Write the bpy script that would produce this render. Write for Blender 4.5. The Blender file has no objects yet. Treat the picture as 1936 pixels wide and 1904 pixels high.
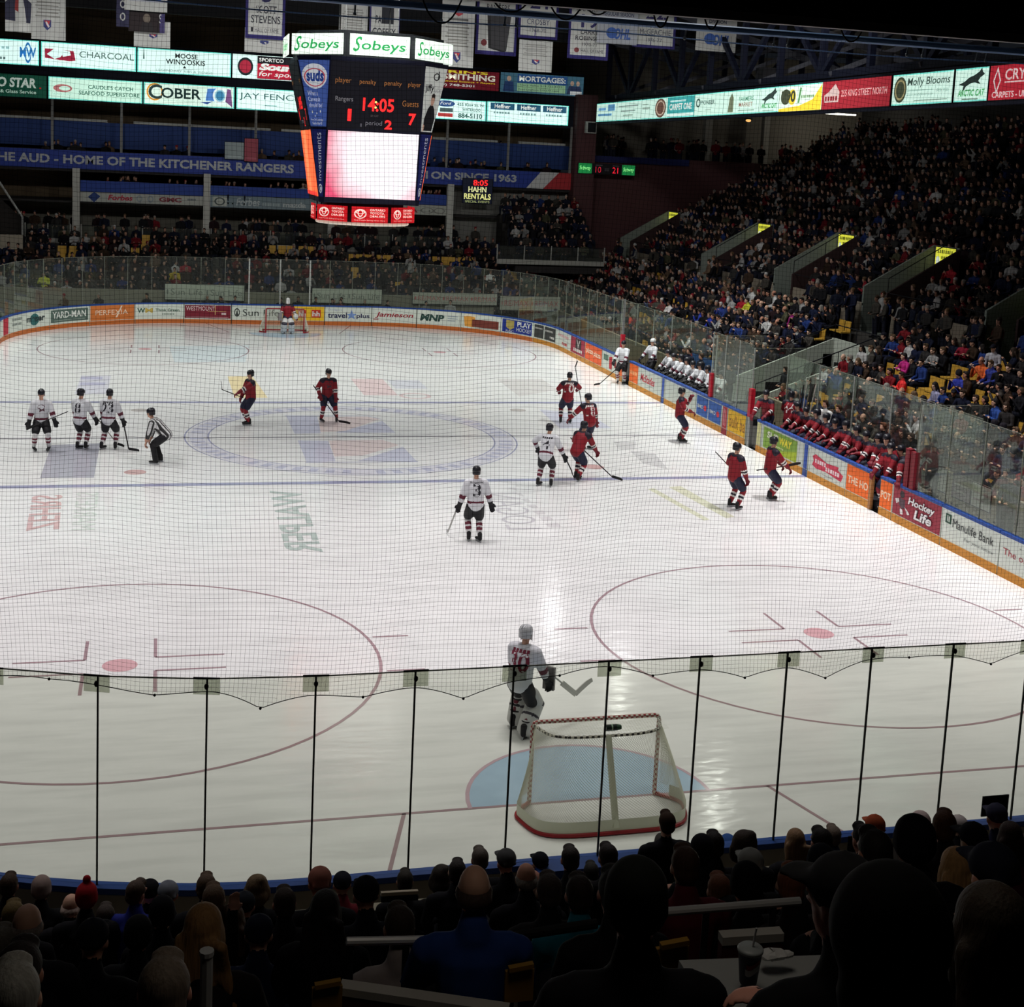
import bpy, bmesh, math, random
import numpy as np
from mathutils import Vector, Matrix
from mathutils.bvhtree import BVHTree
random.seed(7); rng = np.random.default_rng(7)
sc = bpy.context.scene
COL = sc.collection
PI = math.pi
def lin(c):
    return tuple(((x/255)/12.92 if x/255 <= .04045 else ((x/255+.055)/1.055)**2.4) for x in c)
# ------------------------------------------------------------------ camera
CX, CY, CZ, YAW, PITCH, ROLL, FPX, PX0, PY0 = -6.097, -42.6488, 9.0044, .2581, .1393, .0476, 2554.78, 968., 665.85
cy_, sy_, cp_, sp_ = math.cos(YAW), math.sin(YAW), math.cos(PITCH), math.sin(PITCH)
FWD = Vector((sy_*cp_, cy_*cp_, -sp_)); R0 = Vector((cy_, -sy_, 0)); U0 = R0.cross(FWD)
RGT = R0*math.cos(ROLL)+U0*math.sin(ROLL); UPV = -R0*math.sin(ROLL)+U0*math.cos(ROLL)
EYE = Vector((CX, CY, CZ))
cam = bpy.data.cameras.new('camera'); camo = bpy.data.objects.new('camera', cam); COL.objects.link(camo)
cam.sensor_width = 36; cam.lens = FPX/1936*36
cam.shift_x = 0; cam.shift_y = (PY0-952)/1936
cam.clip_start = .05; cam.clip_end = 300
camo.matrix_world = Matrix(((RGT.x, UPV.x, -FWD.x, EYE.x), (RGT.y, UPV.y, -FWD.y, EYE.y), (RGT.z, UPV.z, -FWD.z, EYE.z), (0, 0, 0, 1)))
sc.camera = camo
def ray(u, v): return FWD+RGT*((u-PX0)/FPX)-UPV*((v-PY0)/FPX)
def aty(u, v, y): d = ray(u, v); return EYE+d*((y-EYE.y)/d.y)
def atx(u, v, x): d = ray(u, v); return EYE+d*((x-EYE.x)/d.x)
def atz(u, v, z): d = ray(u, v); return EYE+d*((z-EYE.z)/d.z)
def proj(p):
    d = Vector(p)-EYE; z = d.dot(FWD)
    return (PX0+FPX*d.dot(RGT)/z, PY0-FPX*d.dot(UPV)/z, z)
# ------------------------------------------------------------------ light and exposure
w = bpy.data.worlds.new('arena_air'); sc.world = w; w.use_nodes = True
w.node_tree.nodes['Background'].inputs[0].default_value = (.5, .6, .75, 1)
w.node_tree.nodes['Background'].inputs[1].default_value = .012
sc.view_settings.view_transform = 'Standard'; sc.view_settings.look = 'None'
sc.view_settings.exposure = 0; sc.view_settings.gamma = 1; sc.view_settings.use_curve_mapping = False
sc.cycles.max_bounces = 7; sc.cycles.diffuse_bounces = 3; sc.cycles.glossy_bounces = 3
sc.cycles.transmission_bounces = 4; sc.cycles.transparent_max_bounces = 24
sc.cycles.caustics_reflective = False; sc.cycles.caustics_refractive = False
sc.cycles.sample_clamp_indirect = 4
def lamp(name, loc, size, power, col=(1, 1, 1), spread=125, size_y=None):
    l = bpy.data.lights.new(name, 'AREA'); l.energy = power; l.color = col
    l.shape = 'RECTANGLE'; l.size = size; l.size_y = size_y or size; l.spread = math.radians(spread)
    o = bpy.data.objects.new(name, l); o.location = loc; COL.objects.link(o); return o
LP = 635
for i, y in enumerate((-19.5, -10.5, -1.6, 8., 17.5)):
    tint = [(1, .93, .95), (1, .95, .96), (1, 1, .97), (.97, 1, .96), (.98, 1, .97)][i]
    lamp('rink_lamp', (12.4, y, 13.2), .9, LP*.9, tint, 104)
    lamp('rink_lamp', (-12.4, y+1.5, 13.6), 2.6, LP*.8, tint, 120)
    lamp('rink_lamp', (0, y, 14.2), 3.2, LP*.75, tint, 110)
for x in (-9., 0, 9.): lamp('rink_lamp', (x, -26.5, 12.6), 2.4, LP*.13, (1, .98, .95), 110)  # extra row added to brighten the near ice and the net pipe
for q in ((12.4, 17.5, 12.8), (12.8, -1.6, 12.8), (12.9, 9.0, 12.8)): lamp('glare_lamp', q, .5, 75, (1, 1, 1), 178)   # bare lamps over the side boards
lamp('near_crowd_fill', (-4.5, -38.4, 9.95), 1.2, 12, (1, .9, .78), 178)   # added dim fill for the near spectators, no lamp seen there
for x in (-10., 2., 14.):   # added fill for the banners and the far end, no such lamps seen
    o = lamp('house_fill', (x, 3.0, 16.6), 1.0, 620, (1, .98, .94), 150); o.rotation_euler = (math.radians(72), 0, 0)
o = lamp('house_fill', (8, 6., 15.5), 1.0, 60, (1, .97, .92), 150); o.rotation_euler = (math.radians(78), 0, math.radians(-80))  # added fill turned to the right side, unseen source
# ------------------------------------------------------------------ materials
MATS = {}
def M(name, rgb, rough=.6, spec=.3, emit=0, noise=.08, nscale=6., metal=0, alpha=None):
    """procedural material, rgb in sRGB 0-255"""
    if name in MATS: return MATS[name]
    m = bpy.data.materials.new(name); m.use_nodes = True; nt = m.node_tree
    b = nt.nodes['Principled BSDF']; c = lin(rgb)
    b.inputs['Roughness'].default_value = rough
    b.inputs['Specular IOR Level'].default_value = spec
    b.inputs['Metallic'].default_value = metal
    if noise:
        tc = nt.nodes.new('ShaderNodeTexCoord'); n = nt.nodes.new('ShaderNodeTexNoise'); n.inputs['Scale'].default_value = nscale
        n.inputs['Detail'].default_value = 3
        mx = nt.nodes.new('ShaderNodeMix'); mx.data_type = 'RGBA'
        mx.inputs[6].default_value = (*[x*(1-noise) for x in c], 1); mx.inputs[7].default_value = (*[min(1, x*(1+noise)) for x in c], 1)
        nt.links.new(tc.outputs['Object'], n.inputs['Vector']); nt.links.new(n.outputs['Fac'], mx.inputs[0])
        nt.links.new(mx.outputs[2], b.inputs['Base Color'])
        if emit: nt.links.new(mx.outputs[2], b.inputs['Emission Color'])
    else:
        b.inputs['Base Color'].default_value = (*c, 1); b.inputs['Emission Color'].default_value = (*c, 1)
    b.inputs['Emission Strength'].default_value = emit
    MATS[name] = m; return m
def C(rgb, emit=0, rough=.6):
    """plain paint of a colour, named after it"""
    return M('paint_%d_%d_%d_%g' % (*rgb, emit), rgb, rough, .3, emit, noise=.04)
def glass_mat(name, tint, gloss=.05, haze=0.0, rough=.03):
    m = bpy.data.materials.new(name); m.use_nodes = True; nt = m.node_tree; nt.nodes.clear()
    o = nt.nodes.new('ShaderNodeOutputMaterial'); t = nt.nodes.new('ShaderNodeBsdfTransparent'); g = nt.nodes.new('ShaderNodeBsdfGlossy')
    g.inputs['Roughness'].default_value = rough; g.inputs['Color'].default_value = (.9, .95, .92, 1)
    t.inputs[0].default_value = (*tint, 1)
    mx = nt.nodes.new('ShaderNodeMixShader'); fr = nt.nodes.new('ShaderNodeLayerWeight'); fr.inputs[0].default_value = .25
    mu = nt.nodes.new('ShaderNodeMath'); mu.operation = 'MULTIPLY'; mu.inputs[1].default_value = gloss*4
    nt.links.new(fr.outputs['Fresnel'], mu.inputs[0]); nt.links.new(mu.outputs[0], mx.inputs[0])
    nt.links.new(t.outputs[0], mx.inputs[1]); nt.links.new(g.outputs[0], mx.inputs[2])
    last = mx
    if haze:   # smears and puck marks on the acrylic
        d = nt.nodes.new('ShaderNodeBsdfDiffuse'); d.inputs[0].default_value = (.62, .66, .62, 1)
        m2 = nt.nodes.new('ShaderNodeMixShader'); n = nt.nodes.new('ShaderNodeTexNoise'); n.inputs['Scale'].default_value = 1.6; n.inputs['Detail'].default_value = 5
        tc = nt.nodes.new('ShaderNodeTexCoord'); nt.links.new(tc.outputs['Object'], n.inputs['Vector'])
        m3 = nt.nodes.new('ShaderNodeMath'); m3.operation = 'MULTIPLY'; m3.inputs[1].default_value = haze*2
        nt.links.new(n.outputs['Fac'], m3.inputs[0]); nt.links.new(m3.outputs[0], m2.inputs[0])
        nt.links.new(mx.outputs[0], m2.inputs[1]); nt.links.new(d.outputs[0], m2.inputs[2]); last = m2
    nt.links.new(last.outputs[0], o.inputs[0]); MATS[name] = m; return m
BLACK = M('black_rubber', (14, 14, 15), .7, .2); STEEL = M('brushed_steel', (150, 152, 150), .35, .5, metal=.6)
DARK = M('dark_paint', (24, 25, 30), .7, .2); WHITE = C((222, 224, 220)); RED = C((170, 30, 40)); BLUE = C((36, 66, 160)); NAVY = C((22, 28, 70))
# ------------------------------------------------------------------ mesh helpers
class MB:
    def __init__(s): s.v = []; s.f = []; s.m = []
    def face(s, pts, m=0):
        i = len(s.v); s.v += [tuple(p) for p in pts]; s.f.append(list(range(i, i+len(pts)))); s.m.append(m); return s
    def grid(s, rows, m=0, close_u=False, cap=False):
        """rows: list of rings of points"""
        i = len(s.v); n = len(rows[0])
        for r in rows: s.v += [tuple(p) for p in r]
        for a in range(len(rows)-1):
            for b in range(n if close_u else n-1):
                b2 = (b+1) % n
                s.f.append([i+a*n+b, i+a*n+b2, i+(a+1)*n+b2, i+(a+1)*n+b]); s.m.append(m)
        if cap:
            s.f.append([i+k for k in range(n)][::-1]); s.m.append(m)
            j = i+(len(rows)-1)*n; s.f.append([j+k for k in range(n)]); s.m.append(m)
        return s
    def hexa(s, p, m=0):
        i = len(s.v); s.v += [tuple(q) for q in p]
        for f in ((0, 3, 2, 1), (4, 5, 6, 7), (0, 1, 5, 4), (1, 2, 6, 5), (2, 3, 7, 6), (3, 0, 4, 7)): s.f.append([i+k for k in f]); s.m.append(m)
        return s
    def box(s, x0, x1, y0, y1, z0, z1, m=0):
        return s.hexa([(x0, y0, z0), (x1, y0, z0), (x1, y1, z0), (x0, y1, z0), (x0, y0, z1), (x1, y0, z1), (x1, y1, z1), (x0, y1, z1)], m)
    def bar(s, a, b, wx, wy, m=0, up=(0, 0, 1)):
        a, b = Vector(a), Vector(b); d = (b-a).normalized(); up = Vector(up)
        if abs(d.dot(up)) > .98: up = Vector((0, 1, 0))
        x = d.cross(up).normalized()*wx/2; y = x.cross(d).normalized()*wy/2
        return s.hexa([a-x-y, a+x-y, a+x+y, a-x+y, b-x-y, b+x-y, b+x+y, b-x+y], m)
    def tube(s, pts, r, n=8, m=0, cap=True):
        pts = [Vector(p) for p in pts]; rows = []; px = None
        for k, p in enumerate(pts):
            d = (pts[min(k+1, len(pts)-1)]-pts[max(k-1, 0)]).normalized()
            if px is None:
                px = d.cross(Vector((0, 0, 1)))
                if px.length < .05: px = d.cross(Vector((0, 1, 0)))
            px = (px-d*px.dot(d)).normalized(); py = d.cross(px)
            rr = r[k] if isinstance(r, (list, tuple)) else r
            rows.append([p+px*math.cos(2*PI*i/n)*rr+py*math.sin(2*PI*i/n)*rr for i in range(n)])
        return s.grid(rows, m, True, cap)
    def lathe(s, c, prof, n=20, m=0):
        c = Vector(c)
        return s.grid([[c+Vector((r*math.cos(2*PI*i/n), r*math.sin(2*PI*i/n), z)) for i in range(n)] for r, z in prof], m, True, True)
    def ball(s, c, rx, ry, rz, n=14, k=8, m=0, z0=-1, z1=1):
        c = Vector(c); a0, a1 = math.asin(z0), math.asin(z1)
        return s.grid([[c+Vector((rx*max(math.cos(t), .01)*math.cos(2*PI*i/n), ry*max(math.cos(t), .01)*math.sin(2*PI*i/n), rz*math.sin(t))) for i in range(n)]
                       for t in [a0+(a1-a0)*j/k for j in range(k+1)]], m, True, True)
    def mesh(s, name, mats, smooth=False):
        me = bpy.data.meshes.new(name); me.from_pydata(s.v, [], s.f)
        for m in (mats if isinstance(mats, (list, tuple)) else [mats]): me.materials.append(m)
        me.polygons.foreach_set('material_index', s.m)
        if smooth: me.polygons.foreach_set('use_smooth', [True]*len(s.f))
        me.update(); return me
    def build(s, name, mats, parent=None, smooth=False):
        return link(name, s.mesh(name, mats, smooth), parent)
def link(name, me, parent=None):
    o = bpy.data.objects.new(name, me); COL.objects.link(o)
    if parent: o.parent = parent
    return o
def tag(o, label, cat, group=None):
    o['label'] = label; o['category'] = cat
    if group: o['group'] = group
    return o
def thing(name, label, cat, loc=(0, 0, 0), rz=0, group=None):
    o = bpy.data.objects.new(name, None); COL.objects.link(o); o.location = loc; o.rotation_euler = (0, 0, rz); o.empty_display_size = .2
    return tag(o, label, cat, group)
def struct(o, label=None):
    o['kind'] = 'structure'
    if label: o['label'] = label
    return o
def stuff(o, label=None):
    o['kind'] = 'stuff'
    if label: o['label'] = label
    return o
TXT = {}
def text_pts(s, bold=0.0, shear=0.0):
    k = (s, bold, shear)
    if k in TXT: return TXT[k]
    cu = bpy.data.curves.new('t', 'FONT'); cu.body = s; cu.size = 1; cu.resolution_u = 3; cu.offset = bold; cu.shear = shear
    o = bpy.data.objects.new('t', cu); COL.objects.link(o)
    dg = bpy.context.evaluated_depsgraph_get(); me = bpy.data.meshes.new_from_object(o.evaluated_get(dg))
    vs = np.array([v.co[:2] for v in me.vertices]).reshape(-1, 2); fs = [list(p.vertices) for p in me.polygons]
    bpy.data.objects.remove(o); bpy.data.curves.remove(cu); bpy.data.meshes.remove(me)
    if len(vs):
        lo, hi = vs.min(0), vs.max(0); vs = (vs-lo)/np.maximum(hi-lo, 1e-6)
    TXT[k] = (vs, fs); return TXT[k]
def ell(cu, cv, ru, rv, n=28, a0=0, a1=2*PI):
    return [(cu+ru*math.cos(a0+(a1-a0)*i/n), cv+rv*math.sin(a0+(a1-a0)*i/n)) for i in range(n+(0 if a1-a0 >= 2*PI-.01 else 1))]
def marks(parent, items, fmap, emit=0, base=.004, step=.002):
    """items in 0..1 sign coordinates -> child meshes 'lettering' and 'emblem' laid on the sign by fmap(u,v,off)"""
    Sh = MB(); sm = []
    off = base
    for it in items:
        off += step
        if it[0] == 't':
            _, s, u0, u1, v0, v1, col = it[:7]; o = it[7] if len(it) > 7 else {}
            vs, fs = text_pts(s, o.get('b', 0), o.get('sh', 0))
            if not len(vs): continue
            rot = o.get('rot')
            L = MB()
            for a, b in vs:
                if rot: a, b = (1-b, a) if rot > 0 else (b, 1-a)
                L.v.append(tuple(fmap(u0+(u1-u0)*a, v0+(v1-v0)*b, off)))
            L.f = fs; L.m = [0]*len(fs); L.build('lettering', C(col, o.get('e', emit)), parent)
        else:
            if it[0] == 'r':
                _, a, b, c, d, col = it[:6]; n = max(1, int(abs(c-a)*8)) ; polys = [[(a+(c-a)*k/n, b), (a+(c-a)*(k+1)/n, b), (a+(c-a)*(k+1)/n, d), (a+(c-a)*k/n, d)] for k in range(n)]
                o = it[6] if len(it) > 6 else {}
            elif it[0] == 'b':   # print too small to read
                _, a, c, b, d, col, n = it[:7]; o = {}; w_ = (c-a)/n; polys = [[(a+w_*k, b), (a+w_*(k+.62+.2*((k*7) % 3)/2), b), (a+w_*(k+.62+.2*((k*7) % 3)/2), d), (a+w_*k, d)] for k in range(n)]
            elif it[0] == 'p': _, p, col = it[:3]; polys = [p]; o = it[3] if len(it) > 3 else {}
            elif it[0] == 'e': _, a, b, c, d, col = it[:6]; polys = [ell(a, b, c, d)]; o = it[6] if len(it) > 6 else {}
            elif it[0] == 'o':   # ring
                _, a, b, c, d, th, col = it[:7]; o = it[7] if len(it) > 7 else {}
                e1, e2 = ell(a, b, c, d, 32), ell(a, b, c*(1-th), d*(1-th), 32)
                polys = [[e1[k], e1[(k+1) % 32], e2[(k+1) % 32], e2[k]] for k in range(32)]
            m = C(col, o.get('e', emit))
            if m not in sm: sm.append(m)
            for p in polys: Sh.face([fmap(a, b, off) for a, b in p], sm.index(m))
    if Sh.f: Sh.build('emblem', sm, parent)
def planar(o, ux, uz, n, w, h):
    o, ux, uz, n = Vector(o), Vector(ux).normalized(), Vector(uz).normalized(), Vector(n).normalized()
    return lambda u, v, d: o+ux*(u*w)+uz*(v*h)+n*d
def sign(name, label, cat, o, ux, uz, w, h, bg, items, emit=0, depth=.12, group=None, frame=None):
    """flat sign: cabinet, face, lettering and emblem; o = lower left corner of the face"""
    ux, uz = Vector(ux).normalized(), Vector(uz).normalized(); n = ux.cross(uz).normalized(); o = Vector(o)
    root = thing(name, label, cat, o, 0, group)
    f = planar((0, 0, 0), ux, uz, n, w, h); e = .03
    def bx(u0, u1, v0, v1, d0, d1, mat, nm):
        MB().hexa([f(u0, v0, d0), f(u1, v0, d0), f(u1, v0, d1), f(u0, v0, d1), f(u0, v1, d0), f(u1, v1, d0), f(u1, v1, d1), f(u0, v1, d1)]).build(nm, mat, root)
    bx(-e/w, 1+e/w, -e/h, 1+e/h, -depth, -.012, frame or DARK, 'cabinet')
    bx(0, 1, 0, 1, -.0119, 0, C(bg, emit), 'face')
    marks(root, items, f, emit)
    return root
# ================================================================== THE RINK
W, L, RC = 12.92, 28.62, 8.5
GL, YB = 25.27, 6.11
SEG = [('l', L-RC), ('c', PI*RC/2), ('f', 2*(W-RC)), ('d', PI*RC/2), ('r', 2*(L-RC)), ('e', PI*RC/2), ('n', 2*(W-RC)), ('g', PI*RC/2), ('k', L-RC)]
PERIM = sum(l for _, l in SEG)
def path(s, out=0.0):
    """point on the inner board face at clockwise length s, moved outwards by out; returns x, y"""
    a = L-RC; b = W-RC; s = s % PERIM
    for n, l in SEG:
        if s <= l or n == 'k':
            t = s/RC
            if n == 'l': p, q = (-W, s), (-1, 0)
            elif n == 'c': q = (-math.cos(t), math.sin(t)); p = (-b+RC*q[0], a+RC*q[1])
            elif n == 'f': p, q = (-b+s, L), (0, 1)
            elif n == 'd': q = (math.sin(t), math.cos(t)); p = (b+RC*q[0], a+RC*q[1])
            elif n == 'r': p, q = (W, a-s), (1, 0)
            elif n == 'e': q = (math.cos(t), -math.sin(t)); p = (b+RC*q[0], -a+RC*q[1])
            elif n == 'n': p, q = (b-s, -L), (0, -1)
            elif n == 'g': q = (-math.sin(t), -math.cos(t)); p = (-b+RC*q[0], -a+RC*q[1])
            else: p, q = (-W, -a+s), (-1, 0)
            return p[0]+q[0]*out, p[1]+q[1]*out
        s -= l
def s_right(y): return SEG[0][1]+SEG[1][1]+SEG[2][1]+SEG[3][1]+(L-RC)-y
# ---- ice sheet
def ice_material():
    m = bpy.data.materials.new('ice_sheet'); m.use_nodes = True; nt = m.node_tree; b = nt.nodes['Principled BSDF']
    tc = nt.nodes.new('ShaderNodeTexCoord')
    def noise(sc_, sy, det=4, rot=0):
        mp = nt.nodes.new('ShaderNodeMapping'); mp.inputs['Scale'].default_value = (sc_, sy, 1); mp.inputs['Rotation'].default_value = (0, 0, rot)
        n = nt.nodes.new('ShaderNodeTexNoise'); n.inputs['Scale'].default_value = 1; n.inputs['Detail'].default_value = det
        nt.links.new(tc.outputs['Object'], mp.inputs[0]); nt.links.new(mp.outputs[0], n.inputs['Vector']); return n.outputs['Fac']
    big = noise(.12, .2, 3); scr = noise(1.1, 9, 6, .1); scr2 = noise(8, 1.4, 6, .5)
    mx = nt.nodes.new('ShaderNodeMix'); mx.data_type = 'RGBA'
    mx.inputs[6].default_value = (.70, .715, .70, 1); mx.inputs[7].default_value = (.82, .82, .815, 1)
    nt.links.new(big, mx.inputs[0])
    m2 = nt.nodes.new('ShaderNodeMix'); m2.data_type = 'RGBA'; m2.blend_type = 'MULTIPLY'; m2.inputs[0].default_value = 1
    sk = nt.nodes.new('ShaderNodeMapRange'); sk.inputs[1].default_value = .36; sk.inputs[2].default_value = .56; sk.inputs[3].default_value = .9; sk.inputs[4].default_value = 1   # scuffed streaks of skate marks
    nt.links.new(noise(.5, 3.2, 5, .06), sk.inputs[0]); nt.links.new(mx.outputs[2], m2.inputs[6]); nt.links.new(sk.outputs[0], m2.inputs[7]); nt.links.new(m2.outputs[2], b.inputs['Base Color'])
    ad = nt.nodes.new('ShaderNodeMath'); nt.links.new(scr, ad.inputs[0]); nt.links.new(scr2, ad.inputs[1])
    mr = nt.nodes.new('ShaderNodeMapRange'); mr.inputs[1].default_value = .7; mr.inputs[2].default_value = 1.3; mr.inputs[3].default_value = .1; mr.inputs[4].default_value = .17
    nt.links.new(ad.outputs[0], mr.inputs[0]); nt.links.new(mr.outputs[0], b.inputs['Roughness'])
    bp = nt.nodes.new('ShaderNodeBump'); bp.inputs['Strength'].default_value = .3; bp.inputs['Distance'].default_value = .02
    nt.links.new(noise(2.2, 5.5, 1.5, .4), bp.inputs['Height']); nt.links.new(bp.outputs[0], b.inputs['Normal'])
    b.inputs['Specular IOR Level'].default_value = .45
    return m
ICE = ice_material()
rim = [path(s) for s in np.linspace(0, PERIM, 240, endpoint=False)]
ice = struct(MB().face([(x, y, 0) for x, y in rim]).build('floor', ICE), 'white hockey ice sheet with painted lines and faded logos')
def ice_paint(name, polys, col, z=.003):
    m = M('ice_paint_%d_%d_%d' % col, col, .14, .45, noise=.1, nscale=3)
    b = MB()
    for p in polys: b.face([(x, y, z) for x, y in p])
    return b.build(name, m, ice)
def band(x0, x1, y0, y1): return [(x0, y0), (x1, y0), (x1, y1), (x0, y1)]
def ring(cx, cy, r, th, n=72, a0=0, a1=2*PI):
    P = lambda rr, k: (cx+rr*math.cos(a0+(a1-a0)*k/n), cy+rr*math.sin(a0+(a1-a0)*k/n))
    return [[P(r, k), P(r, k+1), P(r-th, k+1), P(r-th, k)] for k in range(n)]
def disc(cx, cy, r, n=36): return [(cx+r*math.cos(2*PI*k/n), cy+r*math.sin(2*PI*k/n)) for k in range(n)]
xg = lambda y: W-RC+math.sqrt(RC**2-(abs(y)-(L-RC))**2) if abs(y) > L-RC else W
RL, BLN = (160, 136, 141), (150, 152, 178)
for sgn in (-1, 1):
    y = sgn*GL; ice_paint('goal_line', [band(-xg(y), xg(y), y-.03, y+.03)], RL)
    for sx in (-1, 1):
        ye = sgn*L; x0, x1 = sx*2.74, sx*3.75
        ice_paint('trapezoid_line', [[(x0-.03, y), (x0+.03, y), (x1+.03, ye), (x1-.03, ye)]], RL)
        cx, cyy = sx*6.7, sgn*(GL-6.1)
        ice_paint('faceoff_circle', ring(cx, cyy, 4.57, .06), RL)
        ice_paint('faceoff_dot', [disc(cx, cyy, .3)], (206, 164, 168))
        tl = []
        for ax in (-1, 1):
            for ay in (-1, 1):
                ex, ey = cx+ax*.6, cyy+ay*.32
                tl += [band(min(ex, ex+ax*1.2), max(ex, ex+ax*1.2), ey-.03, ey+.03), band(ex-.03, ex+.03, min(ey, ey+ay*.95), max(ey, ey+ay*.95))]
            for dy in (-.86, .86):
                tl.append(band(min(cx+ax*4.57, cx+ax*5.25), max(cx+ax*4.57, cx+ax*5.25), cyy+dy-.03, cyy+dy+.03))
        ice_paint('faceoff_marks', tl, RL)
    # goal crease, light blue half disc with a red rim
    cr = [(-1.83, y)]+[(1.83*-math.cos(PI*k/24), y-sgn*(1.83*math.sin(PI*k/24))) for k in range(25)]
    ice_paint('goal_crease', [cr], (166, 190, 210), .002)
    ice_paint('crease_rim', [[(1.83*-math.cos(PI*k/24), y-sgn*1.83*math.sin(PI*k/24)), (1.83*-math.cos(PI*(k+1)/24), y-sgn*1.83*math.sin(PI*(k+1)/24)),
               (1.77*-math.cos(PI*(k+1)/24), y-sgn*1.77*math.sin(PI*(k+1)/24)), (1.77*-math.cos(PI*k/24), y-sgn*1.77*math.sin(PI*k/24))] for k in range(24)], (190, 165, 175), .004)
    ice_paint('blue_line', [band(-W, W, sgn*YB-.15, sgn*YB+.15)], BLN)
    for sx in (-1, 1): ice_paint('neutral_dot', [disc(sx*6.7, sgn*(YB-1.52), .3)], (200, 166, 164) if sgn < 0 else (188, 184, 180))
ice_paint('center_line', [band(-W, W, -.07, .07)], (140, 138, 142))
ice_paint('center_ring_band', ring(0, 0, 5.22, .62), (212, 212, 220), .002)
ice_paint('center_ring', ring(0, 0, 5.32, .05)+ring(0, 0, 4.6, .05), (160, 162, 186))
rb = []
for k in range(64):
    if k % 8 == 7: continue
    a = 2*PI*k/64; b_ = a+.05; rb.append([(4.72*math.cos(a), 4.72*math.sin(a)), (5.14*math.cos(a), 5.14*math.sin(a)), (5.14*math.cos(b_), 5.14*math.sin(b_)), (4.72*math.cos(b_), 4.72*math.sin(b_))])
ice_paint('center_ring_blocks', rb, (186, 188, 206), .004)
# centre crest, seen twice across the centre line, faded under the ice
ice_paint('crest_blue', [[(-1.83, 3.55), (-.78, 3.46), (-.97, .6), (-1.83, .55)], [(1.36, 2.6), (1.48, .62), (-.52, .66)],
    [(-1.83, -.5), (-.88, -.6), (-1.0, -3.5), (-1.86, -3.58)], [(1.36, -1.55), (1.42, -3.6), (-.35, -3.48)]], (196, 198, 214), .0025)
ice_paint('crest_red', [[(-.76, 3.3), (.92, 3.4), (1.34, 2.95), (-.13, .95), (-.96, .75)], [(-.85, -.56), (.88, -.52), (1.29, -1.3), (-.09, -2.75), (-.95, -2.85)]], (220, 206, 204), .0028)
ice_paint('crest_outline', [[(-1.88, 3.6), (1.0, 3.55), (1.0, 3.48), (-1.88, 3.52)], [(1.0, 3.55), (1.42, 2.9), (1.36, 2.9), (.96, 3.5)], [(-1.9, -3.66), (1.45, -3.68), (1.45, -3.6), (-1.9, -3.58)]], (176, 178, 200), .003)
# advert patches in the ice
ice_paint('ice_patch_grey', [[(-9.18, -.95), (-7.79, -.75), (-7.77, -5.2), (-9.16, -5.15)]], (172, 172, 182))
ice_paint('ice_patch_violet', [band(-9.02, -7.9, 7.75, 11.8)], (210, 210, 220))
ice_paint('ice_patch_violet_stripe', [band(-9.0, -8.2, 10.9, 11.5), band(-8.95, -8.05, 9.6, 10.2)], (184, 184, 206), .005)
ice_paint('ice_patch_yellow', [[(-3.43, 11.8), (-2.45, 11.9), (-2.2, 7.05), (-3.4, 7.03)]], (230, 214, 172))
ice_paint('ice_patch_pink', [band(1.45, 2.75, 7.6, 11.4)], (222, 202, 202))
ice_paint('ice_patch_slate', [band(2.9, 4.2, 9.1, 11.1)], (208, 210, 218)); ice_paint('ice_patch_ring', ring(3.4, 7.5, .62, .16, 30), (214, 194, 194))
ice_paint('ice_patch_pale_blue', [[(-5.65, 20.07), (-2.03, 20.8), (-2.5, 15.6), (-5.46, 15.4)]], (212, 222, 226), .0015)
def ice_text(name, s, p00, p10, p01, col, o={}):
    """lettering in the ice: p00 start of baseline, p10 end of baseline, p01 top of the first letter"""
    vs, fs = text_pts(s, o.get('b', .02), o.get('sh', 0)); b = MB()
    p00, p10, p01 = [Vector((*p, .005)) for p in (p00, p10, p01)]
    b.v = [tuple(p00+(p10-p00)*a+(p01-p00)*c) for a, c in vs]; b.f = fs; b.m = [0]*len(fs)
    b.build(name, M('ice_paint_%d_%d_%d' % col, col, .14, .45, noise=.1, nscale=3), ice)
ice_text('ice_lettering', 'ZEHRS', (-9.05, -10.4), (-9.2, -6.95), (-8.3, -10.5), (204, 172, 170), {'sh': .2})
ice_text('ice_lettering', 'MARKETS', (-8.05, -10.4), (-8.12, -6.8), (-7.5, -10.4), (204, 212, 204), {'b': 0})
ice_text('ice_lettering', 'WALPER', (-2.36, -6.9), (-2.42, -12.7), (-3.2, -6.95), (172, 186, 180))
ice_text('ice_lettering', 'LOGAN', (2.3, -11.2), (2.6, -7.6), (3.2, -11.2), (196, 194, 198), {'b': -.01})
ice_paint('ice_patch_print', [[(3.4+.03*k, -11.1+.62*k), (3.75-.03*k, -11.05+.62*k), (3.75-.03*k, -10.7+.62*k), (3.4, -10.75+.62*k)] for k in range(7)], (204, 202, 203))
ice_paint('ice_patch_green_streaks', [[(7.39, -7.4), (7.6, -7.3), (7.9, -10.7), (7.7, -10.8)], [(8.1, -7.2), (8.5, -7.1), (8.7, -10.5), (8.4, -10.6)]], (206, 208, 184))
ice_paint('ice_patch_grey_streaks', [[(8.53, -1.0), (9.3, -1.03), (8.85, -2.2), (8.3, -2.1)], [(8.6, -2.4), (9.3, -2.8), (8.9, -5.1), (8.4, -4.2)]], (200, 200, 200))
ice_paint('ice_patch_blue_corner', [[(7.56, 4.77), (9.2, 3.65), (9.2, 1.2), (7.33, 1.23)]], (206, 208, 222), .0015)
ice_paint('ice_patch_faint', [[(7.6, 11.6), (9.6, 11.7), (9.5, 9.0), (7.5, 7.4)]], (208, 206, 204), .0015)
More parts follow.
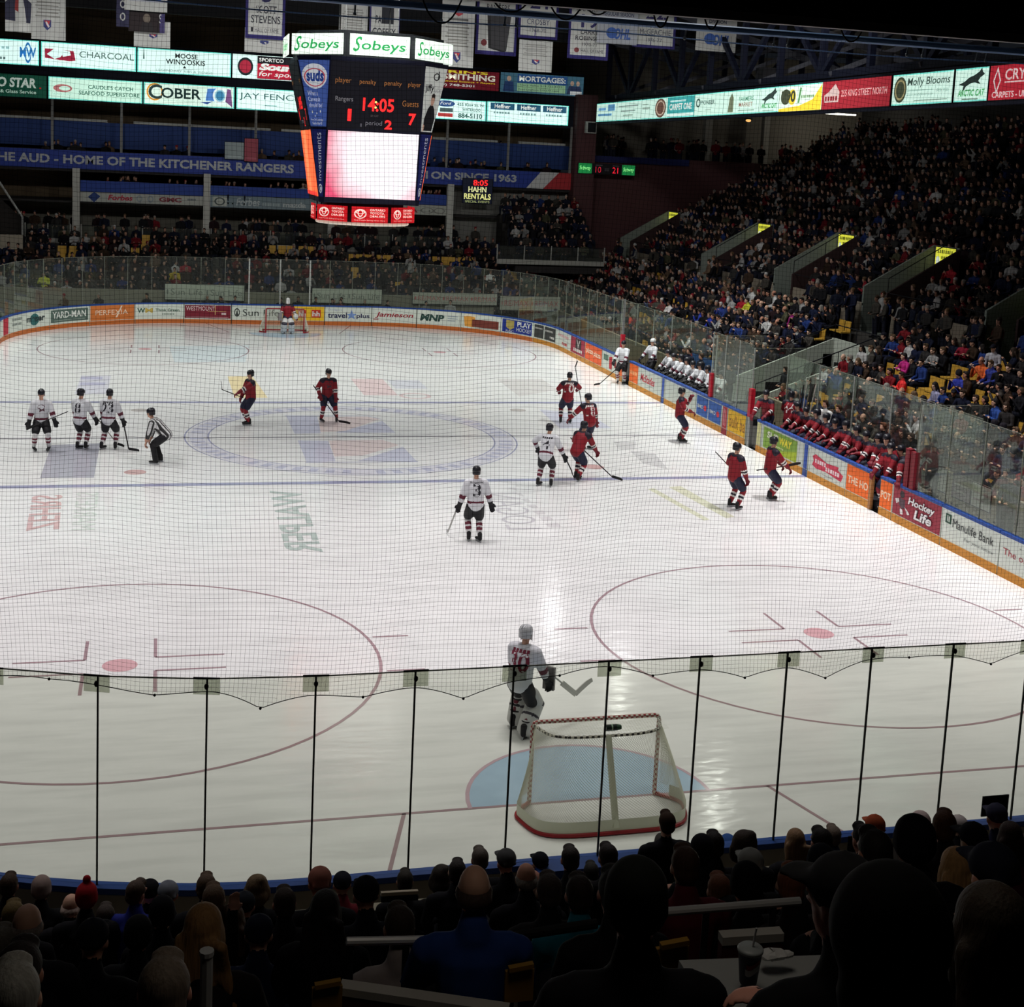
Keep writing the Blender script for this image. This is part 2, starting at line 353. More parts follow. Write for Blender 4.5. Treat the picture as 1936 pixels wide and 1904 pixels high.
# ---- dasher boards, one thing for every stretch between two joints
KICK = M('kick_plate_yellow', (196, 132, 40), .5, .3); KICKF = M('kick_plate_orange', (190, 104, 48), .5, .3); BWHITE = M('board_white', (214, 222, 212), .4, .3); RAIL = M('board_rail_blue', (36, 72, 146), .45, .3)
BACKB = M('board_back_grey', (140, 134, 124), .6, .2)
def board(s0, s1, label, items=(), bg=None, rail=None, kick=None, group=None, name='dasher_board'):
    n = max(1, int((s1-s0)/.45)); ss = np.linspace(s0, s1, n+1)
    x, y = path((s0+s1)/2); root = thing(name, label, 'rink board', (x, y, 0), 0, group)
    def P(s, o, z): a, b = path(s, o); return Vector((a-x, b-y, z))
    def sweep(nm, mat, o0, o1, z0, z1):
        MB().grid([[P(s, o0, z0), P(s, o0, z1), P(s, o1, z1), P(s, o1, z0)] for s in ss], 0, True, True).build(nm, mat, root)
    sweep('panel', BWHITE, 0, .07, .02, .99); sweep('kick_plate', kick or KICK, -.012, 0, .0, .21); sweep('top_rail', rail or RAIL, -.02, .13, .99, 1.06)
    sweep('back_panel', BACKB, .075, .12, 0, .98)
    f = lambda u, v, d: P(s0+.02+(s1-s0-.04)*u, -d, .235+.74*v)
    it = ([('r', 0, 0, 1, 1, bg)] if bg else [])+list(items)
    if it: marks(root, it, f)
    return root
WH = (226, 230, 224); GR = (60, 66, 64)
def plain(s0, s1, label, group, step=2.44, **k):
    n = max(1, round((s1-s0)/step))
    for i in range(n): board(s0+(s1-s0)*i/n, s0+(s1-s0)*(i+1)/n, label, (), group=group, **k)
KF = {'kick': KICKF}
board(18.0, 21.95, 'rink board with a red end panel in the far left corner', [('r', .8, 0, 1, 1, (190, 40, 60))], **KF)
board(22.0, 25.6, 'white rink board with grey small print and a teal round emblem, far left corner', [('b', .12, .42, .66, .82, (130, 140, 134), 8), ('b', .12, .4, .36, .5, (130, 140, 134), 7), ('e', .7, .5, .1, .38, (52, 104, 104)), ('t', 'moser', .52, .92, .36, .66, (40, 52, 54), {'b': .03})], **KF)
board(25.64, 28.08, 'dark grey-green rink board with white heavy lettering in the far left corner', [('r', .02, .1, .98, .92, (84, 104, 96)), ('t', 'YARD-MAN', .07, .93, .36, .8, WH, {'b': .02}), ('r', .1, .2, .9, .24, (150, 164, 154))], **KF)
board(28.12, 30.52, 'orange rink board with pale thin lettering left of the far goal', [('t', 'PERFEXIA', .12, .86, .36, .68, (238, 214, 190)), ('p', [(.58, .15), (.62, .15), (.74, .95), (.71, .95)], (238, 214, 190))], (204, 116, 56), **KF)
board(30.56, 33.0, 'white rink board with a green and yellow two-letter mark, far end', [('t', 'W', .03, .2, .42, .74, (48, 88, 72), {'b': .03}), ('t', 'M', .2, .36, .42, .74, (196, 172, 84), {'b': .03}), ('t', 'Think Green.', .42, .94, .5, .7, (60, 96, 76), {'b': .02}), ('b', .56, .82, .28, .36, (110, 130, 118), 8)], **KF)
board(33.04, 35.4, 'maroon rink board with pale lettering and a thin cross, far end', [('r', 0, .05, 1, .96, (124, 34, 50)), ('t', 'WESTMOUNT', .03, .66, .58, .88, (232, 214, 214)), ('r', .655, .3, .67, .96, (214, 180, 120)), ('r', .5, .52, .9, .55, (214, 180, 120)), ('r', .03, .1, .95, .15, (190, 140, 146)), ('r', .8, .3, .9, .45, (220, 200, 200))], **KF)
board(35.44, 37.95, 'white rink board with large dark grey lettering just left of the far goal', [('o', .1, .5, .06, .3, .3, GR), ('p', [(.07, .3), (.13, .3), (.1, .7)], GR), ('t', 'Sun Life', .22, .98, .26, .74, (62, 70, 66))], **KF)
board(38.0, 40.25, 'yellow rink board with red square emblems behind the far goal', [('r', .08, .2, .26, .75, (200, 60, 40)), ('r', .38, .2, .58, .75, (200, 60, 40)), ('r', .7, .22, .92, .78, (200, 60, 40)), ('t', 'hh', .4, .56, .3, .66, WH, {'b': .03}), ('t', 'hh', .72, .9, .32, .68, WH, {'b': .03}), ('r', .28, .4, .36, .5, (90, 60, 30))], (236, 190, 40), **KF)
board(40.29, 42.75, 'white rink board with navy lettering and a blue star, far end', [('t', 'Dodgers', .06, .36, .72, .88, (150, 160, 190)), ('t', 'travel', .05, .47, .22, .62, (40, 44, 84), {'b': .02}), ('t', 'plus', .68, .97, .16, .56, (40, 44, 84), {'b': .02}), ('p', [(.47, .5), (.54, .55), (.57, .85), (.6, .55), (.68, .52), (.62, .38), (.65, .15), (.57, .28), (.49, .15), (.52, .38)], (120, 150, 206))], **KF)
board(42.79, 45.15, 'white rink board with slanted dark red lettering, right of the far goal', [('t', 'Jamieson', .06, .94, .28, .72, (160, 32, 48), {'b': .02, 'sh': .25}), ('r', .02, .16, .14, .22, (160, 32, 48))], **KF)
board(45.19, 47.62, 'white rink board with three slanted dark green capitals, far right corner', [('t', 'MNP', .06, .62, .24, .74, (44, 74, 68), {'b': .05, 'sh': .15}), ('r', .7, .66, .94, .72, (150, 166, 176)), ('r', .7, .5, .94, .56, (150, 166, 176)), ('r', .7, .34, .88, .4, (150, 166, 176))], **KF)
board(47.66, 50.08, 'white rink board with a beer mug and an orange plaque, far right corner', [('p', [(.08, .1), (.3, .05), (.34, .8), (.05, .85)], (226, 160, 70)), ('e', .2, .85, .15, .12, (240, 228, 200)), ('p', [(.26, .1), (.96, .1), (.96, .66), (.26, .62)], (120, 60, 50)), ('p', [(.28, .14), (.94, .14), (.94, .62), (.28, .58)], (226, 108, 70)), ('b', .32, .9, .26, .5, (250, 220, 190), 9)], **KF)
board(50.12, 52.5, 'royal blue rink board with a gold shield and white lettering', [('r', .03, .05, .97, .95, (34, 54, 140)), ('p', [(.14, .9), (.38, .9), (.38, .4), (.26, .22), (.14, .4)], (176, 160, 90)), ('t', 'RBC', .14, .38, .08, .2, WH), ('t', 'PLAY', .48, .93, .54, .88, WH, {'b': .03}), ('t', 'HOCKEY', .46, .95, .2, .46, WH)], **KF)
board(52.54, 54.9, 'black rink board of two panels with fine white print', [('r', .03, .06, .4, .94, (60, 62, 60)), ('r', .44, .06, .98, .94, (60, 62, 60)), ('b', .06, .36, .66, .76, (190, 190, 184), 8), ('b', .48, .84, .62, .74, (190, 190, 184), 8), ('b', .7, .94, .22, .36, (220, 220, 214), 4)])
board(54.94, 57.25, 'white rink board with faint red print at the bend before the white bench', [('b', .12, .9, .62, .8, (212, 164, 164), 7), ('r', .2, .42, .9, .46, (190, 190, 186)), ('b', .4, .8, .14, .32, (190, 70, 70), 4)])
board(57.3, 59.55, 'maroon rink board with a dark emblem above white lettering', [('r', .34, .36, .74, .98, (58, 48, 50)), ('p', [(.4, .92), (.46, .92), (.54, .62), (.62, .92), (.68, .92), (.56, .5), (.56, .4), (.52, .4), (.52, .5)], (200, 196, 190)), ('b', .22, .84, .14, .34, WH, 6)], (160, 44, 66))
board(59.6, 62.05, 'orange rink board with cream rounded lettering near the white bench', [('t', 'pizza', .06, .48, .34, .74, (250, 232, 206), {'b': .02}), ('t', 'pizza', .52, .94, .3, .7, (250, 232, 206), {'b': .02})], (232, 96, 44))
board(62.1, 64.4, 'white rink board with a green block and a red numeral beside the open door', [('r', .08, .5, .36, .84, (90, 120, 104)), ('p', [(.44, .1), (.6, .1), (.6, .86), (.42, .78)], (190, 50, 60)), ('t', '1', .74, .84, .3, .7, (150, 60, 60))])
board(64.42, 64.86, 'narrow orange door edge of the white bench, standing ajar', [], (236, 110, 46))
board(65.74, 66.82, 'orange rink board with faint pale print at the white bench', [('b', .1, .9, .42, .62, (250, 180, 126), 6)], (236, 106, 40))
board(66.86, 69.5, 'white rink board with red script in front of the white bench', [('t', "McStades", .08, .72, .3, .72, (196, 60, 74), {'sh': .3, 'b': .02}), ('r', .3, .2, .7, .23, (180, 190, 184))])
board(69.56, 69.82, 'narrow blue board strip where the far blue line meets the boards', [], (60, 92, 180), name='dasher_board_strip', kick=RAIL)
board(69.88, 73.0, 'blank white rink board in front of the white bench', [])
board(73.04, 75.45, 'white-framed blue rink board with two white marks in red discs', [('r', .04, .03, .48, .97, (44, 92, 170)), ('r', .51, .03, .98, .97, (44, 92, 170)), ('t', 'BMO', .08, .3, .38, .56, WH, {'b': .02}), ('t', 'BMO', .56, .78, .38, .56, WH, {'b': .02}), ('e', .38, .48, .055, .14, (206, 50, 60)), ('e', .87, .48, .055, .14, (206, 50, 60))])
board(75.5, 75.92, 'narrow red board strip with white marks at the centre line', [('r', .2, .1, .4, .9, (226, 170, 176)), ('r', .6, .1, .7, .9, (226, 170, 176))], (170, 40, 54), kick=C((150, 40, 50)))
board(75.98, 77.45, 'yellow rink board with brown rounded lettering beside the gate post', [('t', 'bulk ba', .08, .98, .2, .78, (150, 96, 30), {'b': .01})], (244, 196, 48))
board(78.34, 78.66, 'short cream board end beside the open gate of the red bench', [], (232, 230, 170))
board(78.7, 81.7, 'bright green rink board with yellow lettering behind a red player', [('r', .05, .04, .86, .94, (124, 160, 60)), ('p', [(.3, .04), (.86, .04), (.86, .5)], (170, 190, 50)), ('t', 'SUB', .14, .42, .52, .82, (236, 240, 220), {'b': .04, 'sh': .1}), ('t', 'WAY', .44, .74, .46, .8, (240, 226, 70), {'b': .04, 'sh': .1}), ('b', .34, .56, .29, .35, (220, 230, 180), 6)])
board(81.74, 82.0, 'narrow blue board strip where the near blue line meets the boards', [], (50, 84, 172), name='dasher_board_strip', kick=RAIL)
board(82.06, 84.36, 'white rink board with a red brush mark in front of the red bench', [('p', [(.1, .3), (.22, .22), (.5, .26), (.9, .16), (.95, .42), (.8, .56), (.82, .68), (.5, .62), (.3, .72), (.18, .78), (.1, .66), (.14, .5)], (204, 58, 84)), ('b', .18, .5, .44, .6, (246, 222, 226), 5), ('b', .48, .86, .3, .46, (246, 222, 226), 6), ('r', .4, .1, .7, .12, (150, 150, 150))])
board(84.4, 85.7, 'orange rink board with white capitals ending at the open bench gate', [('t', 'THE HO', .06, .97, .3, .6, (250, 220, 190), {'b': .03})], (240, 108, 30))
board(86.28, 86.92, 'short orange rink board with three white letters past the bench gate', [('t', 'POT', .08, .92, .34, .62, (250, 220, 190), {'b': .03})], (240, 108, 30))
board(86.96, 89.3, 'maroon rink board with a skating figure and white outlined slanted lettering', [('e', .19, .8, .05, .13, (60, 52, 56)), ('p', [(.14, .66), (.26, .64), (.27, .34), (.2, .3), (.13, .42)], (90, 70, 78)), ('p', [(.05, .56), (.12, .62), (.14, .5), (.08, .4)], (224, 220, 220)), ('p', [(.16, .3), (.22, .26), (.24, .1), (.18, .08)], (224, 220, 220)), ('p', [(.26, .4), (.34, .3), (.38, .2), (.33, .16)], (224, 220, 220)),
    ('t', 'Hockey', .325, .885, .475, .845, (50, 30, 36), {'b': .07, 'sh': .15}), ('t', 'Hockey', .33, .88, .49, .83, (236, 234, 234), {'b': .03, 'sh': .15}), ('t', 'Life', .465, .835, .125, .505, (50, 30, 36), {'b': .07, 'sh': .15}), ('t', 'Life', .47, .83, .14, .49, (236, 234, 234), {'b': .03, 'sh': .15})], (152, 50, 66))
board(89.34, 91.72, 'white rink board with a small green square emblem and dark bank lettering', [('r', .05, .56, .16, .88, (52, 84, 68)), ('r', .08, .62, .13, .82, (214, 222, 212)), ('r', .1, .62, .11, .82, (52, 84, 68)), ('t', 'Manulife Bank', .19, .92, .5, .8, (66, 70, 70)), ('t', 'For your future', .42, .93, .2, .34, (120, 126, 124))])
board(91.76, 94.2, 'white rink board with dark red lettering where the boards leave the view', [('t', 'The only cure', .05, .8, .36, .64, (170, 60, 70)), ('r', .3, .8, .33, .84, (150, 160, 150))])
plain(94.24, 104.6, 'blank white rink board in the near right corner', 'near corner boards')
NE = 'blank rink board under the near end glass, blue rail facing the crowd'
plain(104.7, 127.5, NE, 'near end boards')
# raised blue ledge behind the near goal
lg = thing('goal_judge_ledge', 'raised blue ledge standing behind the near goal glass', 'ledge', (-1.2, -28.95, 0))
MB().box(-.72, .5, -.12, .1, 1.05, 1.14).build('ledge_top', RAIL, lg); MB().box(-.72, .5, -.14, -.12, .7, 1.05).build('ledge_front', M('ledge_navy', (24, 34, 84), .6), lg)
# blue seam marks at the near end, seen under the glass
# ---- red padded posts and gate posts beside the benches
PADR = M('red_pad', (176, 24, 44), .5, .3); PADD = M('red_pad_dark', (120, 28, 40), .5, .3)
def post(y, label, h=1.92, pad0=1.07, tall=0, mat=PADR, x=W+.06):
    t = thing('bench_post', label, 'post', (x, y, 0))
    if tall: MB().box(-.04, .04, -.05, .05, 1.05, tall).build('upright', STEEL, t)
    MB().box(-.075, .075, -.1, .1, pad0, h).build('pad', mat, t)
post(11.3, 'red padded post at the far end of the white bench', 2.0, 1.0, 3.5)
post(1.55, 'red padded post at the near end of the white bench')
post(-1.85, 'red padded post beside the tall clear glass at the red bench gate', 1.95, 1.0)
post(-11.72, 'dark red padded post at the near end of the red bench', 2.08, 1.05, 0, PADD)
post(-12.0, 'second dark red padded post at the near end of the red bench', 2.05, 1.05, 0, PADD)
g = thing('gate_post', 'grey steel gate post at the open gap of the red bench', 'post', (W+.05, -1.9, 0)); MB().box(-.06, .06, -.09, .09, 0, 1.1).build('upright', STEEL, g); MB().box(-.02, .02, .09, .11, .1, 1.0).build('hinge_plate', M('gate_edge', (110, 100, 84), .5), g)
g = thing('gate_post', 'tan gate post by the orange board at the red bench gap', 'post', (W+.03, -9.98, 0)); MB().box(-.05, .05, -.06, .05, 0, 1.06).build('upright', M('gate_tan', (170, 118, 70), .5), g); MB().box(-.06, .06, -.07, .06, 1.06, 1.1).build('post_cap', RAIL, g)
# ---- clear panes above the boards
PANE = glass_mat('clear_acrylic', (.93, .955, .925), .05, .022); PANEN = glass_mat('near_acrylic', (.86, .88, .83), .04, .012); EDGE = M('pane_edge', (120, 124, 112), .3, .5)
def pane(s0, s1, label, group, z0=1.06, z1=3.42, mat=None, out=.05, pts=None, post_w=.022, pm=None, plate=False):
    a, b = pts or (path(s0, out), path(s1, out)); a, b = Vector((*a, 0)), Vector((*b, 0))
    d = (b-a).normalized(); n = Vector((-d.y, d.x, 0))*.006
    t = thing('glass_pane', label, 'glass pane', a, 0, group)
    q = b-a; e = d*.01
    MB().hexa([e-n+Vector((0, 0, z0)), q-e-n+Vector((0, 0, z0)), q-e+n+Vector((0, 0, z0)), e+n+Vector((0, 0, z0)), e-n+Vector((0, 0, z1)), q-e-n+Vector((0, 0, z1)), q-e+n+Vector((0, 0, z1)), e+n+Vector((0, 0, z1))]).build('clear_sheet', mat or PANE, t)
    MB().bar((0, 0, z0), (0, 0, z1), post_w, post_w).build('stanchion', pm or EDGE, t)
    MB().bar(e+Vector((0, 0, z1)), q-e+Vector((0, 0, z1)), .014, .012).build('top_edge', EDGE, t)
    if plate:
        c = -d*.14; k = d*.28; m = Vector((-d.y, d.x, 0))*.03
        MB().hexa([c+m+Vector((0, 0, z1-.16)), c+k+m+Vector((0, 0, z1-.16)), c+k+m*1.3+Vector((0, 0, z1-.16)), c+m*1.3+Vector((0, 0, z1-.16)), c+m+Vector((0, 0, z1+.03)), c+k+m+Vector((0, 0, z1+.03)), c+k+m*1.3+Vector((0, 0, z1+.03)), c+m*1.3+Vector((0, 0, z1+.03))]).build('corner_plate', PLATE, t)
        MB().ball((0, 0, z1-.07)+m*2 if False else Vector((0, 0, z1-.07))+m*1.4, .025, .025, .035, 8, 5).build('clamp', BLACK, t)
        MB().bar(c+m*1.35+Vector((0, 0, z1+.025)), c+k+m*1.35+Vector((0, 0, z1+.025)), .012, .014).build('plate_edge', BLACK, t)
STAN = M('stanchion_dark', (52, 54, 48), .4, .4)
PLATE = glass_mat('smoked_plate', (.68, .7, .64), .03, .05)
# ---- near end: seamless panes with smoked corner plates, the photograph's stanchions every 1.12 m
sN0 = SEG[0][1]+SEG[1][1]+SEG[2][1]+SEG[3][1]+SEG[4][1]+SEG[5][1]
s_of_x = lambda x: sN0+(W-RC)-x
nearx = [4.42-.0, 3.36, 2.25, 1.14, .03, -1.09, -2.21, -3.33, -4.42]
ns = [s_of_x(x) for x in nearx]
ns = [ns[0]-1.15*k for k in (7, 6, 5, 4, 3, 2, 1)]+ns+[ns[-1]+1.14*k for k in range(1, 9)]
nlab = ['clear pane', ]
for i in range(len(ns)-1):
    x, y = path((ns[i]+ns[i+1])/2)
    if -1.2 < x < 1.3: lb = 'clear glass pane of the near end directly behind the near goal'; gp = 'near panes behind the goal'
    elif x >= 1.3: lb = 'clear glass pane of the near end to the right of the near goal'; gp = 'near panes right of the goal'
    else: lb = 'clear glass pane of the near end to the left of the near goal'; gp = 'near panes left of the goal'
    pane(ns[i], ns[i+1], lb, gp, mat=PANEN, pm=STAN, plate=True, post_w=.02)
def panes(s0, s1, label, group, step=1.22, **k):
    n = max(1, round((s1-s0)/step))
    for i in range(n): pane(s0+(s1-s0)*i/n, s0+(s1-s0)*(i+1)/n, label, group, **k)
ALU = M('aluminium_upright', (176, 180, 176), .4, .5, metal=.3)
panes(13, 36.3, 'clear glass pane above the far left corner boards', 'far left glass panes')
pane(36.3, 37.9, 'clear glass gate pane with thick uprights left of the far goalkeeper', None, post_w=.07, pm=ALU)
pane(37.9, 39.45, 'clear glass gate pane with thick uprights right of the far goalkeeper', None, post_w=.07, pm=ALU)
pane(39.45, 40.5, 'clear glass pane beside the thick gate upright right of the far goal', None, post_w=.07, pm=ALU)
panes(40.5, 64.4, 'clear glass pane above the far right corner boards', 'far right glass panes')
panes(74.2, 77.6, 'tall clear glass pane between the two players benches', 'glass between the benches', 1.13, post_w=.035, pm=ALU, z1=3.4)
panes(s_right(-12.05), 99.5, 'clear glass pane past the red bench over the white adverts', 'right side glass panes', 1.5, post_w=.02)
# returns and glass behind the benches
XB = 14.95
for (y0, y1, nm, lb) in ((17.2, 6.4, 'w', 'clear glass pane behind the white bench'), (-.4, -11.9, 'r', 'clear glass pane behind the red bench')):
    n = 5
    for i in range(n): pane(0, 0, lb, lb+' row', z0=1.0, z1=2.9, pts=((XB, y0+(y1-y0)*i/n), (XB, y0+(y1-y0)*(i+1)/n)), post_w=.035, pm=ALU)
pane(0, 0, 'clear return pane at the far end of the white bench, dark mark on it', None, z0=1.0, z1=3.3, pts=((W+.1, 11.5), (XB, 11.6)), post_w=.05, pm=ALU)
pane(0, 0, 'clear return pane at the near end of the white bench', None, z0=1.0, z1=3.3, pts=((W+.1, 1.4), (XB, 1.45)), post_w=.04, pm=ALU)
pane(0, 0, 'clear return pane at the gate end of the red bench', None, z0=1.0, z1=3.3, pts=((W+.1, -1.75), (XB, -1.7)), post_w=.04, pm=ALU)
pane(0, 0, 'clear return pane at the near end of the red bench', None, z0=1.0, z1=3.3, pts=((W+.1, -12.05), (XB, -12.1)), post_w=.04, pm=ALU)
# ================================================================== THE HALL: stands, walls, roof
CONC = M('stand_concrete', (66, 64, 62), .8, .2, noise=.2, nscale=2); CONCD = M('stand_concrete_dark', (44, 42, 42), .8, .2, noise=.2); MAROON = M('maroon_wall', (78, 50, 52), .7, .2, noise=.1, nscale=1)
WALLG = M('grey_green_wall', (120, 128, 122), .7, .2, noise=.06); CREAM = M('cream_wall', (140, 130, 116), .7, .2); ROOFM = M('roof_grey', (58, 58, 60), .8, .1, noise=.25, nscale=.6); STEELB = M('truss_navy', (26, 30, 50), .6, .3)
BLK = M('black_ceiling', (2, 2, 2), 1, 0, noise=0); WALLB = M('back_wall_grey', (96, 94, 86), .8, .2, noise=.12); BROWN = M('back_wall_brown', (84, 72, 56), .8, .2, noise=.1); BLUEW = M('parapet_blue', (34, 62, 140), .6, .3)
VOM = [(37.2, 39.0), (23.75, 25.5), (14.65, 16.4), (6.15, 7.9), (-2.55, -.8)]
TUN = (2.7, 6.0)
def spans(y0, y1, holes):
    out = []; a = y0
    for h0, h1 in sorted(holes):
        if h0 > a: out.append((a, h0))
        a = max(a, h1)
    if a < y1: out.append((a, y1))
    return out
RX = lambda r: 15.6+.8*r; RZ = lambda r: .1+.385*r
UX = lambda k: 22.7+.8*k; UZ = lambda k: 3.55+.43*k
NR, NU = 7, 19
b = MB()
for r in range(NR):
    for y0, y1 in spans(-26, 40, [TUN]): b.box(RX(r), RX(r)+.8, y0, y1, -.2, RZ(r))
for y0, y1 in spans(-26, 40, []): b.box(21.2, 22.3, y0, y1, -.2, 2.75)
b.box(15.0, 20, TUN[0], TUN[1], -.2, 0)
b.box(13.05, 15.6, -26, 40, -.3, .02)
struct(b.build('floor_side_stand', CONC), 'stepped concrete lower stand along the right side')
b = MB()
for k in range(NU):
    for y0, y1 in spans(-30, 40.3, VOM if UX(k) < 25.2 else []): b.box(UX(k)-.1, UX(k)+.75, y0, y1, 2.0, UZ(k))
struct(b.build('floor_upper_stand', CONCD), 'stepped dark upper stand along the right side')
b = MB()
for y0, y1 in spans(-30, 40.3, VOM): b.box(22.3, 22.42, y0, y1, 2.6, 3.9)
struct(b.build('wall_aisle', CREAM), 'pale wall between the lower and the upper side stand')
b = MB()
for y0, y1 in VOM:
    b.box(22.25, 25.5, y1-.02, y1+.1, 2.7, 3.9)
    for yy in (y1,): b.hexa([(22.25, yy, 3.8), (25.4, yy, 3.8), (25.4, yy+.12, 3.8), (22.25, yy+.12, 3.8), (22.25, yy, 4.6), (25.4, yy, 6.42), (25.4, yy+.12, 6.42), (22.25, yy+.12, 4.6)])
    b.box(25.4, 25.5, y0, y1, 2.7, 6.4); b.box(22.3, 25.4, y0, y1, 2.6, 2.75)
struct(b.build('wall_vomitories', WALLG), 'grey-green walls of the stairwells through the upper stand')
b = MB()
for y0, y1 in VOM:
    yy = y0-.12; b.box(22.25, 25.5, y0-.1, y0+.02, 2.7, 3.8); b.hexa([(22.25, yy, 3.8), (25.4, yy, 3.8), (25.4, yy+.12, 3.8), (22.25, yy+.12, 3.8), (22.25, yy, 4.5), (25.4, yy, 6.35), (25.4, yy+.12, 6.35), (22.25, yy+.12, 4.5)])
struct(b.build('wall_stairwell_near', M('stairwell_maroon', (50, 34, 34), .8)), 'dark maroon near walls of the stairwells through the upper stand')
b = MB(); b.box(20, 20.12, TUN[0]-.1, TUN[1]+.1, 0, 2.66)
for yy in (TUN[1], TUN[0]-.1): b.hexa([(15.0, yy, 0), (20.1, yy, 0), (20.1, yy+.1, 0), (15.0, yy+.1, 0), (15.0, yy, .75), (20.1, yy, 2.66), (20.1, yy+.1, 2.66), (15.0, yy+.1, .75)])
struct(b.build('wall_tunnel', M('tunnel_white', (176, 182, 172), .7)), 'white walls of the tunnel between the benches')
struct(MB().box(19.9, 19.99, 2.9, 5.6, 0, 1.75).build('door_tunnel', M('tunnel_opening_shade', (20, 22, 22), .8)), 'dark panel for the shaded doorway at the back of the bench tunnel')  # flat panel, its dark colour stands for the shade inside the opening
struct(MB().box(15.45, 15.6, -26, TUN[0], 0, .95).box(15.45, 15.6, TUN[1], 40, 0, .95).build('wall_front', M('front_wall_tan', (128, 118, 98), .7)), 'tan wall in front of the lower side stand')
def rail(label, pts, r=.022, posts=True, z0=None, mat=None, cat='railing'):
    t = thing('railing', label, cat, pts[0]); p0 = Vector(pts[0]); q = [Vector(p)-p0 for p in pts]
    MB().tube(q, r, 8).build('handrail', mat or DARK, t)
    if posts:
        n = max(2, int((q[-1]-q[0]).length/1.5)+1)
        for i in range(n):
            p = q[0].lerp(q[-1], i/(n-1)); MB().tube([p, p-Vector((0, 0, posts if posts is not True else .6))], r*.8, 6).build('post', mat or DARK, t)
rail('dark handrail along the top of the far tunnel wall beside the white bench', [(15.2, 6.05, 1.35), (20.1, 6.05, 3.2)])
rail('dark handrail over the back of the bench tunnel', [(20.1, 6.05, 3.2), (20.1, 2.65, 3.2)])
rail('dark handrail along the near tunnel wall beside the red bench', [(20.1, 2.65, 3.2), (15.2, 2.65, 1.35)])
for i, (y0, y1) in enumerate(VOM[1:4]):
    rail('sloping handrail on the near wall of the %s lit stairwell in the upper stand' % ('farther', 'middle', 'nearest')[i], [(22.3, y0-.06, 5.1), (25.4, y0-.06, 6.9)], .02, .55)
for i, (y0, y1) in enumerate(spans(-12, 40, VOM)): rail('dark rail on the pale aisle wall, stretch %s' % ('past the nearest stairwell', 'before the nearest lit sign', 'between the two nearer lit signs', 'between the two middle lit signs', 'towards the far corner', 'by the far wall')[i % 6], [(22.36, y0+.1, 4.5), (22.36, y1-.1, 4.5)], .018, .5)
# ---- far end
b = MB()
for r in range(10): b.box(-20, 17, 30.5+.85*r, 31.35+.85*r, -.2, .1+.32*r)
b.box(-20, 22, 39, 44.5, -.2, 3.2); b.box(-20, 17, L+.2, 30.5, -.3, .02)
struct(b.build('floor_far_stand', CONC), 'stepped concrete stand behind the far goal')
b = MB()
for r in range(7): b.box(14.2, 19.8, 34.4+.72*r, 35.2+.72*r, 2.6, 3.1+.44*r)
struct(b.build('floor_corner_stand', CONCD), 'small raised stand block in the far right corner')
struct(MB().box(-20, 19.6, 44.3, 44.5, 3, 17).build('wall_far', BROWN), 'dim brown back wall of the far galleries')
struct(MB().box(-20, 13.2, 42.9, 43.0, 3.2, 5.6).build('wall_far_lower', WALLB), 'grey wall behind the standing room at the far end')
struct(MB().box(11.5, 19.2, 41.0, 41.1, 3.2, 7.6).build('wall_far_grey_panel', M('far_grey_panel', (112, 112, 108), .8)), 'plain grey wall panel behind the far right seats')
struct(MB().box(-20, 19.4, 40, 44.4, 5.5, 5.62).box(-20, 19.4, 40, 44.4, 7.3, 7.44).build('floor_galleries', CONCD), 'floors of the far galleries')
struct(MB().box(-10.6, 11.1, 39.95, 40.05, 6.15, 6.82).build('trim_gallery', BLUEW), 'blue front of the lower far gallery')
struct(MB().box(-20, 19.4, 41.95, 42.05, 8.7, 10.2).build('wall_gallery_blue', M('gallery_blue', (36, 60, 116), .7)), 'blue wall inside the upper far gallery')
b = MB()
for x0, x1 in ((-17, -9.2), (-7.7, .35), (1.0, 8), (10.4, 14.6), (16, 19.1)): b.box(x0, x1, 41.8, 42.1, 10.22, 10.36)
struct(b.build('trim_counter', M('counter_white', (170, 172, 168), .6)), 'white counter tops inside the upper far gallery')
for i, x in enumerate((-10.83, -3.45, 3.93, 11.25)): struct(MB().box(x-.2, x+.2, 39.7, 40.1, 3.0, 7.5).build('trim_column_%d' % (i+1), M('column_white', (176, 176, 170), .7)), 'white column under the far gallery')
for i, x in enumerate((-16, -12.15, -8.34, -4.5, -.67, 3.2, 7.1, 10.94, 14.84, 18.9)): struct(MB().box(x-.07, x+.07, 39.9, 40.0, 8.5, 11.4).build('trim_post_%d' % (i+1), M('post_grey', (120, 120, 118), .7)), 'thin grey post of the upper far gallery')
struct(MB().box(19.0, 40, 40.3, 40.5, 2.5, 9.7).box(19.0, 20.3, 39.2, 40.5, 2.5, 13.4).build('wall_far_right', MAROON), 'dark maroon end wall beside the upper stand')
struct(MB().box(20.3, 27.0, 40.1, 40.3, 9.3, 9.7).build('trim_ledge', M('ledge_blue_dark', (24, 32, 84), .6)), 'dark blue ledge on top of the maroon wall')
struct(MB().box(19.5, 42, 45.5, 45.7, 9, 17).build('wall_concourse', M('concourse_wall', (116, 112, 102), .8, noise=.15)), 'dim wall of the open concourse above the maroon wall')
struct(MB().box(19.5, 42, 40.5, 45.5, 9.5, 9.7).box(37.9, 42, -30, 40.5, 9.5, 11.2).build('floor_concourse', CONCD), 'floor of the open concourse')
struct(MB().box(42, 42.2, -30, 46, 9, 17).build('wall_right', M('right_back_wall', (56, 56, 54), .8)), 'dark back wall behind the upper right stand')
struct(MB().box(29.6, 30.1, 44.0, 44.5, 9.7, 13.2).box(33.9, 34.3, 44.0, 44.5, 9.7, 13.2).build('wall_concourse_piers', M('pier_grey', (150, 148, 140), .8)), 'pale piers of the concourse')
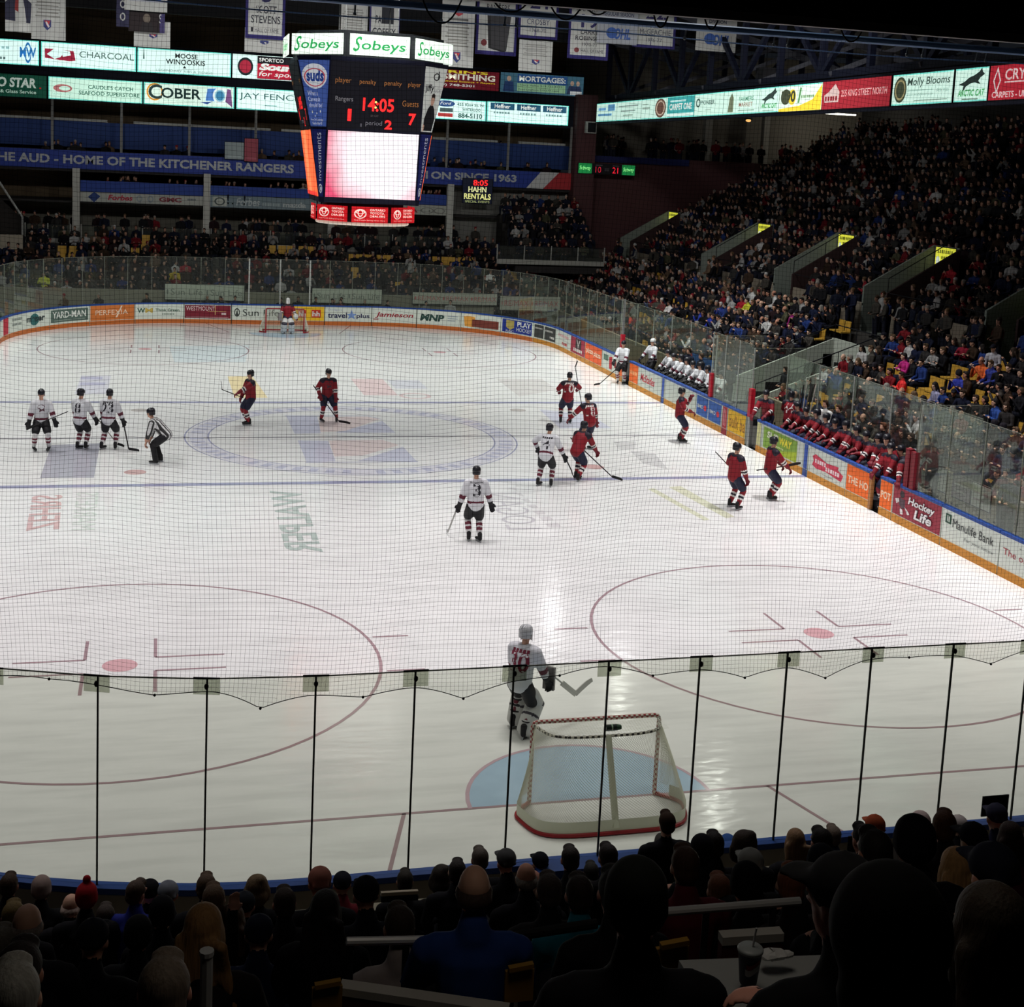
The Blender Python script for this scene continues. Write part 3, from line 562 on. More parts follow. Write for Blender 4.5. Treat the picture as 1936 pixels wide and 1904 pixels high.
struct(MB().box(-22, 42.2, -34, 46, 17.4, 17.6).build('ceiling', ROOFM), 'dim grey arena roof')
struct(MB().box(-22, 19.6, 42.5, 44.4, 12.9, 13.1).box(-22, 19.6, 40.2, 40.3, 12.7, 13.2).build('wall_far_upper', M('upper_band_navy', (28, 34, 52), .7)), 'dark band between the two rows of lit adverts')
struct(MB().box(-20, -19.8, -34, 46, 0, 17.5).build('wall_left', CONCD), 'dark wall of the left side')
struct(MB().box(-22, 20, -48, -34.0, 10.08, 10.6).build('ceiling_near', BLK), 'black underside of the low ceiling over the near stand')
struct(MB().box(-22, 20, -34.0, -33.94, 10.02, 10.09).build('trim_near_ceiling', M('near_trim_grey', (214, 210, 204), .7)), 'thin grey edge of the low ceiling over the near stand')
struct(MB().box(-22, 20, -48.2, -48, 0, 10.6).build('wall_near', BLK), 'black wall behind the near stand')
# roof trusses over the right side
def truss(name, x, y0, y1, n, zb, zt, label, slant=0):
    b = MB(); P = lambda y, z: (x+slant*(z-zb), y, z)
    b.bar(P(y0, zb), P(y1, zb), .3, .3); b.bar(P(y0, zt), P(y1, zt), .3, .3)
    for i in range(n+1):
        y = y0+(y1-y0)*i/n; b.bar(P(y, zb), P(y, zt), .26, .26)
        if i < n: y2 = y0+(y1-y0)*(i+1)/n; b.bar(P(y, zb) if i % 2 else P(y, zt), P(y2, zt) if i % 2 else P(y2, zb), .22, .22)
    struct(b.build(name, STEELB), label)
truss('trim_truss_1', 21.2, -26, 40, 16, 13.3, 16.9, 'navy roof truss above the long lit advert strip')
truss('trim_truss_2', 29, -26, 40, 12, 14.2, 17.0, 'second navy roof truss over the upper stand')
b = MB()
for y in (38, 31, 24, 17, 10, 3, -4): b.bar((19.5, y, 16.9), (33, y, 13.6), .22, .3); b.bar((21, y, 13.3), (30, y, 17.0), .14, .2)
struct(b.build('trim_braces', M('brace_pale', (96, 98, 108), .6)), 'pale sloping braces of the roof over the right side')
b = MB()
for y in (8, 16, 24, 32, 38): b.box(-20, 20, y, y+.3, 16.4, 17.4)
struct(b.build('trim_roof_beams', M('roof_beam', (40, 40, 44), .7)), 'dim roof beams over the ice')
# ---- near stand under the spectators
NYK = lambda k: -30.0-.8*k; NZ = lambda k: .72+.424*k
b = MB()
b.box(-16, 16, -29.7, -29.0, -.3, .3)
for k in range(16): b.box(-16, 16, NYK(k)-.45, NYK(k)+.35, -.3, NZ(k))
struct(b.build('floor_near_stand', M('near_concrete', (52, 48, 44), .8, .2, noise=.2, nscale=2)), 'stepped near stand under the spectators')
struct(MB().box(-16, 16, -29.2, -29.05, 0, .95).build('wall_near_front', M('near_front_grey', (150, 142, 128), .7, noise=.1)), 'grey wall along the back of the near boards')
struct(MB().box(20.14, 20.4, -26, 38.6, 11.6, 12.95).build('trim_sign_beam', STEELB), 'dark beam behind the long lit advert strip')
struct(MB().box(-20, 19.6, 40.03, 40.2, 11.3, 14.7).build('trim_sign_wall', M('sign_wall_navy', (20, 24, 38), .8)), 'dark wall behind the two lit advert rows')
# ================================================================== PROTECTIVE NETTING ABOVE THE NEAR GLASS
NETM = M('net_twine', (30, 30, 32), .8, .1, noise=0)
def netting():
    b = MB(); y0 = -28.52; r = .0012; dx = .0475
    s0, s1 = ns[0], ns[-1]
    def P(s, z):
        a, c = path(s, .03)
        k = (z-3.3)/7.2
        wob = .06*math.sin(s*1.9+z*1.1)+.05*math.sin(s*.7-z*.6)
        return Vector((a+.03*math.sin(z*1.7+s*.8), c+wob, z+.05*math.sin(s*1.15+.4*z)*(1-k)+.025*math.sin(s*3.1+z)))
    def bottom(s):
        t = (s-s0)/.56; k = min(int(t), 10**6); f = abs((t % 2)-1)
        j = s-s0
        # scallops hanging between the tie points half-way between the stanchions
        a = min(range(len(ns)-1), key=lambda i: 0 if ns[i] <= s <= ns[i+1] else 1+abs(ns[i]-s)); q = (s-ns[a])/(ns[a+1]-ns[a])
        dip = [.17, .04, .02, .03, .14, .1, .03, .12, .03, .15, .12, .08, .05, .14, .06][a % 15]
        return 3.26-dip*(1-abs(2*q-1))**1.6
    zs = np.arange(3.2, 10.55, .32)
    n = int((s1-s0)/dx)
    for i in range(n+1):
        s = s0+i*dx; zb = bottom(s); zz = [zb]+[z for z in zs if z > zb+.05]+[10.5]
        b.tube([P(s, z) for z in zz], r, 3, 0, False)
    for j in range(int((10.5-3.12)/dx)):
        z = 3.12+j*dx; run = []
        for s in np.arange(s0, s1, .19):
            if z > bottom(s): run.append(P(s, z))
            else:
                if len(run) > 1: b.tube(run, r, 3, 0, False)
                run = []
        if len(run) > 1: b.tube(run, r, 3, 0, False)
    o = b.build('protective_net', NETM)
    tag(o, 'fine black protective net hanging from the blue pipe above the near end glass', 'safety net')
    c = MB(); c.tube([P(s, bottom(s)) for s in np.arange(s0, s1, .07)], .005, 4, 0, False); c.build('hem_cord', BLACK, o)
    for i in range(len(ns)-1):
        s = (ns[i]+ns[i+1])/2; MB().ball(P(s, bottom(s)), .016, .016, .016, 8, 5).build('tie_knot', BLACK, o)
    p = MB(); p.tube([(x, -28.6, 10.55) for x in np.linspace(-9.5, 13, 24)], .04, 10)
    po = p.build('net_pipe', M('net_pipe_blue', (140, 178, 226), .4, .4)); tag(po, 'light blue pipe carrying the protective net across the near end', 'pipe')
    cb = MB(); cb.tube([(x, -28.5, 10.42-.02*math.sin(x)) for x in np.linspace(-9.5, 13, 60)], .008, 5)
    co = cb.build('net_cable', M('net_cable_blue', (140, 170, 214), .4, .4)); tag(co, 'thin blue cable strung just under the blue net pipe', 'cable')
    for x in (-4.2, -3.3, -2.62, -2.5, -.6, .45, .62, 2.1, 2.3, 3.0, 3.12):
        h = thing('net_shackle', 'small bright shackle hanging from the blue net pipe', 'shackle', (x, -28.56, 10.5), 0, 'net shackles')
        MB().tube([(0, 0, .02), (0, .02, -.06)], .01, 6).build('pin', STEEL, h); MB().ball((0, .02, -.07), .018, .012, .02, 8, 5).build('ring', STEEL, h)
    for k, (u, v, wd, dp) in enumerate(((835, 8, .44, .3), (965, 3, .5, .22), (1070, 6, .45, .28), (1130, 8, .4, .22), (1250, 25, .22, .26), (1345, 40, .2, .2), (1440, 45, .34, .12), (1610, 55, .34, .25))):
        c0 = aty(u, v, -29.4); lp = MB()
        lp.tube([c0+Vector((wd*(t-.5), 0, dp*(abs(2*t-1)**2.2)-dp+.12)) for t in np.linspace(0, 1, 18)], .009, 6)
        tag(lp.build('hanging_cable', BLACK), ['large black cable loop above the scoreboard', 'black cable loop over the banner with a dark speaker', 'black cable loop over the purple banner bottom', 'black cable loop left of the jersey number banner', 'black cable loop over the rightmost numbered banner', 'small black cable loop beside the league banner', 'shallow black cable right of the league banner', 'black cable loop above the long lit advert strip'][k], 'cable')
netting()
# ================================================================== GOALS
def goal(y, sgn, label):
    """sgn = -1: the net bulges towards -y"""
    g = thing('hockey_goal', label, 'hockey goal', (0, y, 0))
    lace = bpy.data.materials.new('laced_red_post'); lace.use_nodes = True; nt = lace.node_tree; bs = nt.nodes['Principled BSDF']
    ck = nt.nodes.new('ShaderNodeTexChecker'); ck.inputs['Scale'].default_value = 26; tc = nt.nodes.new('ShaderNodeTexCoord')
    ck.inputs[1].default_value = (*lin((150, 40, 48)), 1); ck.inputs[2].default_value = (*lin((214, 206, 196)), 1); nt.links.new(tc.outputs['Object'], ck.inputs[0]); nt.links.new(ck.outputs[0], bs.inputs[0])
    lc2 = bpy.data.materials.new('laced_black_white'); lc2.use_nodes = True; nt = lc2.node_tree; bs = nt.nodes['Principled BSDF']
    ck = nt.nodes.new('ShaderNodeTexChecker'); ck.inputs['Scale'].default_value = 24; tc = nt.nodes.new('ShaderNodeTexCoord')
    ck.inputs[1].default_value = (*lin((40, 36, 36)), 1); ck.inputs[2].default_value = (*lin((206, 202, 190)), 1); nt.links.new(tc.outputs['Object'], ck.inputs[0]); nt.links.new(ck.outputs[0], bs.inputs[0])
    RP = M('goal_red', (150, 26, 36), .4, .4); TW = M('goal_twine', (216, 216, 200), .8, .1, noise=0); PADW = M('goal_pad_white', (206, 208, 190), .5, .3)
    h = 1.22; a = .945
    for sx in (-1, 1): MB().tube([(sx*a, 0, 0), (sx*a, 0, h-.06), (sx*(a-.02), 0, h-.015), (sx*(a-.07), 0, h)], .032, 10).build('goal_post', lace if sgn < 0 else RP, g)
    MB().tube([(-a+.06, 0, h), (a-.06, 0, h)], .032, 10).build('crossbar', lace if sgn < 0 else RP, g)
    def base(t): # t 0..1 left post round the back to the right post
        return plan(t, 1.02, 1.2, .5)
    def top(t): return plan(t, .5, a-.03, .42)
    def plan(t, d, hw, rad):
        pts = [(-a, 0), (-hw, -(d-rad)*.55), (-hw, -(d-rad)), (-hw+rad*.3, -d+rad*.28), (-hw+rad, -d), (0, -d-.02), (hw-rad, -d), (hw-rad*.3, -d+rad*.28), (hw, -(d-rad)), (hw, -(d-rad)*.55), (a, 0)]
        n = len(pts)-1; k = min(int(t*n), n-1); f = t*n-k
        p = [pts[max(0, min(n, k+i-1))] for i in range(4)]
        c = lambda j: .5*((2*p[1][j])+(-p[0][j]+p[2][j])*f+(2*p[0][j]-5*p[1][j]+4*p[2][j]-p[3][j])*f*f+(-p[0][j]+3*p[1][j]-3*p[2][j]+p[3][j])*f**3)
        return c(0), c(1)*-sgn
    B = lambda t, z=0: Vector((*base(t), z)); T = lambda t, z=h-.02: Vector((*top(t), z))
    S = lambda t, v: B(t, .2)*(1-v)+T(t)*v+Vector((0, (.06*math.sin(PI*v))*-sgn*-1, 0))
    MB().tube([B(t, .03) for t in np.linspace(0, 1, 40)], .03, 8).build('base_frame', RP, g)
    MB().grid([[B(t, .045)+Vector((0, sgn*.0, 0)), B(t, .22)] for t in np.linspace(.06, .94, 48)]).build('base_skirt', PADW, g, True)
    MB().tube([T(t, h-.03) for t in np.linspace(0, 1, 40)], .022, 8).build('top_shelf_bar', lc2, g)
    MB().tube([T(.5), T(.5)*.5+B(.5)*.5+Vector((0, 0, .05)), B(.5, .1)], [.045, .05, .05], 8).build('back_pad', PADW, g)
    n = MB(); N = 150
    for k in range(-28, N):
        for d in (1, -1):
            pts = []
            for j in range(15):
                v = j/14; t = (k+d*v*28+(28 if d < 0 else 0))/N
                if 0.02 <= t <= .98: pts.append(S(t, v))
            if len(pts) > 1: n.tube(pts, .0022, 3, 0, False)
    for k in range(1, 44):  # roof of the net
        x = -a+2*a*k/44
        ts = min(np.linspace(.02, .98, 97), key=lambda t: abs(top(t)[0]-x) if .15 < t < .85 or True else 9)
        n.tube([Vector((x, 0, h)), Vector((x, top(ts)[1], h-.03))], .002, 3, 0, False)
    for k in range(1, 11):
        yy = k/11*.48*sgn
        n.tube([Vector((-a+.02, yy, h-.01)), Vector((a-.02, yy, h-.01))], .002, 3, 0, False)
    n.build('goal_netting', TW, g)
    return g
goal(-GL, -1, 'near hockey goal with red posts and white net, seen from behind')
goal(GL, 1, 'far hockey goal with thin red posts behind the red goalkeeper')
wb = thing('water_bottle', 'black water bottle lying on top of the near goal net', 'bottle', (.1, -GL-.38, 1.245), 0)
MB().tube([(-.1, 0, 0), (.06, 0, .0)], .045, 12).build('bottle_body', M('bottle_black', (22, 34, 28), .3, .5), wb); MB().tube([(.06, 0, 0), (.09, 0, 0), (.13, 0, 0)], [.045, .04, .03], 10).build('bottle_cap', M('bottle_cap_green', (40, 70, 48), .4), wb)
MB().tube([(-.02, 0, 0), (.0, 0, 0)], .047, 12).build('bottle_band', M('bottle_band', (150, 170, 150), .4), wb)
# ================================================================== CENTRE-HUNG SCOREBOARD
HOUS = M('scoreboard_navy', (22, 24, 52), .5, .3); LED = (255, 40, 40); AMB = (220, 150, 84)
sb = thing('scoreboard', 'centre-hung eight-sided scoreboard with lit screen and red digits', 'scoreboard', (.07, 0, 0))
def YF(z): return 1.55+(z-7.7)*(.3/2.05) if z < 9.75 else 1.85+(z-9.75)*(.43/2.0)
HW = 1.40
def octa(z, f=None, hw=HW):
    f = f or YF(z)
    return [(hw, -f, z), (f, -hw, z), (f, hw, z), (hw, f, z), (-hw, f, z), (-f, hw, z), (-f, -hw, z), (-hw, -f, z)]
h = MB(); h.grid([octa(z) for z in (7.55, 7.7, 9.75, 11.75, 11.85)], 0, True, True); h.build('housing', HOUS, sb)
MB().grid([octa(11.8, 2.2, 1.0), octa(12.62, 2.2, 1.0)], 0, True, True).build('upper_drum', DARK, sb)
MB().grid([octa(6.9, 1.2, .55), octa(7.6, 1.2, .55)], 0, True, True).build('lower_drum', DARK, sb)
rim = [(1.42*math.cos(a), 1.42*math.sin(a)) for a in np.linspace(0, 2*PI, 41)]
MB().tube([(x, y, 6.92) for x, y in rim], .05, 8).build('bottom_rim', C((226, 214, 196), .4), sb)
for sx in (-.8, .8):
    for sy in (-.8, .8): MB().tube([(sx, sy, 12.6), (sx, sy, 17.4)], .02, 6).build('suspension_cable', STEEL, sb)
def panel(name, pl, pr, z0, z1, bg, items, emit=0, d=.02, lab=None, pl1=None, pr1=None):
    """panel between left and right edge points (x, y at z0 and z1 given by functions)"""
    A, B_, Cc, D = Vector((*pl(z0), z0)), Vector((*pr(z0), z0)), Vector((*pr(z1), z1)), Vector((*pl(z1), z1))
    n = (B_-A).cross(D-A).normalized()
    f = lambda u, v, o: (A.lerp(B_, u)).lerp(D.lerp(Cc, u), v)+n*(o+d)
    m = MB().hexa([f(0, 0, -.03), f(1, 0, -.03), f(1, 0, 0), f(0, 0, 0), f(0, 1, -.03), f(1, 1, -.03), f(1, 1, 0), f(0, 1, 0)]).build(name, bg if not isinstance(bg, tuple) else C(bg, emit), sb)
    if lab: m['label'] = lab
    marks(m, items, f, emit)
    return m
FR = (lambda z: (-HW+.03, -YF(z)), lambda z: (HW-.03, -YF(z))); LC = (lambda z: (-YF(z)+.03, -HW-.03), lambda z: (-HW-.03, -YF(z)+.03)); RCn = (lambda z: (HW+.03, -YF(z)+.03), lambda z: (YF(z)-.03, -HW-.03))
LS = (lambda z: (-YF(z), HW-.03), lambda z: (-YF(z), -HW+.03)); RS = (lambda z: (YF(z), -HW+.03), lambda z: (YF(z), HW-.03)); BK = (lambda z: (HW-.03, YF(z)), lambda z: (-HW+.03, YF(z)))
scr = bpy.data.materials.new('bright_screen'); scr.use_nodes = True; nt = scr.node_tree; bs = nt.nodes['Principled BSDF']
tc = nt.nodes.new('ShaderNodeTexCoord'); nz = nt.nodes.new('ShaderNodeTexNoise'); nz.inputs['Scale'].default_value = 1.1; nz.inputs['Detail'].default_value = 2
gr = nt.nodes.new('ShaderNodeTexGradient'); gr.gradient_type = 'SPHERICAL'; mp = nt.nodes.new('ShaderNodeMapping'); mp.inputs['Location'].default_value = (-.42*.42, 0, -9.0*.42); mp.inputs['Scale'].default_value = (.42, 0, .42)
ad = nt.nodes.new('ShaderNodeMath'); ad.operation = 'MULTIPLY_ADD'; ad.inputs[1].default_value = .35
cr = nt.nodes.new('ShaderNodeValToRGB'); cr.color_ramp.elements[0].position = .36; cr.color_ramp.elements[0].color = (*lin((226, 70, 110)), 1); cr.color_ramp.elements[1].position = .7; cr.color_ramp.elements[1].color = (1, .93, .98, 1)
nt.links.new(tc.outputs['Object'], mp.inputs[0]); nt.links.new(mp.outputs[0], gr.inputs[0]); nt.links.new(tc.outputs['Object'], nz.inputs['Vector'])
nt.links.new(nz.outputs['Fac'], ad.inputs[0]); nt.links.new(gr.outputs['Fac'], ad.inputs[2]); nt.links.new(ad.outputs[0], cr.inputs[0]); nt.links.new(cr.outputs[0], bs.inputs['Emission Color']); bs.inputs['Emission Strength'].default_value = 1.15; bs.inputs['Base Color'].default_value = (.05, .05, .05, 1)
disp = [('t', 'player', .05, .22, .66, .76, AMB), ('t', 'penalty', .31, .49, .66, .75, AMB), ('t', 'penalty', .58, .77, .66, .75, AMB), ('t', 'player', .84, .98, .66, .75, AMB),
        ('t', 'Rangers', .06, .25, .39, .48, (190, 190, 196)), ('t', 'Guests', .79, .97, .38, .47, AMB), ('t', '14:05', .36, .7, .28, .48, LED, {'b': .02, 'e': 1.6}), ('e', .5, .42, .012, .016, (255, 220, 120), {'e': 1.5}), ('e', .5, .34, .012, .016, (255, 220, 120), {'e': 1.5}),
        ('t', '1', .2, .24, .12, .3, LED, {'b': .03, 'e': 1.6}), ('t', '7', .87, .95, .1, .28, LED, {'b': .03, 'e': 1.6}), ('t', 'period', .4, .58, .05, .14, (170, 170, 180)), ('t', '2', .61, .69, .02, .16, LED, {'b': .03, 'e': 1.6}), ('t', 'SHOT', .45, .54, .2, .23, (120, 110, 110)), ('r', .34, .04, .36, .09, (120, 120, 130))]
panel('score_display', *FR, 9.78, 11.72, (24, 24, 36), disp, .15); panel('score_display', *LS, 9.78, 11.72, (24, 24, 36), [('t', '14:05', .36, .7, .28, .48, LED, {'b': .02, 'e': 1.2}), ('t', '1', .2, .24, .12, .3, LED, {'e': 1.2}), ('t', '7', .87, .95, .1, .28, LED, {'e': 1.2}), ('t', 'period', .4, .58, .05, .14, (170, 170, 180)), ('t', '2', .61, .69, .02, .16, LED, {'e': 1.2}), ('t', 'player', .05, .22, .66, .76, AMB), ('t', 'player', .84, .98, .66, .75, AMB)], .1)
panel('video_screen', *FR, 7.72, 9.7, scr, [], lab='bright video screen, white with pink edges')
panel('video_screen', *LS, 7.72, 9.7, (255, 110, 64), [('r', .2, 0, .5, 1, (255, 140, 90)), ('r', 0, 0, 1, .06, (230, 60, 50))], 1.0, lab='orange video screen seen edge on')
panel('video_screen', *RS, 7.72, 9.7, (255, 110, 64), [], 1.0); panel('video_screen', *BK, 7.72, 9.7, (255, 150, 160), [], 1.0)
panel('corner_advert', *LC, 9.8, 11.72, (70, 96, 170), [('e', .5, .76, .46, .19, (226, 232, 240)), ('t', 'suds', .18, .84, .68, .86, (40, 70, 150), {'b': .04, 'sh': .1}), ('o', .5, .74, .4, .14, .12, (200, 90, 100)), ('t', 'What a', .14, .6, .47, .54, (220, 226, 240)), ('t', 'Carwash', .14, .68, .38, .45, (220, 226, 240)), ('t', 'should be!', .14, .8, .29, .36, (220, 226, 240)), ('e', .26, .22, .03, .02, WH), ('e', .5, .2, .02, .015, WH), ('e', .7, .23, .03, .02, WH), ('e', .4, .16, .02, .015, WH), ('t', 'Hwy 24 Cambridge', .14, .86, .08, .12, WH), ('t', 'North of the 401', .2, .8, .03, .07, WH)], .35, lab='blue corner advert with a pale oval')
panel('corner_advert', *RCn, 9.8, 11.72, (216, 220, 214), [('o', .56, .86, .16, .06, .3, (40, 40, 40)), ('r', .62, .82, .66, .95, (40, 40, 40)), ('t', 'jiffy', .04, .5, .6, .74, (30, 30, 34), {'b': .02}), ('t', 'lube', .52, .94, .62, .72, (170, 170, 170)), ('p', [(.08, .02), (.86, .02), (.9, .22), (.74, .36), (.62, .42), (.44, .42), (.3, .36), (.1, .2)], (26, 26, 30)), ('e', .54, .5, .11, .09, (190, 150, 130)), ('p', [(.42, .5), (.44, .58), (.54, .61), (.64, .58), (.66, .5), (.6, .54), (.48, .54)], (40, 30, 28)), ('p', [(.0, .0), (.1, .02), (.16, .1), (.04, .12)], (200, 160, 140))], .3, lab='white corner advert with a standing man in black')
for q in (LC, RCn): panel('corner_strip', *q, 7.72, 9.72, (30, 38, 104), [('o', .5, .12, .36, .07, .35, (216, 220, 234)), ('e', .56, .12, .14, .035, (216, 220, 234)), ('t', 'Investments', .3, .7, .24, .95, (216, 220, 234), {'rot': 1})], .18, lab='navy corner strip with a round mark and upright lettering')
def ring8(f, hw, z0, z1, bg, items, emit, name, idx):
    o = octa(0, f, hw)
    for k in idx:
        a, b_ = [(o[7], o[0]), (o[0], o[1]), (o[6], o[7]), (o[5], o[6]), (o[1], o[2]), (o[3], o[4])][k]
        a, b_ = Vector(a[:2]), Vector(b_[:2]); a2, b2 = a.lerp(b_, .05), a.lerp(b_, .95)
        panel(name, lambda z: a2, lambda z: b2, z0, z1, bg, items, emit, .04)
GRN = (40, 150, 80)
ring8(2.48, .98, 11.9, 12.5, (236, 250, 236), [('t', 'S', .05, .2, .16, .88, GRN, {'sh': .4, 'b': .012}), ('t', 'obeys', .19, .93, .14, .72, GRN, {'b': .012, 'sh': .12})], 1.05, 'crown_sign', range(6))
ring8(1.52, .62, 6.98, 7.46, (196, 24, 32), [('o', .24, .55, .17, .3, .2, (255, 226, 214)), ('o', .24, .6, .07, .24, .3, (255, 226, 214)), ('o', .24, .66, .13, .13, .3, (255, 226, 214)), ('t', 'ONTARIO', .5, .92, .74, .88, (255, 226, 214), {'b': .02}), ('t', 'TOYOTA', .5, .9, .54, .68, (255, 226, 214), {'b': .02}), ('t', 'DEALERS', .5, .92, .34, .48, (255, 226, 214), {'b': .02}), ('t', 'Real People Selling Great Cars', .08, .92, .1, .19, (255, 200, 190))], .75, 'base_sign', range(6))
# ================================================================== LIT ADVERT ROWS AT THE FAR END
LIT = (222, 255, 246); EM = .95; TEAL = (110, 214, 200); X, Z, Yd = (1, 0, 0), (0, 0, 1), (0, -1, 0)
EDG = [('r', 0, 0, 1, .04, TEAL), ('r', 0, .96, 1, 1, TEAL), ('r', 0, 0, .012, 1, TEAL), ('r', .988, 0, 1, 1, TEAL)]  # cyan glow at the sign edges, painted as border strips
def far(x0, x1, z0, z1, label, bg, items, emit=EM, edge=True): sign('lit_sign', label, 'sign', (x0, 39.9, z0), X, Z, x1-x0, z1-z0, bg, (EDG if edge else [])+items, emit)
BK_ = (40, 44, 44)
far(-18, -12.86, 13.17, 14.55, 'lit white sign with a blue monogram at the left end of the upper row', LIT, [('t', 'MW', .8, .97, .3, .72, (40, 110, 170), {'b': .03}), ('o', .885, .5, .035, .42, .25, (40, 110, 170)), ('b', .3, .7, .6, .7, (150, 190, 190), 9), ('b', .4, .66, .18, .28, (90, 110, 110), 8)])
far(-12.75, -7.56, 13.17, 14.55, 'lit white sign with a maroon animal silhouette in the upper row', LIT, [('p', [(.04, .72), (.12, .72), (.34, .68), (.36, .3), (.3, .26), (.04, .34)], (150, 40, 62)), ('p', [(.06, .5), (.14, .74), (.3, .66), (.31, .5), (.2, .4), (.14, .32)], LIT), ('p', [(.18, .28), (.24, .28), (.22, .5)], (150, 40, 62)), ('t', 'CHARCOAL', .4, .98, .44, .7, (84, 104, 100), {'b': .005}), ('t', 'steakhouse', .68, .92, .26, .34, (170, 200, 196))])
far(-7.48, -2.18, 13.17, 14.55, 'lit white sign with two dark words one above the other in the upper row', LIT, [('t', 'MOOSE', .4, .64, .66, .86, BK_, {'b': .02}), ('t', 'WINOOSKIS', .3, .72, .4, .62, BK_, {'b': .02}), ('p', [(.48, .26), (.52, .26), (.5, .36)], BK_), ('t', 'LEGENDARY RIBS & WINGS', .2, .8, .08, .18, (110, 130, 126)), ('p', [(.06, .55), (.075, .55), (.07, 1), (.065, 1)], (30, 60, 60))])
far(-2.09, 3.2, 13.17, 14.55, 'lit sign with a round red ball and red lettering in the upper row', LIT, [('e', .14, .5, .085, .38, (34, 40, 44)), ('e', .14, .5, .065, .28, (160, 40, 60)), ('p', [(.27, .02), (1, .02), (1, .98), (.27, .98)], (30, 30, 34)), ('r', .27, .04, 1, .66, (176, 34, 56)), ('t', 'SPORTCO', .29, .56, .74, .9, WH, {'b': .02}), ('t', 'Source', .29, .82, .38, .68, WH, {'b': .06, 'sh': .2}), ('t', 'for sports', .29, .76, .08, .34, WH, {'b': .01, 'sh': .2})], edge=False)
far(-18, -12.46, 11.37, 12.62, 'dark green sign with white capitals at the left end of the lower row', (26, 84, 66), [('t', 'AUTO STAR', .3, .9, .42, .86, (226, 244, 232), {'b': .04, 'sh': .1}), ('t', 'Auto & Glass Service', .42, .9, .16, .32, (200, 230, 214), {'b': .02}), ('e', .94, .44, .01, .04, (200, 50, 50))], .35, False)
far(-12.35, -7.19, 11.37, 12.62, 'lit pale green sign with a red fish emblem in the lower row', (206, 246, 226), [('e', .15, .5, .1, .18, (176, 110, 110)), ('e', .17, .5, .06, .1, (206, 246, 226)), ('t', "CAUDLE'S CATCH", .42, .9, .54, .72, (50, 100, 86), {'b': .015}), ('t', 'SEAFOOD SUPERSTORE', .32, .97, .26, .44, (44, 92, 78), {'b': .015}), ('t', 'SEAFOOD', .04, .24, .2, .28, (150, 180, 170))], .8)
far(-7.11, -1.96, 11.37, 12.62, 'lit white sign with a rainbow letter and a round blue emblem in the lower row', (224, 250, 234), [('o', .12, .58, .09, .4, .2, (214, 150, 60)), ('t', 'C', .05, .2, .26, .92, (40, 60, 60), {'b': .02}), ('t', 'OBER', .19, .63, .32, .8, (30, 50, 50), {'b': .02}), ('t', 'printing solutions', .22, .56, .18, .26, (140, 170, 160)), ('p', [(.68, .3), (.82, .3), (.84, .9), (.7, .86)], (80, 130, 200)), ('e', .84, .56, .08, .38, (150, 200, 214)), ('o', .84, .56, .08, .38, .25, (236, 250, 246)), ('e', .84, .56, .045, .22, (60, 130, 170)), ('p', [(.9, .3), (.98, .05), (.96, .86), (.92, .9)], (120, 80, 130)), ('p', [(.62, .2), (.76, .28), (.7, .14)], (50, 80, 150))], .85)
far(-1.84, 4.1, 11.37, 12.62, 'lit white sign with thin dark capitals ending behind the scoreboard', LIT, [('t', 'JAY FENCING', .03, .78, .42, .78, (60, 96, 96), {'b': 0}), ('r', .28, .2, .4, .26, (150, 190, 186))])
far(8.1, 14.04, 13.33, 14.45, 'maroon sign with yellow and white capitals right of the scoreboard', (110, 28, 40), [('t', "ORIN'S", .3, .88, .82, .98, (240, 220, 60), {'b': .03}), ('t', 'GOLDSMITHING', .06, .96, .48, .8, (244, 240, 220), {'b': .03}), ('t', 'Jewellery + Diamond Settings + Repairs', .1, .96, .32, .43, (240, 210, 60), {'b': .02}), ('t', '(519) 748-5301', .3, .74, .08, .25, WH, {'b': .02})], .45, False)
far(14.14, 19.51, 13.3, 14.5, 'blue and green sign with white capitals and small people right of the maroon one', (70, 110, 130), [('r', .2, .1, .78, .5, (150, 190, 150)), ('r', .2, .52, .8, .96, (44, 84, 140)), ('t', 'MORTGAGES:', .22, .78, .6, .88, WH, {'b': .03}), ('t', 'Tracy Valko 519.722.4123', .22, .74, .34, .46, (40, 60, 70)), ('t', 'Fred Leighton 519.577.1664', .22, .7, .12, .24, (40, 60, 70)), ('p', [(.03, .04), (.16, .04), (.15, .56), (.05, .56)], (40, 60, 100)), ('e', .1, .7, .025, .14, (190, 160, 140)), ('p', [(.8, .1), (.98, .1), (.96, .5), (.82, .5)], (50, 60, 90)), ('e', .86, .64, .022, .13, (190, 160, 140)), ('e', .93, .64, .022, .13, (190, 160, 140)), ('r', .84, .06, .98, .24, (220, 226, 226))], .4, False)
far(7.5, 13.3, 11.45, 12.66, 'lit white sign with a blue oval and a telephone number, right of the scoreboard', LIT, [('e', .56, .78, .1, .16, (50, 80, 130)), ('t', 'Ford', .5, .62, .72, .86, WH, {'sh': .3}), ('r', .5, .36, .64, .56, (70, 90, 90)), ('r', .48, .12, .64, .3, (176, 60, 60)), ('t', '455 King St. N.', .68, .98, .66, .84, (60, 96, 90), {'b': .02}), ('t', 'WATERLOO', .74, .94, .46, .6, (60, 96, 90), {'b': .02}), ('r', .66, .4, .98, .42, (120, 160, 150)), ('t', '884-5110', .7, .96, .1, .34, (60, 96, 90), {'b': .03})])
HF = []
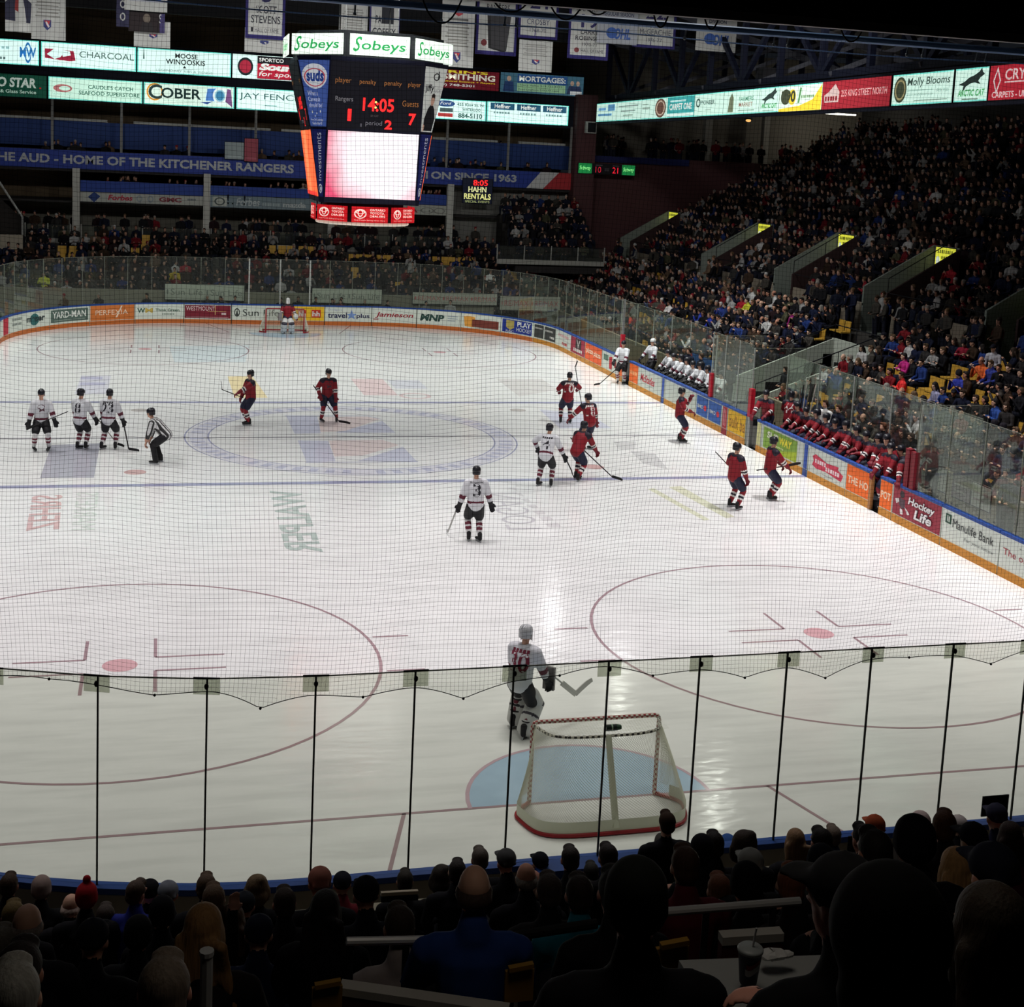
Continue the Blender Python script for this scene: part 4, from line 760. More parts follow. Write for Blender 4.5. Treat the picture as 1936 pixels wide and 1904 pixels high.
for k in range(3): HF += [('r', .04+.32*k, .62, .33+.32*k, .94, (40, 84, 110)), ('t', 'Heffner', .09+.32*k, .28+.32*k, .68, .9, WH, {'b': .02}), ('b', .08+.32*k, .28+.32*k, .42, .52, (120, 150, 150), 6), ('r', .06+.32*k, .14, .3+.32*k, .17, (180, 220, 214)), ('r', .06+.32*k, .26, .3+.32*k, .29, (180, 220, 214))]
far(13.37, 18.62, 11.45, 12.68, 'lit white sign with three dark blue headings at the right end of the lower row', LIT, HF)
# painted fascia lettering of the upper far gallery
fa = sign('gallery_fascia', 'long royal blue fascia with silver capitals across the far gallery', 'sign', (-20, 39.9, 7.46), X, Z, 39, 1.04, (36, 58, 142), [], 0, .1)
ff = planar((0, 0, 0), X, Z, Yd, 39, 1.04); q = lambda x: (x+20)/39
marks(fa, [('t', 'WELCOME TO T', q(-19.8), q(-15.25), .26, .76, (176, 180, 184), {'b': .035}), ('t', 'HE AUD - HOME OF THE KITCHENER RANGERS', q(-15.1), q(1.62), .26, .76, (176, 180, 184), {'b': .035}), ('t', 'ON SINCE 1963', q(10.0), q(15.45), .3, .76, (176, 180, 184), {'b': .035}), ('t', 'TRADITI', q(6.9), q(9.8), .3, .76, (176, 180, 184), {'b': .035}), ('p', [(q(16.1), 0), (q(17.2), 0), (q(18.2), 1), (q(17.0), 1)], (196, 196, 196)), ('p', [(q(17.2), 0), (1, 0), (1, 1), (q(18.2), 1)], (170, 44, 50))], ff)
s1 = sign('gallery_advert_strip', 'white advert strip with a red script and dark red capitals, far gallery', 'sign', (-10.6, 39.9, 5.6), X, Z, 6.95, .55, (170, 172, 166), [('p', [(.06, .5), (.11, 1.05), (.16, .6), (.11, -.05)], (34, 60, 120)), ('t', 'Forbes', .22, .42, .24, .8, (176, 50, 70), {'b': .03, 'sh': .2}), ('o', .475, .5, .025, .36, .4, (140, 150, 156)), ('o', .565, .5, .025, .36, .4, (140, 150, 156)), ('t', 'GMC', .635, .82, .26, .76, (130, 54, 66), {'b': .05}), ('b', .87, .94, .5, .7, (90, 100, 110), 5)], 0, .06)
s2 = sign('gallery_advert_strip', 'pale blue advert strip with faint white lettering left of the scoreboard, far gallery', 'sign', (-3.25, 39.9, 5.55), X, Z, 6.9, .7, (116, 132, 140), [('r', .02, .1, .14, .9, (180, 184, 176)), ('o', .08, .5, .045, .34, .3, (80, 90, 90)), ('t', 'Forbes', .22, .42, .2, .86, (176, 184, 186), {'b': .02, 'sh': .2}), ('b', .44, .6, .24, .5, (150, 162, 166), 7), ('t', 'mazda', .62, .82, .2, .66, (180, 186, 186), {'b': .03})], 0, .06)
s3 = sign('gallery_advert_strip', 'white advert strip ending in faint car outlines right of the scoreboard, far gallery', 'sign', (4.15, 39.9, 5.55), X, Z, 6.95, .6, (166, 168, 160), [('t', 'TOYOTA', .3, .735, .2, .7, (140, 60, 66), {'b': .03}), ('o', .82, .45, .06, .3, .2, (120, 120, 116)), ('o', .93, .45, .05, .3, .2, (120, 120, 116))], 0, .06)
sign('clock_sign', 'dark sign with a red clock and yellow capitals below the far gallery', 'sign', (11.95, 39.4, 6.4), X, Z, 1.85, 1.5, (24, 30, 56), [('t', '8:05', .34, .84, .72, .96, (255, 40, 40), {'e': 1.3, 'b': .02}), ('t', 'HAHN', .18, .8, .46, .68, (236, 236, 170), {'e': .7, 'b': .03}), ('t', 'RENTALS', .04, .96, .16, .4, (236, 236, 150), {'e': .7, 'b': .03}), ('t', 'SPECIAL EVENTS', .08, .92, .02, .11, (190, 200, 130), {'e': .5})], .1, .12)
ss_ = sign('small_scoreboard', 'small score strip with green ends and red digits on the maroon wall', 'scoreboard', aty(1093, 327, 39.1), X, Z, 3.75, .62, (18, 16, 20), [('r', 0, 0, .235, 1, (24, 120, 60), {'e': .8}), ('r', .77, 0, 1, 1, (24, 120, 60), {'e': .8}), ('t', 'Subway', .02, .22, .25, .75, (150, 255, 150), {'e': 1, 'sh': .2}), ('t', 'Subway', .79, .98, .25, .75, (150, 255, 150), {'e': 1, 'sh': .2}), ('t', '10', .3, .4, .12, .72, (180, 30, 50), {'e': .8}), ('t', '21', .6, .7, .12, .72, (230, 30, 50), {'e': 1.1}), ('r', .3, .82, .42, .92, (80, 70, 74)), ('r', .6, .82, .72, .92, (80, 70, 74)), ('r', .46, .3, .54, .6, (60, 54, 60))], .1, .1)
sp = thing('wall_speaker', 'pale grey box loudspeaker on the corner of the maroon wall', 'loudspeaker', (19.75, 39.0, 11.4)); MB().hexa([(-.25, -.1, -.36), (.45, -.1, -.36), (.45, .25, -.36), (-.25, .25, -.36), (-.25, -.1, .36), (.45, -.1, .36), (.45, .25, .36), (-.25, .25, .36)]).build('cabinet', M('speaker_white', (190, 190, 184), .6), sp); MB().box(-.12, .4, -.13, -.1, -.3, .3).build('speaker_grille', DARK, sp)
sign('tablet_screen', 'bright screen high in the upper stand', 'screen', aty(1830, 240, 34)+Vector((0, 0, 0)), (.6, -.8, 0), Z, .75, .42, (190, 220, 250), [('r', .1, .2, .9, .5, (120, 160, 200)), ('b', .1, .9, .62, .82, (60, 80, 120), 6)], 1.0, .05)
sign('wall_screen', 'dim screen beside the bright one high in the upper stand', 'screen', aty(1798, 240, 34), (.6, -.8, 0), Z, .75, .42, (60, 66, 80), [('r', .1, .2, .9, .5, (90, 100, 120))], .25, .05)
lt = thing('tube_light', 'small white strip light on the concourse ceiling', 'ceiling light', aty(1590, 216, 41.5)); MB().box(-1.1, 1.1, -.08, .08, -.05, .05).build('tube', C((255, 250, 236), 2.2), lt); MB().box(-1.2, 1.2, -.1, .1, .05, .12).build('light_body', DARK, lt)
lt = thing('tube_light', 'tiny orange light on the concourse ceiling left of the strip light', 'ceiling light', aty(1415, 228, 41.5)); MB().ball((0, 0, 0), .2, .1, .1, 8, 5).build('tube', C((255, 190, 110), 1.2), lt); MB().box(-.25, .25, -.1, .1, .08, .14).build('light_body', DARK, lt)
la = bpy.data.lights.new('concourse_light', 'POINT'); la.energy = 140; la.color = (1, .93, .8); la.shadow_soft_size = .3; lo = bpy.data.objects.new('concourse_light', la); lo.location = aty(1590, 226, 41); COL.objects.link(lo)
# ---- the long lit strip over the right side
def strip(y0, y1, label, bg, items, emit=.8, edge=True): sign('lit_sign', label, 'sign', (20, y0-.03, 11.74), (0, -1, 0), Z, y0-y1-.06, 1.1, bg, (EDG[:2] if edge else [])+items, emit)
PAL = (206, 240, 226); CAT = [(.12, .52), (.3, .6), (.44, .72), (.6, .78), (.74, .88), (.8, .98), (.84, .86), (.9, .8), (.84, .74), (.78, .7), (.72, .6), (.8, .5), (.72, .52), (.62, .56), (.5, .54), (.36, .46), (.3, .34), (.2, .26), (.26, .36), (.28, .48)]
strip(38.46, 34.7, 'lit sign with pale blue bars at the far end of the long strip', PAL, [('r', .1, .6, .5, .75, (110, 160, 200)), ('r', .1, .3, .8, .42, (90, 140, 180)), ('r', .6, .55, .95, .9, (90, 140, 180))])
strip(34.7, 30.36, 'lit sign with grey lines of print, second from the far end of the long strip', PAL, [('r', .1, .7, .9, .78, (140, 160, 154)), ('r', .2, .45, .8, .53, (140, 160, 154)), ('r', .3, .22, .7, .3, (150, 170, 160))])
strip(30.36, 26.21, 'lit sign with a round brown seal on the long strip', PAL, [('r', .06, .5, .36, .6, (150, 170, 160)), ('r', .06, .7, .3, .76, (150, 170, 160)), ('e', .76, .5, .2, .46, (100, 70, 60)), ('o', .76, .5, .16, .37, .2, (190, 170, 150))])
strip(26.21, 22.41, 'lit teal sign with white capitals on the long strip', (60, 160, 160), [('t', 'CARPET ONE', .08, .92, .36, .66, WH, {'b': .03}), ('r', .1, .74, .7, .82, (190, 230, 226)), ('r', .0, .06, 1, .2, (220, 244, 236))])
strip(22.41, 18.72, 'lit white sign with small dark capitals right of the teal one', PAL, [('o', .14, .6, .08, .2, .4, (60, 80, 76)), ('t', 'PIONEER', .24, .72, .5, .7, (80, 100, 96), {'b': .02}), ('r', .4, .24, .6, .3, (170, 190, 180))])
strip(18.72, 14.65, 'lit white sign with a farmer figure and two lines of capitals', PAL, [('p', [(.14, .1), (.3, .1), (.3, .7), (.24, .9), (.18, .7)], (110, 120, 96)), ('t', 'FARMERS', .46, .86, .54, .72, (80, 130, 110), {'b': .01}), ('t', 'MARKET', .46, .84, .3, .48, (150, 110, 100), {'b': .01}), ('r', .44, .12, .9, .17, (150, 170, 160))])
strip(14.65, 12.59, 'smaller lit sign with a leaping black cat, far half of the long strip', PAL, [('p', CAT, (50, 64, 60)), ('t', 'ARCTIC CAT', .12, .92, .18, .36, (70, 150, 90), {'b': .03, 'sh': .2}), ('r', .2, .06, .8, .1, (150, 170, 160))])
strip(12.59, 8.59, 'lit sign with yellow corner swoosh and dark numerals on the long strip', (220, 240, 226), [('p', [(0, 0), (1, 0), (1, .95), (.8, .4), (.5, .2), (0, .1)], (236, 206, 60)), ('e', .16, .56, .12, .3, (70, 76, 60)), ('e', .32, .54, .09, .3, (236, 206, 60)), ('t', '790', .06, .4, .34, .8, (60, 66, 50), {'b': .04}), ('p', [(.46, .3), (.5, .9), (.54, .86), (.5, .3)], (90, 140, 90)), ('b', .54, .84, .48, .58, (120, 150, 110), 9)])
strip(8.59, 3.17, 'red sign with pale capitals of a street address on the long strip', (170, 44, 56), [('p', [(.04, .24), (.26, .24), (.27, .6), (.2, .9), (.1, .62), (.03, .5)], (216, 190, 186)), ('b', .05, .25, .3, .46, (150, 40, 50), 5), ('t', '255 KING STREET NORTH', .3, .96, .42, .66, (240, 190, 190), {'b': .01})], .5, False)
strip(3.06, -.94, 'lit white sign with a round brown seal and curly dark lettering', PAL, [('e', .14, .5, .11, .42, (60, 66, 50)), ('o', .14, .5, .09, .34, .2, (150, 140, 100)), ('t', 'Molly Blooms', .26, .96, .54, .86, (60, 76, 70), {'b': .01, 'sh': .1}), ('r', .26, .44, .7, .46, (120, 150, 140)), ('t', 'www.mollyblooms.ca', .26, .7, .26, .36, (110, 130, 124)), ('t', 'IRISH PUB', .76, .94, .36, .46, (110, 130, 124)), ('r', .4, .1, .94, .14, (140, 160, 150))])
strip(-1.03, -2.99, 'larger lit sign with a leaping black cat, near half of the long strip', PAL, [('p', CAT, (34, 44, 42)), ('t', 'ARCTIC CAT', .12, .94, .16, .36, (70, 150, 90), {'b': .03, 'sh': .2}), ('r', .26, .05, .76, .09, (110, 130, 120))])
strip(-3.03, -6.6, 'red sign with a white diamond at the near end of the long strip', (186, 40, 56), [('p', [(.06, .56), (.12, .96), (.18, .56), (.12, .16)], (240, 226, 226)), ('p', [(.08, .56), (.12, .84), (.16, .56), (.12, .28)], (186, 40, 56)), ('t', 'CRYSTAL', .24, .9, .56, .88, (244, 214, 214), {'b': .02}), ('r', .24, .48, .9, .52, (244, 214, 214)), ('t', 'CARPETS - UPHOLSTERY', .06, .98, .06, .24, (244, 214, 214), {'b': .02})], .5, False)
for i, (y0, y1) in enumerate(VOM):
    sign('stairwell_sign', ('lit yellow sign over the stairwell farthest away, by the maroon wall', 'lit yellow sign over the stairwell second from the maroon wall', 'lit yellow sign over the stairwell third from the maroon wall', 'largest lit yellow sign, over the nearest stairwell', 'lit yellow sign over the stairwell beyond the edge of the view')[i], 'sign', (25.36, y1-.12, 5.55), (0, -1, 0), Z, y1-y0-.3, .8, (222, 222, 70), [('b', .1, .9, .7, .88, (96, 100, 30), 8), ('b', .32, .95, .4, .56, (70, 76, 20), 6), ('b', .32, .86, .12, .28, (70, 76, 20), 5), ('e', .15, .3, .1, .24, (200, 210, 200))], .75, .06)
# ================================================================== HANGING BANNERS
PURP = (58, 54, 112); SHLD = lambda a, b_: [('p', [(a, b_), (a+.22, b_), (a+.22, b_-.1), (a+.11, b_-.16), (a, b_-.1)], (60, 70, 130)), ('p', [(a+.02, b_-.01), (a+.2, b_-.01), (a+.12, b_-.11)], (200, 70, 80)), ('p', [(a+.05, b_-.03), (a+.09, b_-.02), (a+.18, b_-.1), (a+.14, b_-.12)], (226, 226, 226))]
def lines(n, v0, v1): return [('r', .12+.04*(k % 3), v0+(v1-v0)*k/n, .84-.05*(k % 2), v0+(v1-v0)*k/n+.018, (140, 140, 136)) for k in range(n)]
def banner(x0, x1, z0, z1, y, label, bg, items, emit=0):
    t = thing('hanging_banner', label, 'banner', (x0, y, z0)); w, h = x1-x0, z1-z0
    n = 7; wav = lambda u, v: .03*math.sin(u*9+x0)*(1-v*.5)
    f = lambda u, v, d: Vector((u*w, wav(u, v)-d, v*h))
    MB().grid([[f(u, v, -.008) for u in np.linspace(0, 1, n)] for v in np.linspace(0, 1, 6)]+[[f(u, v, .0) for u in np.linspace(0, 1, n)] for v in np.linspace(1, 0, 6)]).build('cloth', M('banner_%d_%d_%d' % bg, bg, .8, .1), t)
    marks(t, items, f)
    MB().tube([(0, 0, h+.02), (w, 0, h+.02)], .03, 8).build('hanging_rod', DARK, t)
    for x in (.1, w-.1): MB().tube([(x, 0, h), (x, 0, 17.4-z0)], .008, 5).build('cord', DARK, t)
BW = (200, 202, 200); INS = lambda: [('r', .06, .06, .94, 1, BW)]
banner(-12.8, -11.7, 13.68, 16.2, 22, 'portrait banner of a person in a dark suit and red tie at the left edge', BW, [('p', [(0, .2), (.95, .16), (1, .5), (.7, .62), (.4, .66), (0, .5)], (44, 46, 70)), ('p', [(.36, .38), (.5, .34), (.52, .62), (.4, .64)], (150, 60, 60)), ('e', .42, .8, .2, .14, (190, 160, 140)), ('r', .15, .02, .9, .14, (214, 216, 214))])
banner(-11.74, -10.28, 13.44, 16.3, 22.2, 'white list banner with a small shield, beside the portrait banner', BW, lines(12, .35, .98)+SHLD(.36, .3))
banner(-7.75, -5.9, 14.93, 16.3, 21.6, 'white league banner with slanted blue letters cut by the top edge', BW, [('t', 'OHL', .3, .86, .34, .8, (60, 96, 180), {'b': .04, 'sh': .2}), ('r', .1, .3, .9, .34, (200, 206, 220))])
banner(-8.1, -7.55, 14.2, 16.4, 21.8, 'narrow dark banner with pale upright letters beside the league banner', (60, 60, 84), [('o', .5, .2, .22, .08, .4, BW), ('o', .5, .45, .22, .08, .4, BW), ('r', .3, .62, .7, .68, BW), ('r', .3, .74, .7, .8, BW), ('r', .3, .88, .7, .93, BW)])
banner(-7.58, -6.0, 14.05, 14.92, 22, 'dark portrait banner hanging under the league banner', (56, 50, 52), [('e', .5, .7, .1, .24, (120, 110, 100)), ('p', [(.3, 0), (.7, 0), (.62, .5), (.38, .5)], (40, 36, 40)), ('r', .86, .0, 1, 1, (66, 60, 110)), ('t', 'S', .84, .92, .5, .95, BW)])
banner(-7.35, -5.75, 13.42, 14.6, 22.4, 'white banner bottom with a small shield above the maroon animal sign', BW, SHLD(.42, .5))
banner(-2.42, -.62, 14.1, 16.6, 22, 'white banner with a purple border and two-line dark name left of the scoreboard', PURP, [('r', .07, .07, .93, 1, BW), ('t', '3', .38, .66, .66, .98, (50, 50, 96), {'b': .03}), ('t', 'SCOTT', .26, .78, .46, .6, (44, 46, 60), {'b': .01}), ('t', 'STEVENS', .14, .88, .28, .42, (44, 46, 60), {'b': .01}), ('t', 'HALL OF FAME', .24, .84, .12, .19, (70, 70, 80)), ('r', .14, .12, .2, .2, (40, 40, 50))])
banner(-2.42, -.66, 13.5, 14.6, 22.3, 'white banner bottom with a small shield under the purple-bordered one', BW, SHLD(.4, .5))
banner(2.0, 3.25, 14.7, 17, 22.3, 'white list banner with a red heading behind the scoreboard cables', BW, lines(8, .08, .5)+[('r', .3, .6, .9, .7, (180, 110, 110)), ('b', .1, .28, .6, .7, (120, 120, 120), 2)])
banner(3.3, 4.72, 14.4, 17, 22, 'white banner with a curved bottom and dark seven-letter name above the scoreboard', BW, [('r', .0, 0, .05, 1, PURP), ('r', .95, 0, 1, 1, PURP), ('t', 'PAUL', .2, .6, .3, .44, (44, 46, 60), {'b': .01}), ('t', 'COFFEY', .1, .88, .08, .22, (44, 46, 60), {'b': .01}), ('r', .4, .3, .8, .95, (40, 42, 50))])
banner(6.75, 8.35, 13.4, 16.6, 22, 'white list banner with a red maple leaf emblem right of the scoreboard', BW, lines(8, .3, .66)+SHLD(.38, .22)+[('p', [(.36, .78), (.44, .84), (.5, .9), (.56, .84), (.64, .78), (.5, .74)], (190, 70, 80)), ('r', .2, .68, .8, .71, (110, 110, 110))])
banner(8.48, 10.5, 14.1, 17.2, 22.2, 'purple-bordered banner half hidden by a dark hanging loudspeaker', PURP, INS()+[('t', 'KITCHENER', .16, .86, .8, .88, (60, 60, 70)), ('t', 'RANGERS', .24, .8, .68, .77, (60, 60, 70)), ('e', .2, .18, .07, .05, (130, 60, 66)), ('t', 'B', .28, .36, .36, .42, (60, 60, 70))])
banner(10.5, 12.5, 15.0, 17.2, 22, 'purple-bordered banner with the number twenty-one cut by the blue pipe', PURP, INS()+[('t', '21', .28, .72, .64, .98, (60, 56, 110), {'b': .01}), ('b', .36, .64, .47, .55, (100, 104, 124), 3), ('t', 'CROSBY', .22, .78, .3, .42, (80, 84, 110)), ('t', '1968-70', .3, .7, .14, .22, (90, 94, 110))])
banner(10.7, 12.4, 13.46, 14.95, 22.4, 'white list banner with a shield below the number twenty-one banner', BW, lines(6, .5, .92)+SHLD(.4, .38))
banner(13.1, 15.2, 14.2, 17.2, 22.2, 'purple-bordered banner with the number nineteen', PURP, INS()+[('t', 'KITCHENER', .1, .8, .86, .93, (60, 60, 70)), ('t', 'RANGERS', .18, .8, .76, .84, (60, 60, 70)), ('t', '19', .3, .72, .5, .72, (60, 56, 110), {'b': .02}), ('t', 'LARRY', .3, .74, .4, .47, (60, 60, 70), {'b': .01}), ('t', 'ROBINSON', .18, .88, .3, .37, (60, 60, 70), {'b': .01}), ('t', '1970-71', .34, .7, .21, .26, (70, 70, 80)), ('e', .22, .14, .06, .04, (130, 60, 66)), ('t', 'HALL OF FAME', .32, .88, .11, .16, (70, 70, 80))])
banner(14.45, 16.5, 15.0, 16.9, 21.8, 'white league banner with slanted blue letters left of the number twenty-two', (176, 180, 190), [('t', 'REGULAR SEASON', .12, .9, .7, .8, (80, 84, 110), {'b': .02}), ('t', 'CHAMPIONS', .22, .8, .54, .64, (80, 84, 110), {'b': .02}), ('e', .36, .27, .14, .14, (70, 104, 180)), ('t', 'OHL', .42, .84, .12, .4, (70, 104, 180), {'b': .04, 'sh': .2})])
banner(16.35, 18.6, 14.95, 17.2, 22, 'purple-bordered banner with the number twenty-two', PURP, INS()+[('t', '22', .28, .76, .62, .94, (60, 56, 110), {'b': .01}), ('b', .4, .6, .43, .51, (110, 114, 126), 3), ('t', 'McGEACHIE', .16, .88, .28, .4, (90, 94, 110)), ('t', '1976-77', .32, .68, .13, .21, (90, 94, 110))])
banner(19.7, 21.85, 15.0, 16.8, 22, 'separate white league banner on the right, slanted blue letters', BW, [('t', 'DIVISION', .3, .74, .76, .86, (60, 64, 90), {'b': .02}), ('t', 'CHAMPIONS', .22, .82, .6, .7, (60, 64, 90), {'b': .02}), ('e', .34, .33, .14, .15, (70, 104, 180)), ('t', 'OHL', .4, .86, .16, .46, (70, 104, 180), {'b': .04, 'sh': .2})])
dk = thing('hanging_speaker', 'dark hanging loudspeaker in front of the purple-bordered banner', 'loudspeaker', aty(943, 60, 20)); MB().hexa([(-.42, -.3, -.75), (.32, -.3, -.9), (.3, .3, -.9), (-.4, .3, -.75), (-.5, -.3, .75), (.5, -.3, .75), (.5, .3, .75), (-.5, .3, .75)]).build('cabinet', M('speaker_dark', (50, 50, 54), .7), dk); MB().tube([(0, 0, .7), (0, 0, 2.2)], .02, 6).build('hanger', DARK, dk)
for u, v, t in ((1447, 146, 'small dark loudspeaker hanging above the yellow-cornered sign'), (1665, 120, 'small dark loudspeaker hanging above the address sign')):
    p = atx(u, v, 22.5); d2 = thing('hanging_speaker', t, 'loudspeaker', p); MB().box(-.35, .35, -.4, .4, -.5, .45).build('cabinet', M('speaker_dark', (50, 50, 54), .7), d2); MB().tube([(0, 0, .4), (0, 0, 17-p.z)], .02, 6).build('hanger', DARK, d2)
gs = M('gallery_poster_grey', (150, 160, 160), .7)
for (u0, v0, u1, v1, col, t) in ((425, 270, 461, 300, (150, 162, 164), 'pale grey poster hung on the front of the upper far gallery'), (462, 263, 488, 305, (156, 70, 84), 'reddish poster beside the pale one on the upper far gallery')):
    a, c = aty(u0, v1, 39.6), aty(u1, v0, 39.6); sign('gallery_poster', t, 'poster', a, X, Z, c.x-a.x, c.z-a.z, col, [('r', .1, .1, .9, .2, tuple(min(255, k+20) for k in col))], 0, .03)
# white sponsor banners on the low wall behind the far glass
def wallad(u0, v0, u1, v1, y, label, text, col, bg=(176, 182, 172)):
    a, c = aty(u0, v1, y), aty(u1, v0, y); n = len(text)
    sign('wall_banner', label, 'banner', a, X, Z, c.x-a.x, c.z-a.z, bg, [('t', t, .04+k/n+.06/n, .04+(k+.86)/n, .3, .7, col, {'b': .0}) for k, t in enumerate(text)]+[('e', .03+k/n, .5, .012, .16, col) for k in range(n)], 0, .04)
wallad(312, 540, 462, 566, 30.1, 'long white wall banner with two grey words, left of the glass gate', ['Sun Life', 'Sun Life'], (120, 128, 122)); wallad(590, 548, 722, 572, 30.1, 'long white wall banner with two grey words, right of the glass gate', ['Sun Life', 'Sun Life'], (120, 128, 122))
wallad(0, 552, 240, 572, 30.6, 'faded wall banner with four grey words behind the far left glass', ['Pillers', 'Pillers', 'Pillers', 'Pillers'], (140, 146, 144), (150, 154, 148))
wallad(780, 556, 940, 574, 30.1, 'pale wall banner with three dull red words behind the far right glass', ['RE/MAX', 'RE/MAX', 'RE/MAX'], (176, 110, 110), (166, 168, 158)); wallad(945, 562, 1060, 586, 30.2, 'second pale wall banner with dull red words nearer the corner', ['RE/MAX', 'RE/MAX'], (176, 110, 110), (166, 168, 158))
struct(MB().box(-16, 12, 30.3, 30.5, 0, 1.5).build('wall_far_front', M('far_front_wall', (120, 118, 106), .7)), 'low wall in front of the far stand')
# boards on the tan wall past the red bench
for k, (u0, u1, t) in enumerate(((1805, 1840, 'dark poster board on the tan wall, farthest of four past the red bench'), (1842, 1878, 'white poster board with faint print on the tan wall'), (1893, 1930, 'dark poster board on the tan wall at the edge of the view'), (1725, 1795, 'pale poster board on the tan wall just past the red bench'))):
    vt = 868+(u0-1805)*.4; a = atx(u0, vt, 15.42); c = atx(u1, vt, 15.42)
    sign('poster_board', t, 'poster', (15.42, a.y, .35), (0, -1, 0), Z, abs(a.y-c.y), .62, ((110, 96, 100), (170, 172, 164), (104, 90, 90), (160, 162, 156))[k], [('r', .1, .6, .9, .68, (150, 140, 140)), ('r', .1, .3, .7, .38, (140, 130, 130))], 0, .03)
sign('sponsor_sign', 'bright blue panel with white print behind the white bench', 'sign', (15.0, 8.4, .75), (0, -1, 0), Z, 2.2, .9, (40, 96, 170), [('b', .3, .9, .32, .5, (140, 180, 226), 7)], 0, .04)
for o in [x for x in COL.objects if x.name.startswith(('tablet_screen', 'wall_screen'))]: MB().box(.33, .37, .06, .1, -1.6, .3).build('screen_post', DARK, o)
# ================================================================== PEOPLE
def v3(*a): return np.array(a, float)
def nrm(a): return a/max(np.linalg.norm(a), 1e-9)
class Limb:
    """tapered rounded limb along a polyline; radii (rx, ry); m material index; stripes {(t0,t1): m}"""
    def __init__(s, pts, rad, m=0, side=(1, 0, 0), stripes=None):
        s.p = [v3(*p) for p in pts]; s.r = [(r, r) if not isinstance(r, tuple) else r for r in rad]; s.m = m; s.side = v3(*side); s.st = stripes or {}
    def add(s, b, n=12):
        P, R = s.p, s.r; rows = []
        L_ = [(P[0]-nrm(P[1]-P[0])*min(R[0])*.75, (R[0][0]*.35, R[0][1]*.35)), (P[0]-nrm(P[1]-P[0])*min(R[0])*.45, (R[0][0]*.78, R[0][1]*.78))]+list(zip(P, R))
        e = nrm(P[-1]-P[-2]); L_ += [(P[-1]+e*min(R[-1])*.45, (R[-1][0]*.78, R[-1][1]*.78)), (P[-1]+e*min(R[-1])*.75, (R[-1][0]*.35, R[-1][1]*.35))]
        for k, (p, r) in enumerate(L_):
            d = nrm(L_[min(k+1, len(L_)-1)][0]-L_[max(k-1, 0)][0]); x = s.side-d*np.dot(s.side, d)
            if np.linalg.norm(x) < .1: x = v3(0, 1, 0)-d*d[1]
            x = nrm(x); y = np.cross(d, x)
            rows.append([p+x*math.cos(2*PI*i/n)*r[0]+y*math.sin(2*PI*i/n)*r[1] for i in range(n)])
        b.grid(rows, 0, True, True)
    def dist(s, q):
        best = np.full(len(q), 1e9); tt = np.zeros(len(q)); ln = [np.linalg.norm(s.p[i+1]-s.p[i]) for i in range(len(s.p)-1)]; tot = sum(ln); acc = 0
        for i in range(len(ln)):
            a, d = s.p[i], s.p[i+1]-s.p[i]; t = np.clip(((q-a)@d)/max(d@d, 1e-9), 0, 1); c = a+t[:, None]*d
            r = np.mean(s.r[i])*(1-t)+np.mean(s.r[i+1])*t; dd = np.linalg.norm(q-c, axis=1)/r
            k = dd < best; best[k] = dd[k]; tt[k] = (acc+t[k]*ln[i])/max(tot, 1e-9); acc += ln[i]
        return best, tt
class Egg:
    def __init__(s, c, r, m=0): s.c = v3(*c); s.r = v3(*r); s.m = m; s.st = {}
    def add(s, b): b.ball(s.c, *s.r, 14, 10)
    def dist(s, q): d = np.linalg.norm((q-s.c)/s.r, axis=1); return d, d*0
def fuse(name, shapes, voxel=.02, smooth=3, ratio=None):
    """one continuous skin over all shapes; every face takes the material of the shape it lies on"""
    b = MB()
    for s in shapes: s.add(b)
    me = b.mesh('t', []); bm = bmesh.new(); bm.from_mesh(me); bmesh.ops.recalc_face_normals(bm, faces=bm.faces); bm.to_mesh(me); bm.free()
    o = bpy.data.objects.new('t', me); COL.objects.link(o)
    m = o.modifiers.new('r', 'REMESH'); m.mode = 'VOXEL'; m.voxel_size = voxel
    if smooth: m2 = o.modifiers.new('s', 'SMOOTH'); m2.iterations = smooth; m2.factor = .5
    if ratio: m3 = o.modifiers.new('d', 'DECIMATE'); m3.ratio = ratio
    out = bpy.data.meshes.new_from_object(o.evaluated_get(bpy.context.evaluated_depsgraph_get())); out.name = name
    bpy.data.objects.remove(o); bpy.data.meshes.remove(me)
    n = len(out.polygons); c = np.zeros(n*3); out.polygons.foreach_get('center', c); c = c.reshape(-1, 3)
    best = np.full(n, 1e9); mi = np.zeros(n, int)
    for s in shapes:
        d, t = s.dist(c); k = d < best; best[k] = d[k]; mm = np.full(n, s.m)
        for (a, e), sm in s.st.items(): mm[(t >= a) & (t < e)] = sm
        mi[k] = mm[k]
    out.polygons.foreach_set('material_index', mi.tolist()); out.polygons.foreach_set('use_smooth', [True]*n); out.update()
    return out
def ik(a, c, l1, l2, pole):
    a, c, pole = v3(*a), v3(*c), v3(*pole); d = c-a; D = min(np.linalg.norm(d), (l1+l2)*.999); d = nrm(d)
    x = (l1*l1-l2*l2+D*D)/(2*D); h = math.sqrt(max(l1*l1-x*x, 0)); p = nrm(pole-d*np.dot(pole, d))
    return a+d*x+p*h, a+d*D
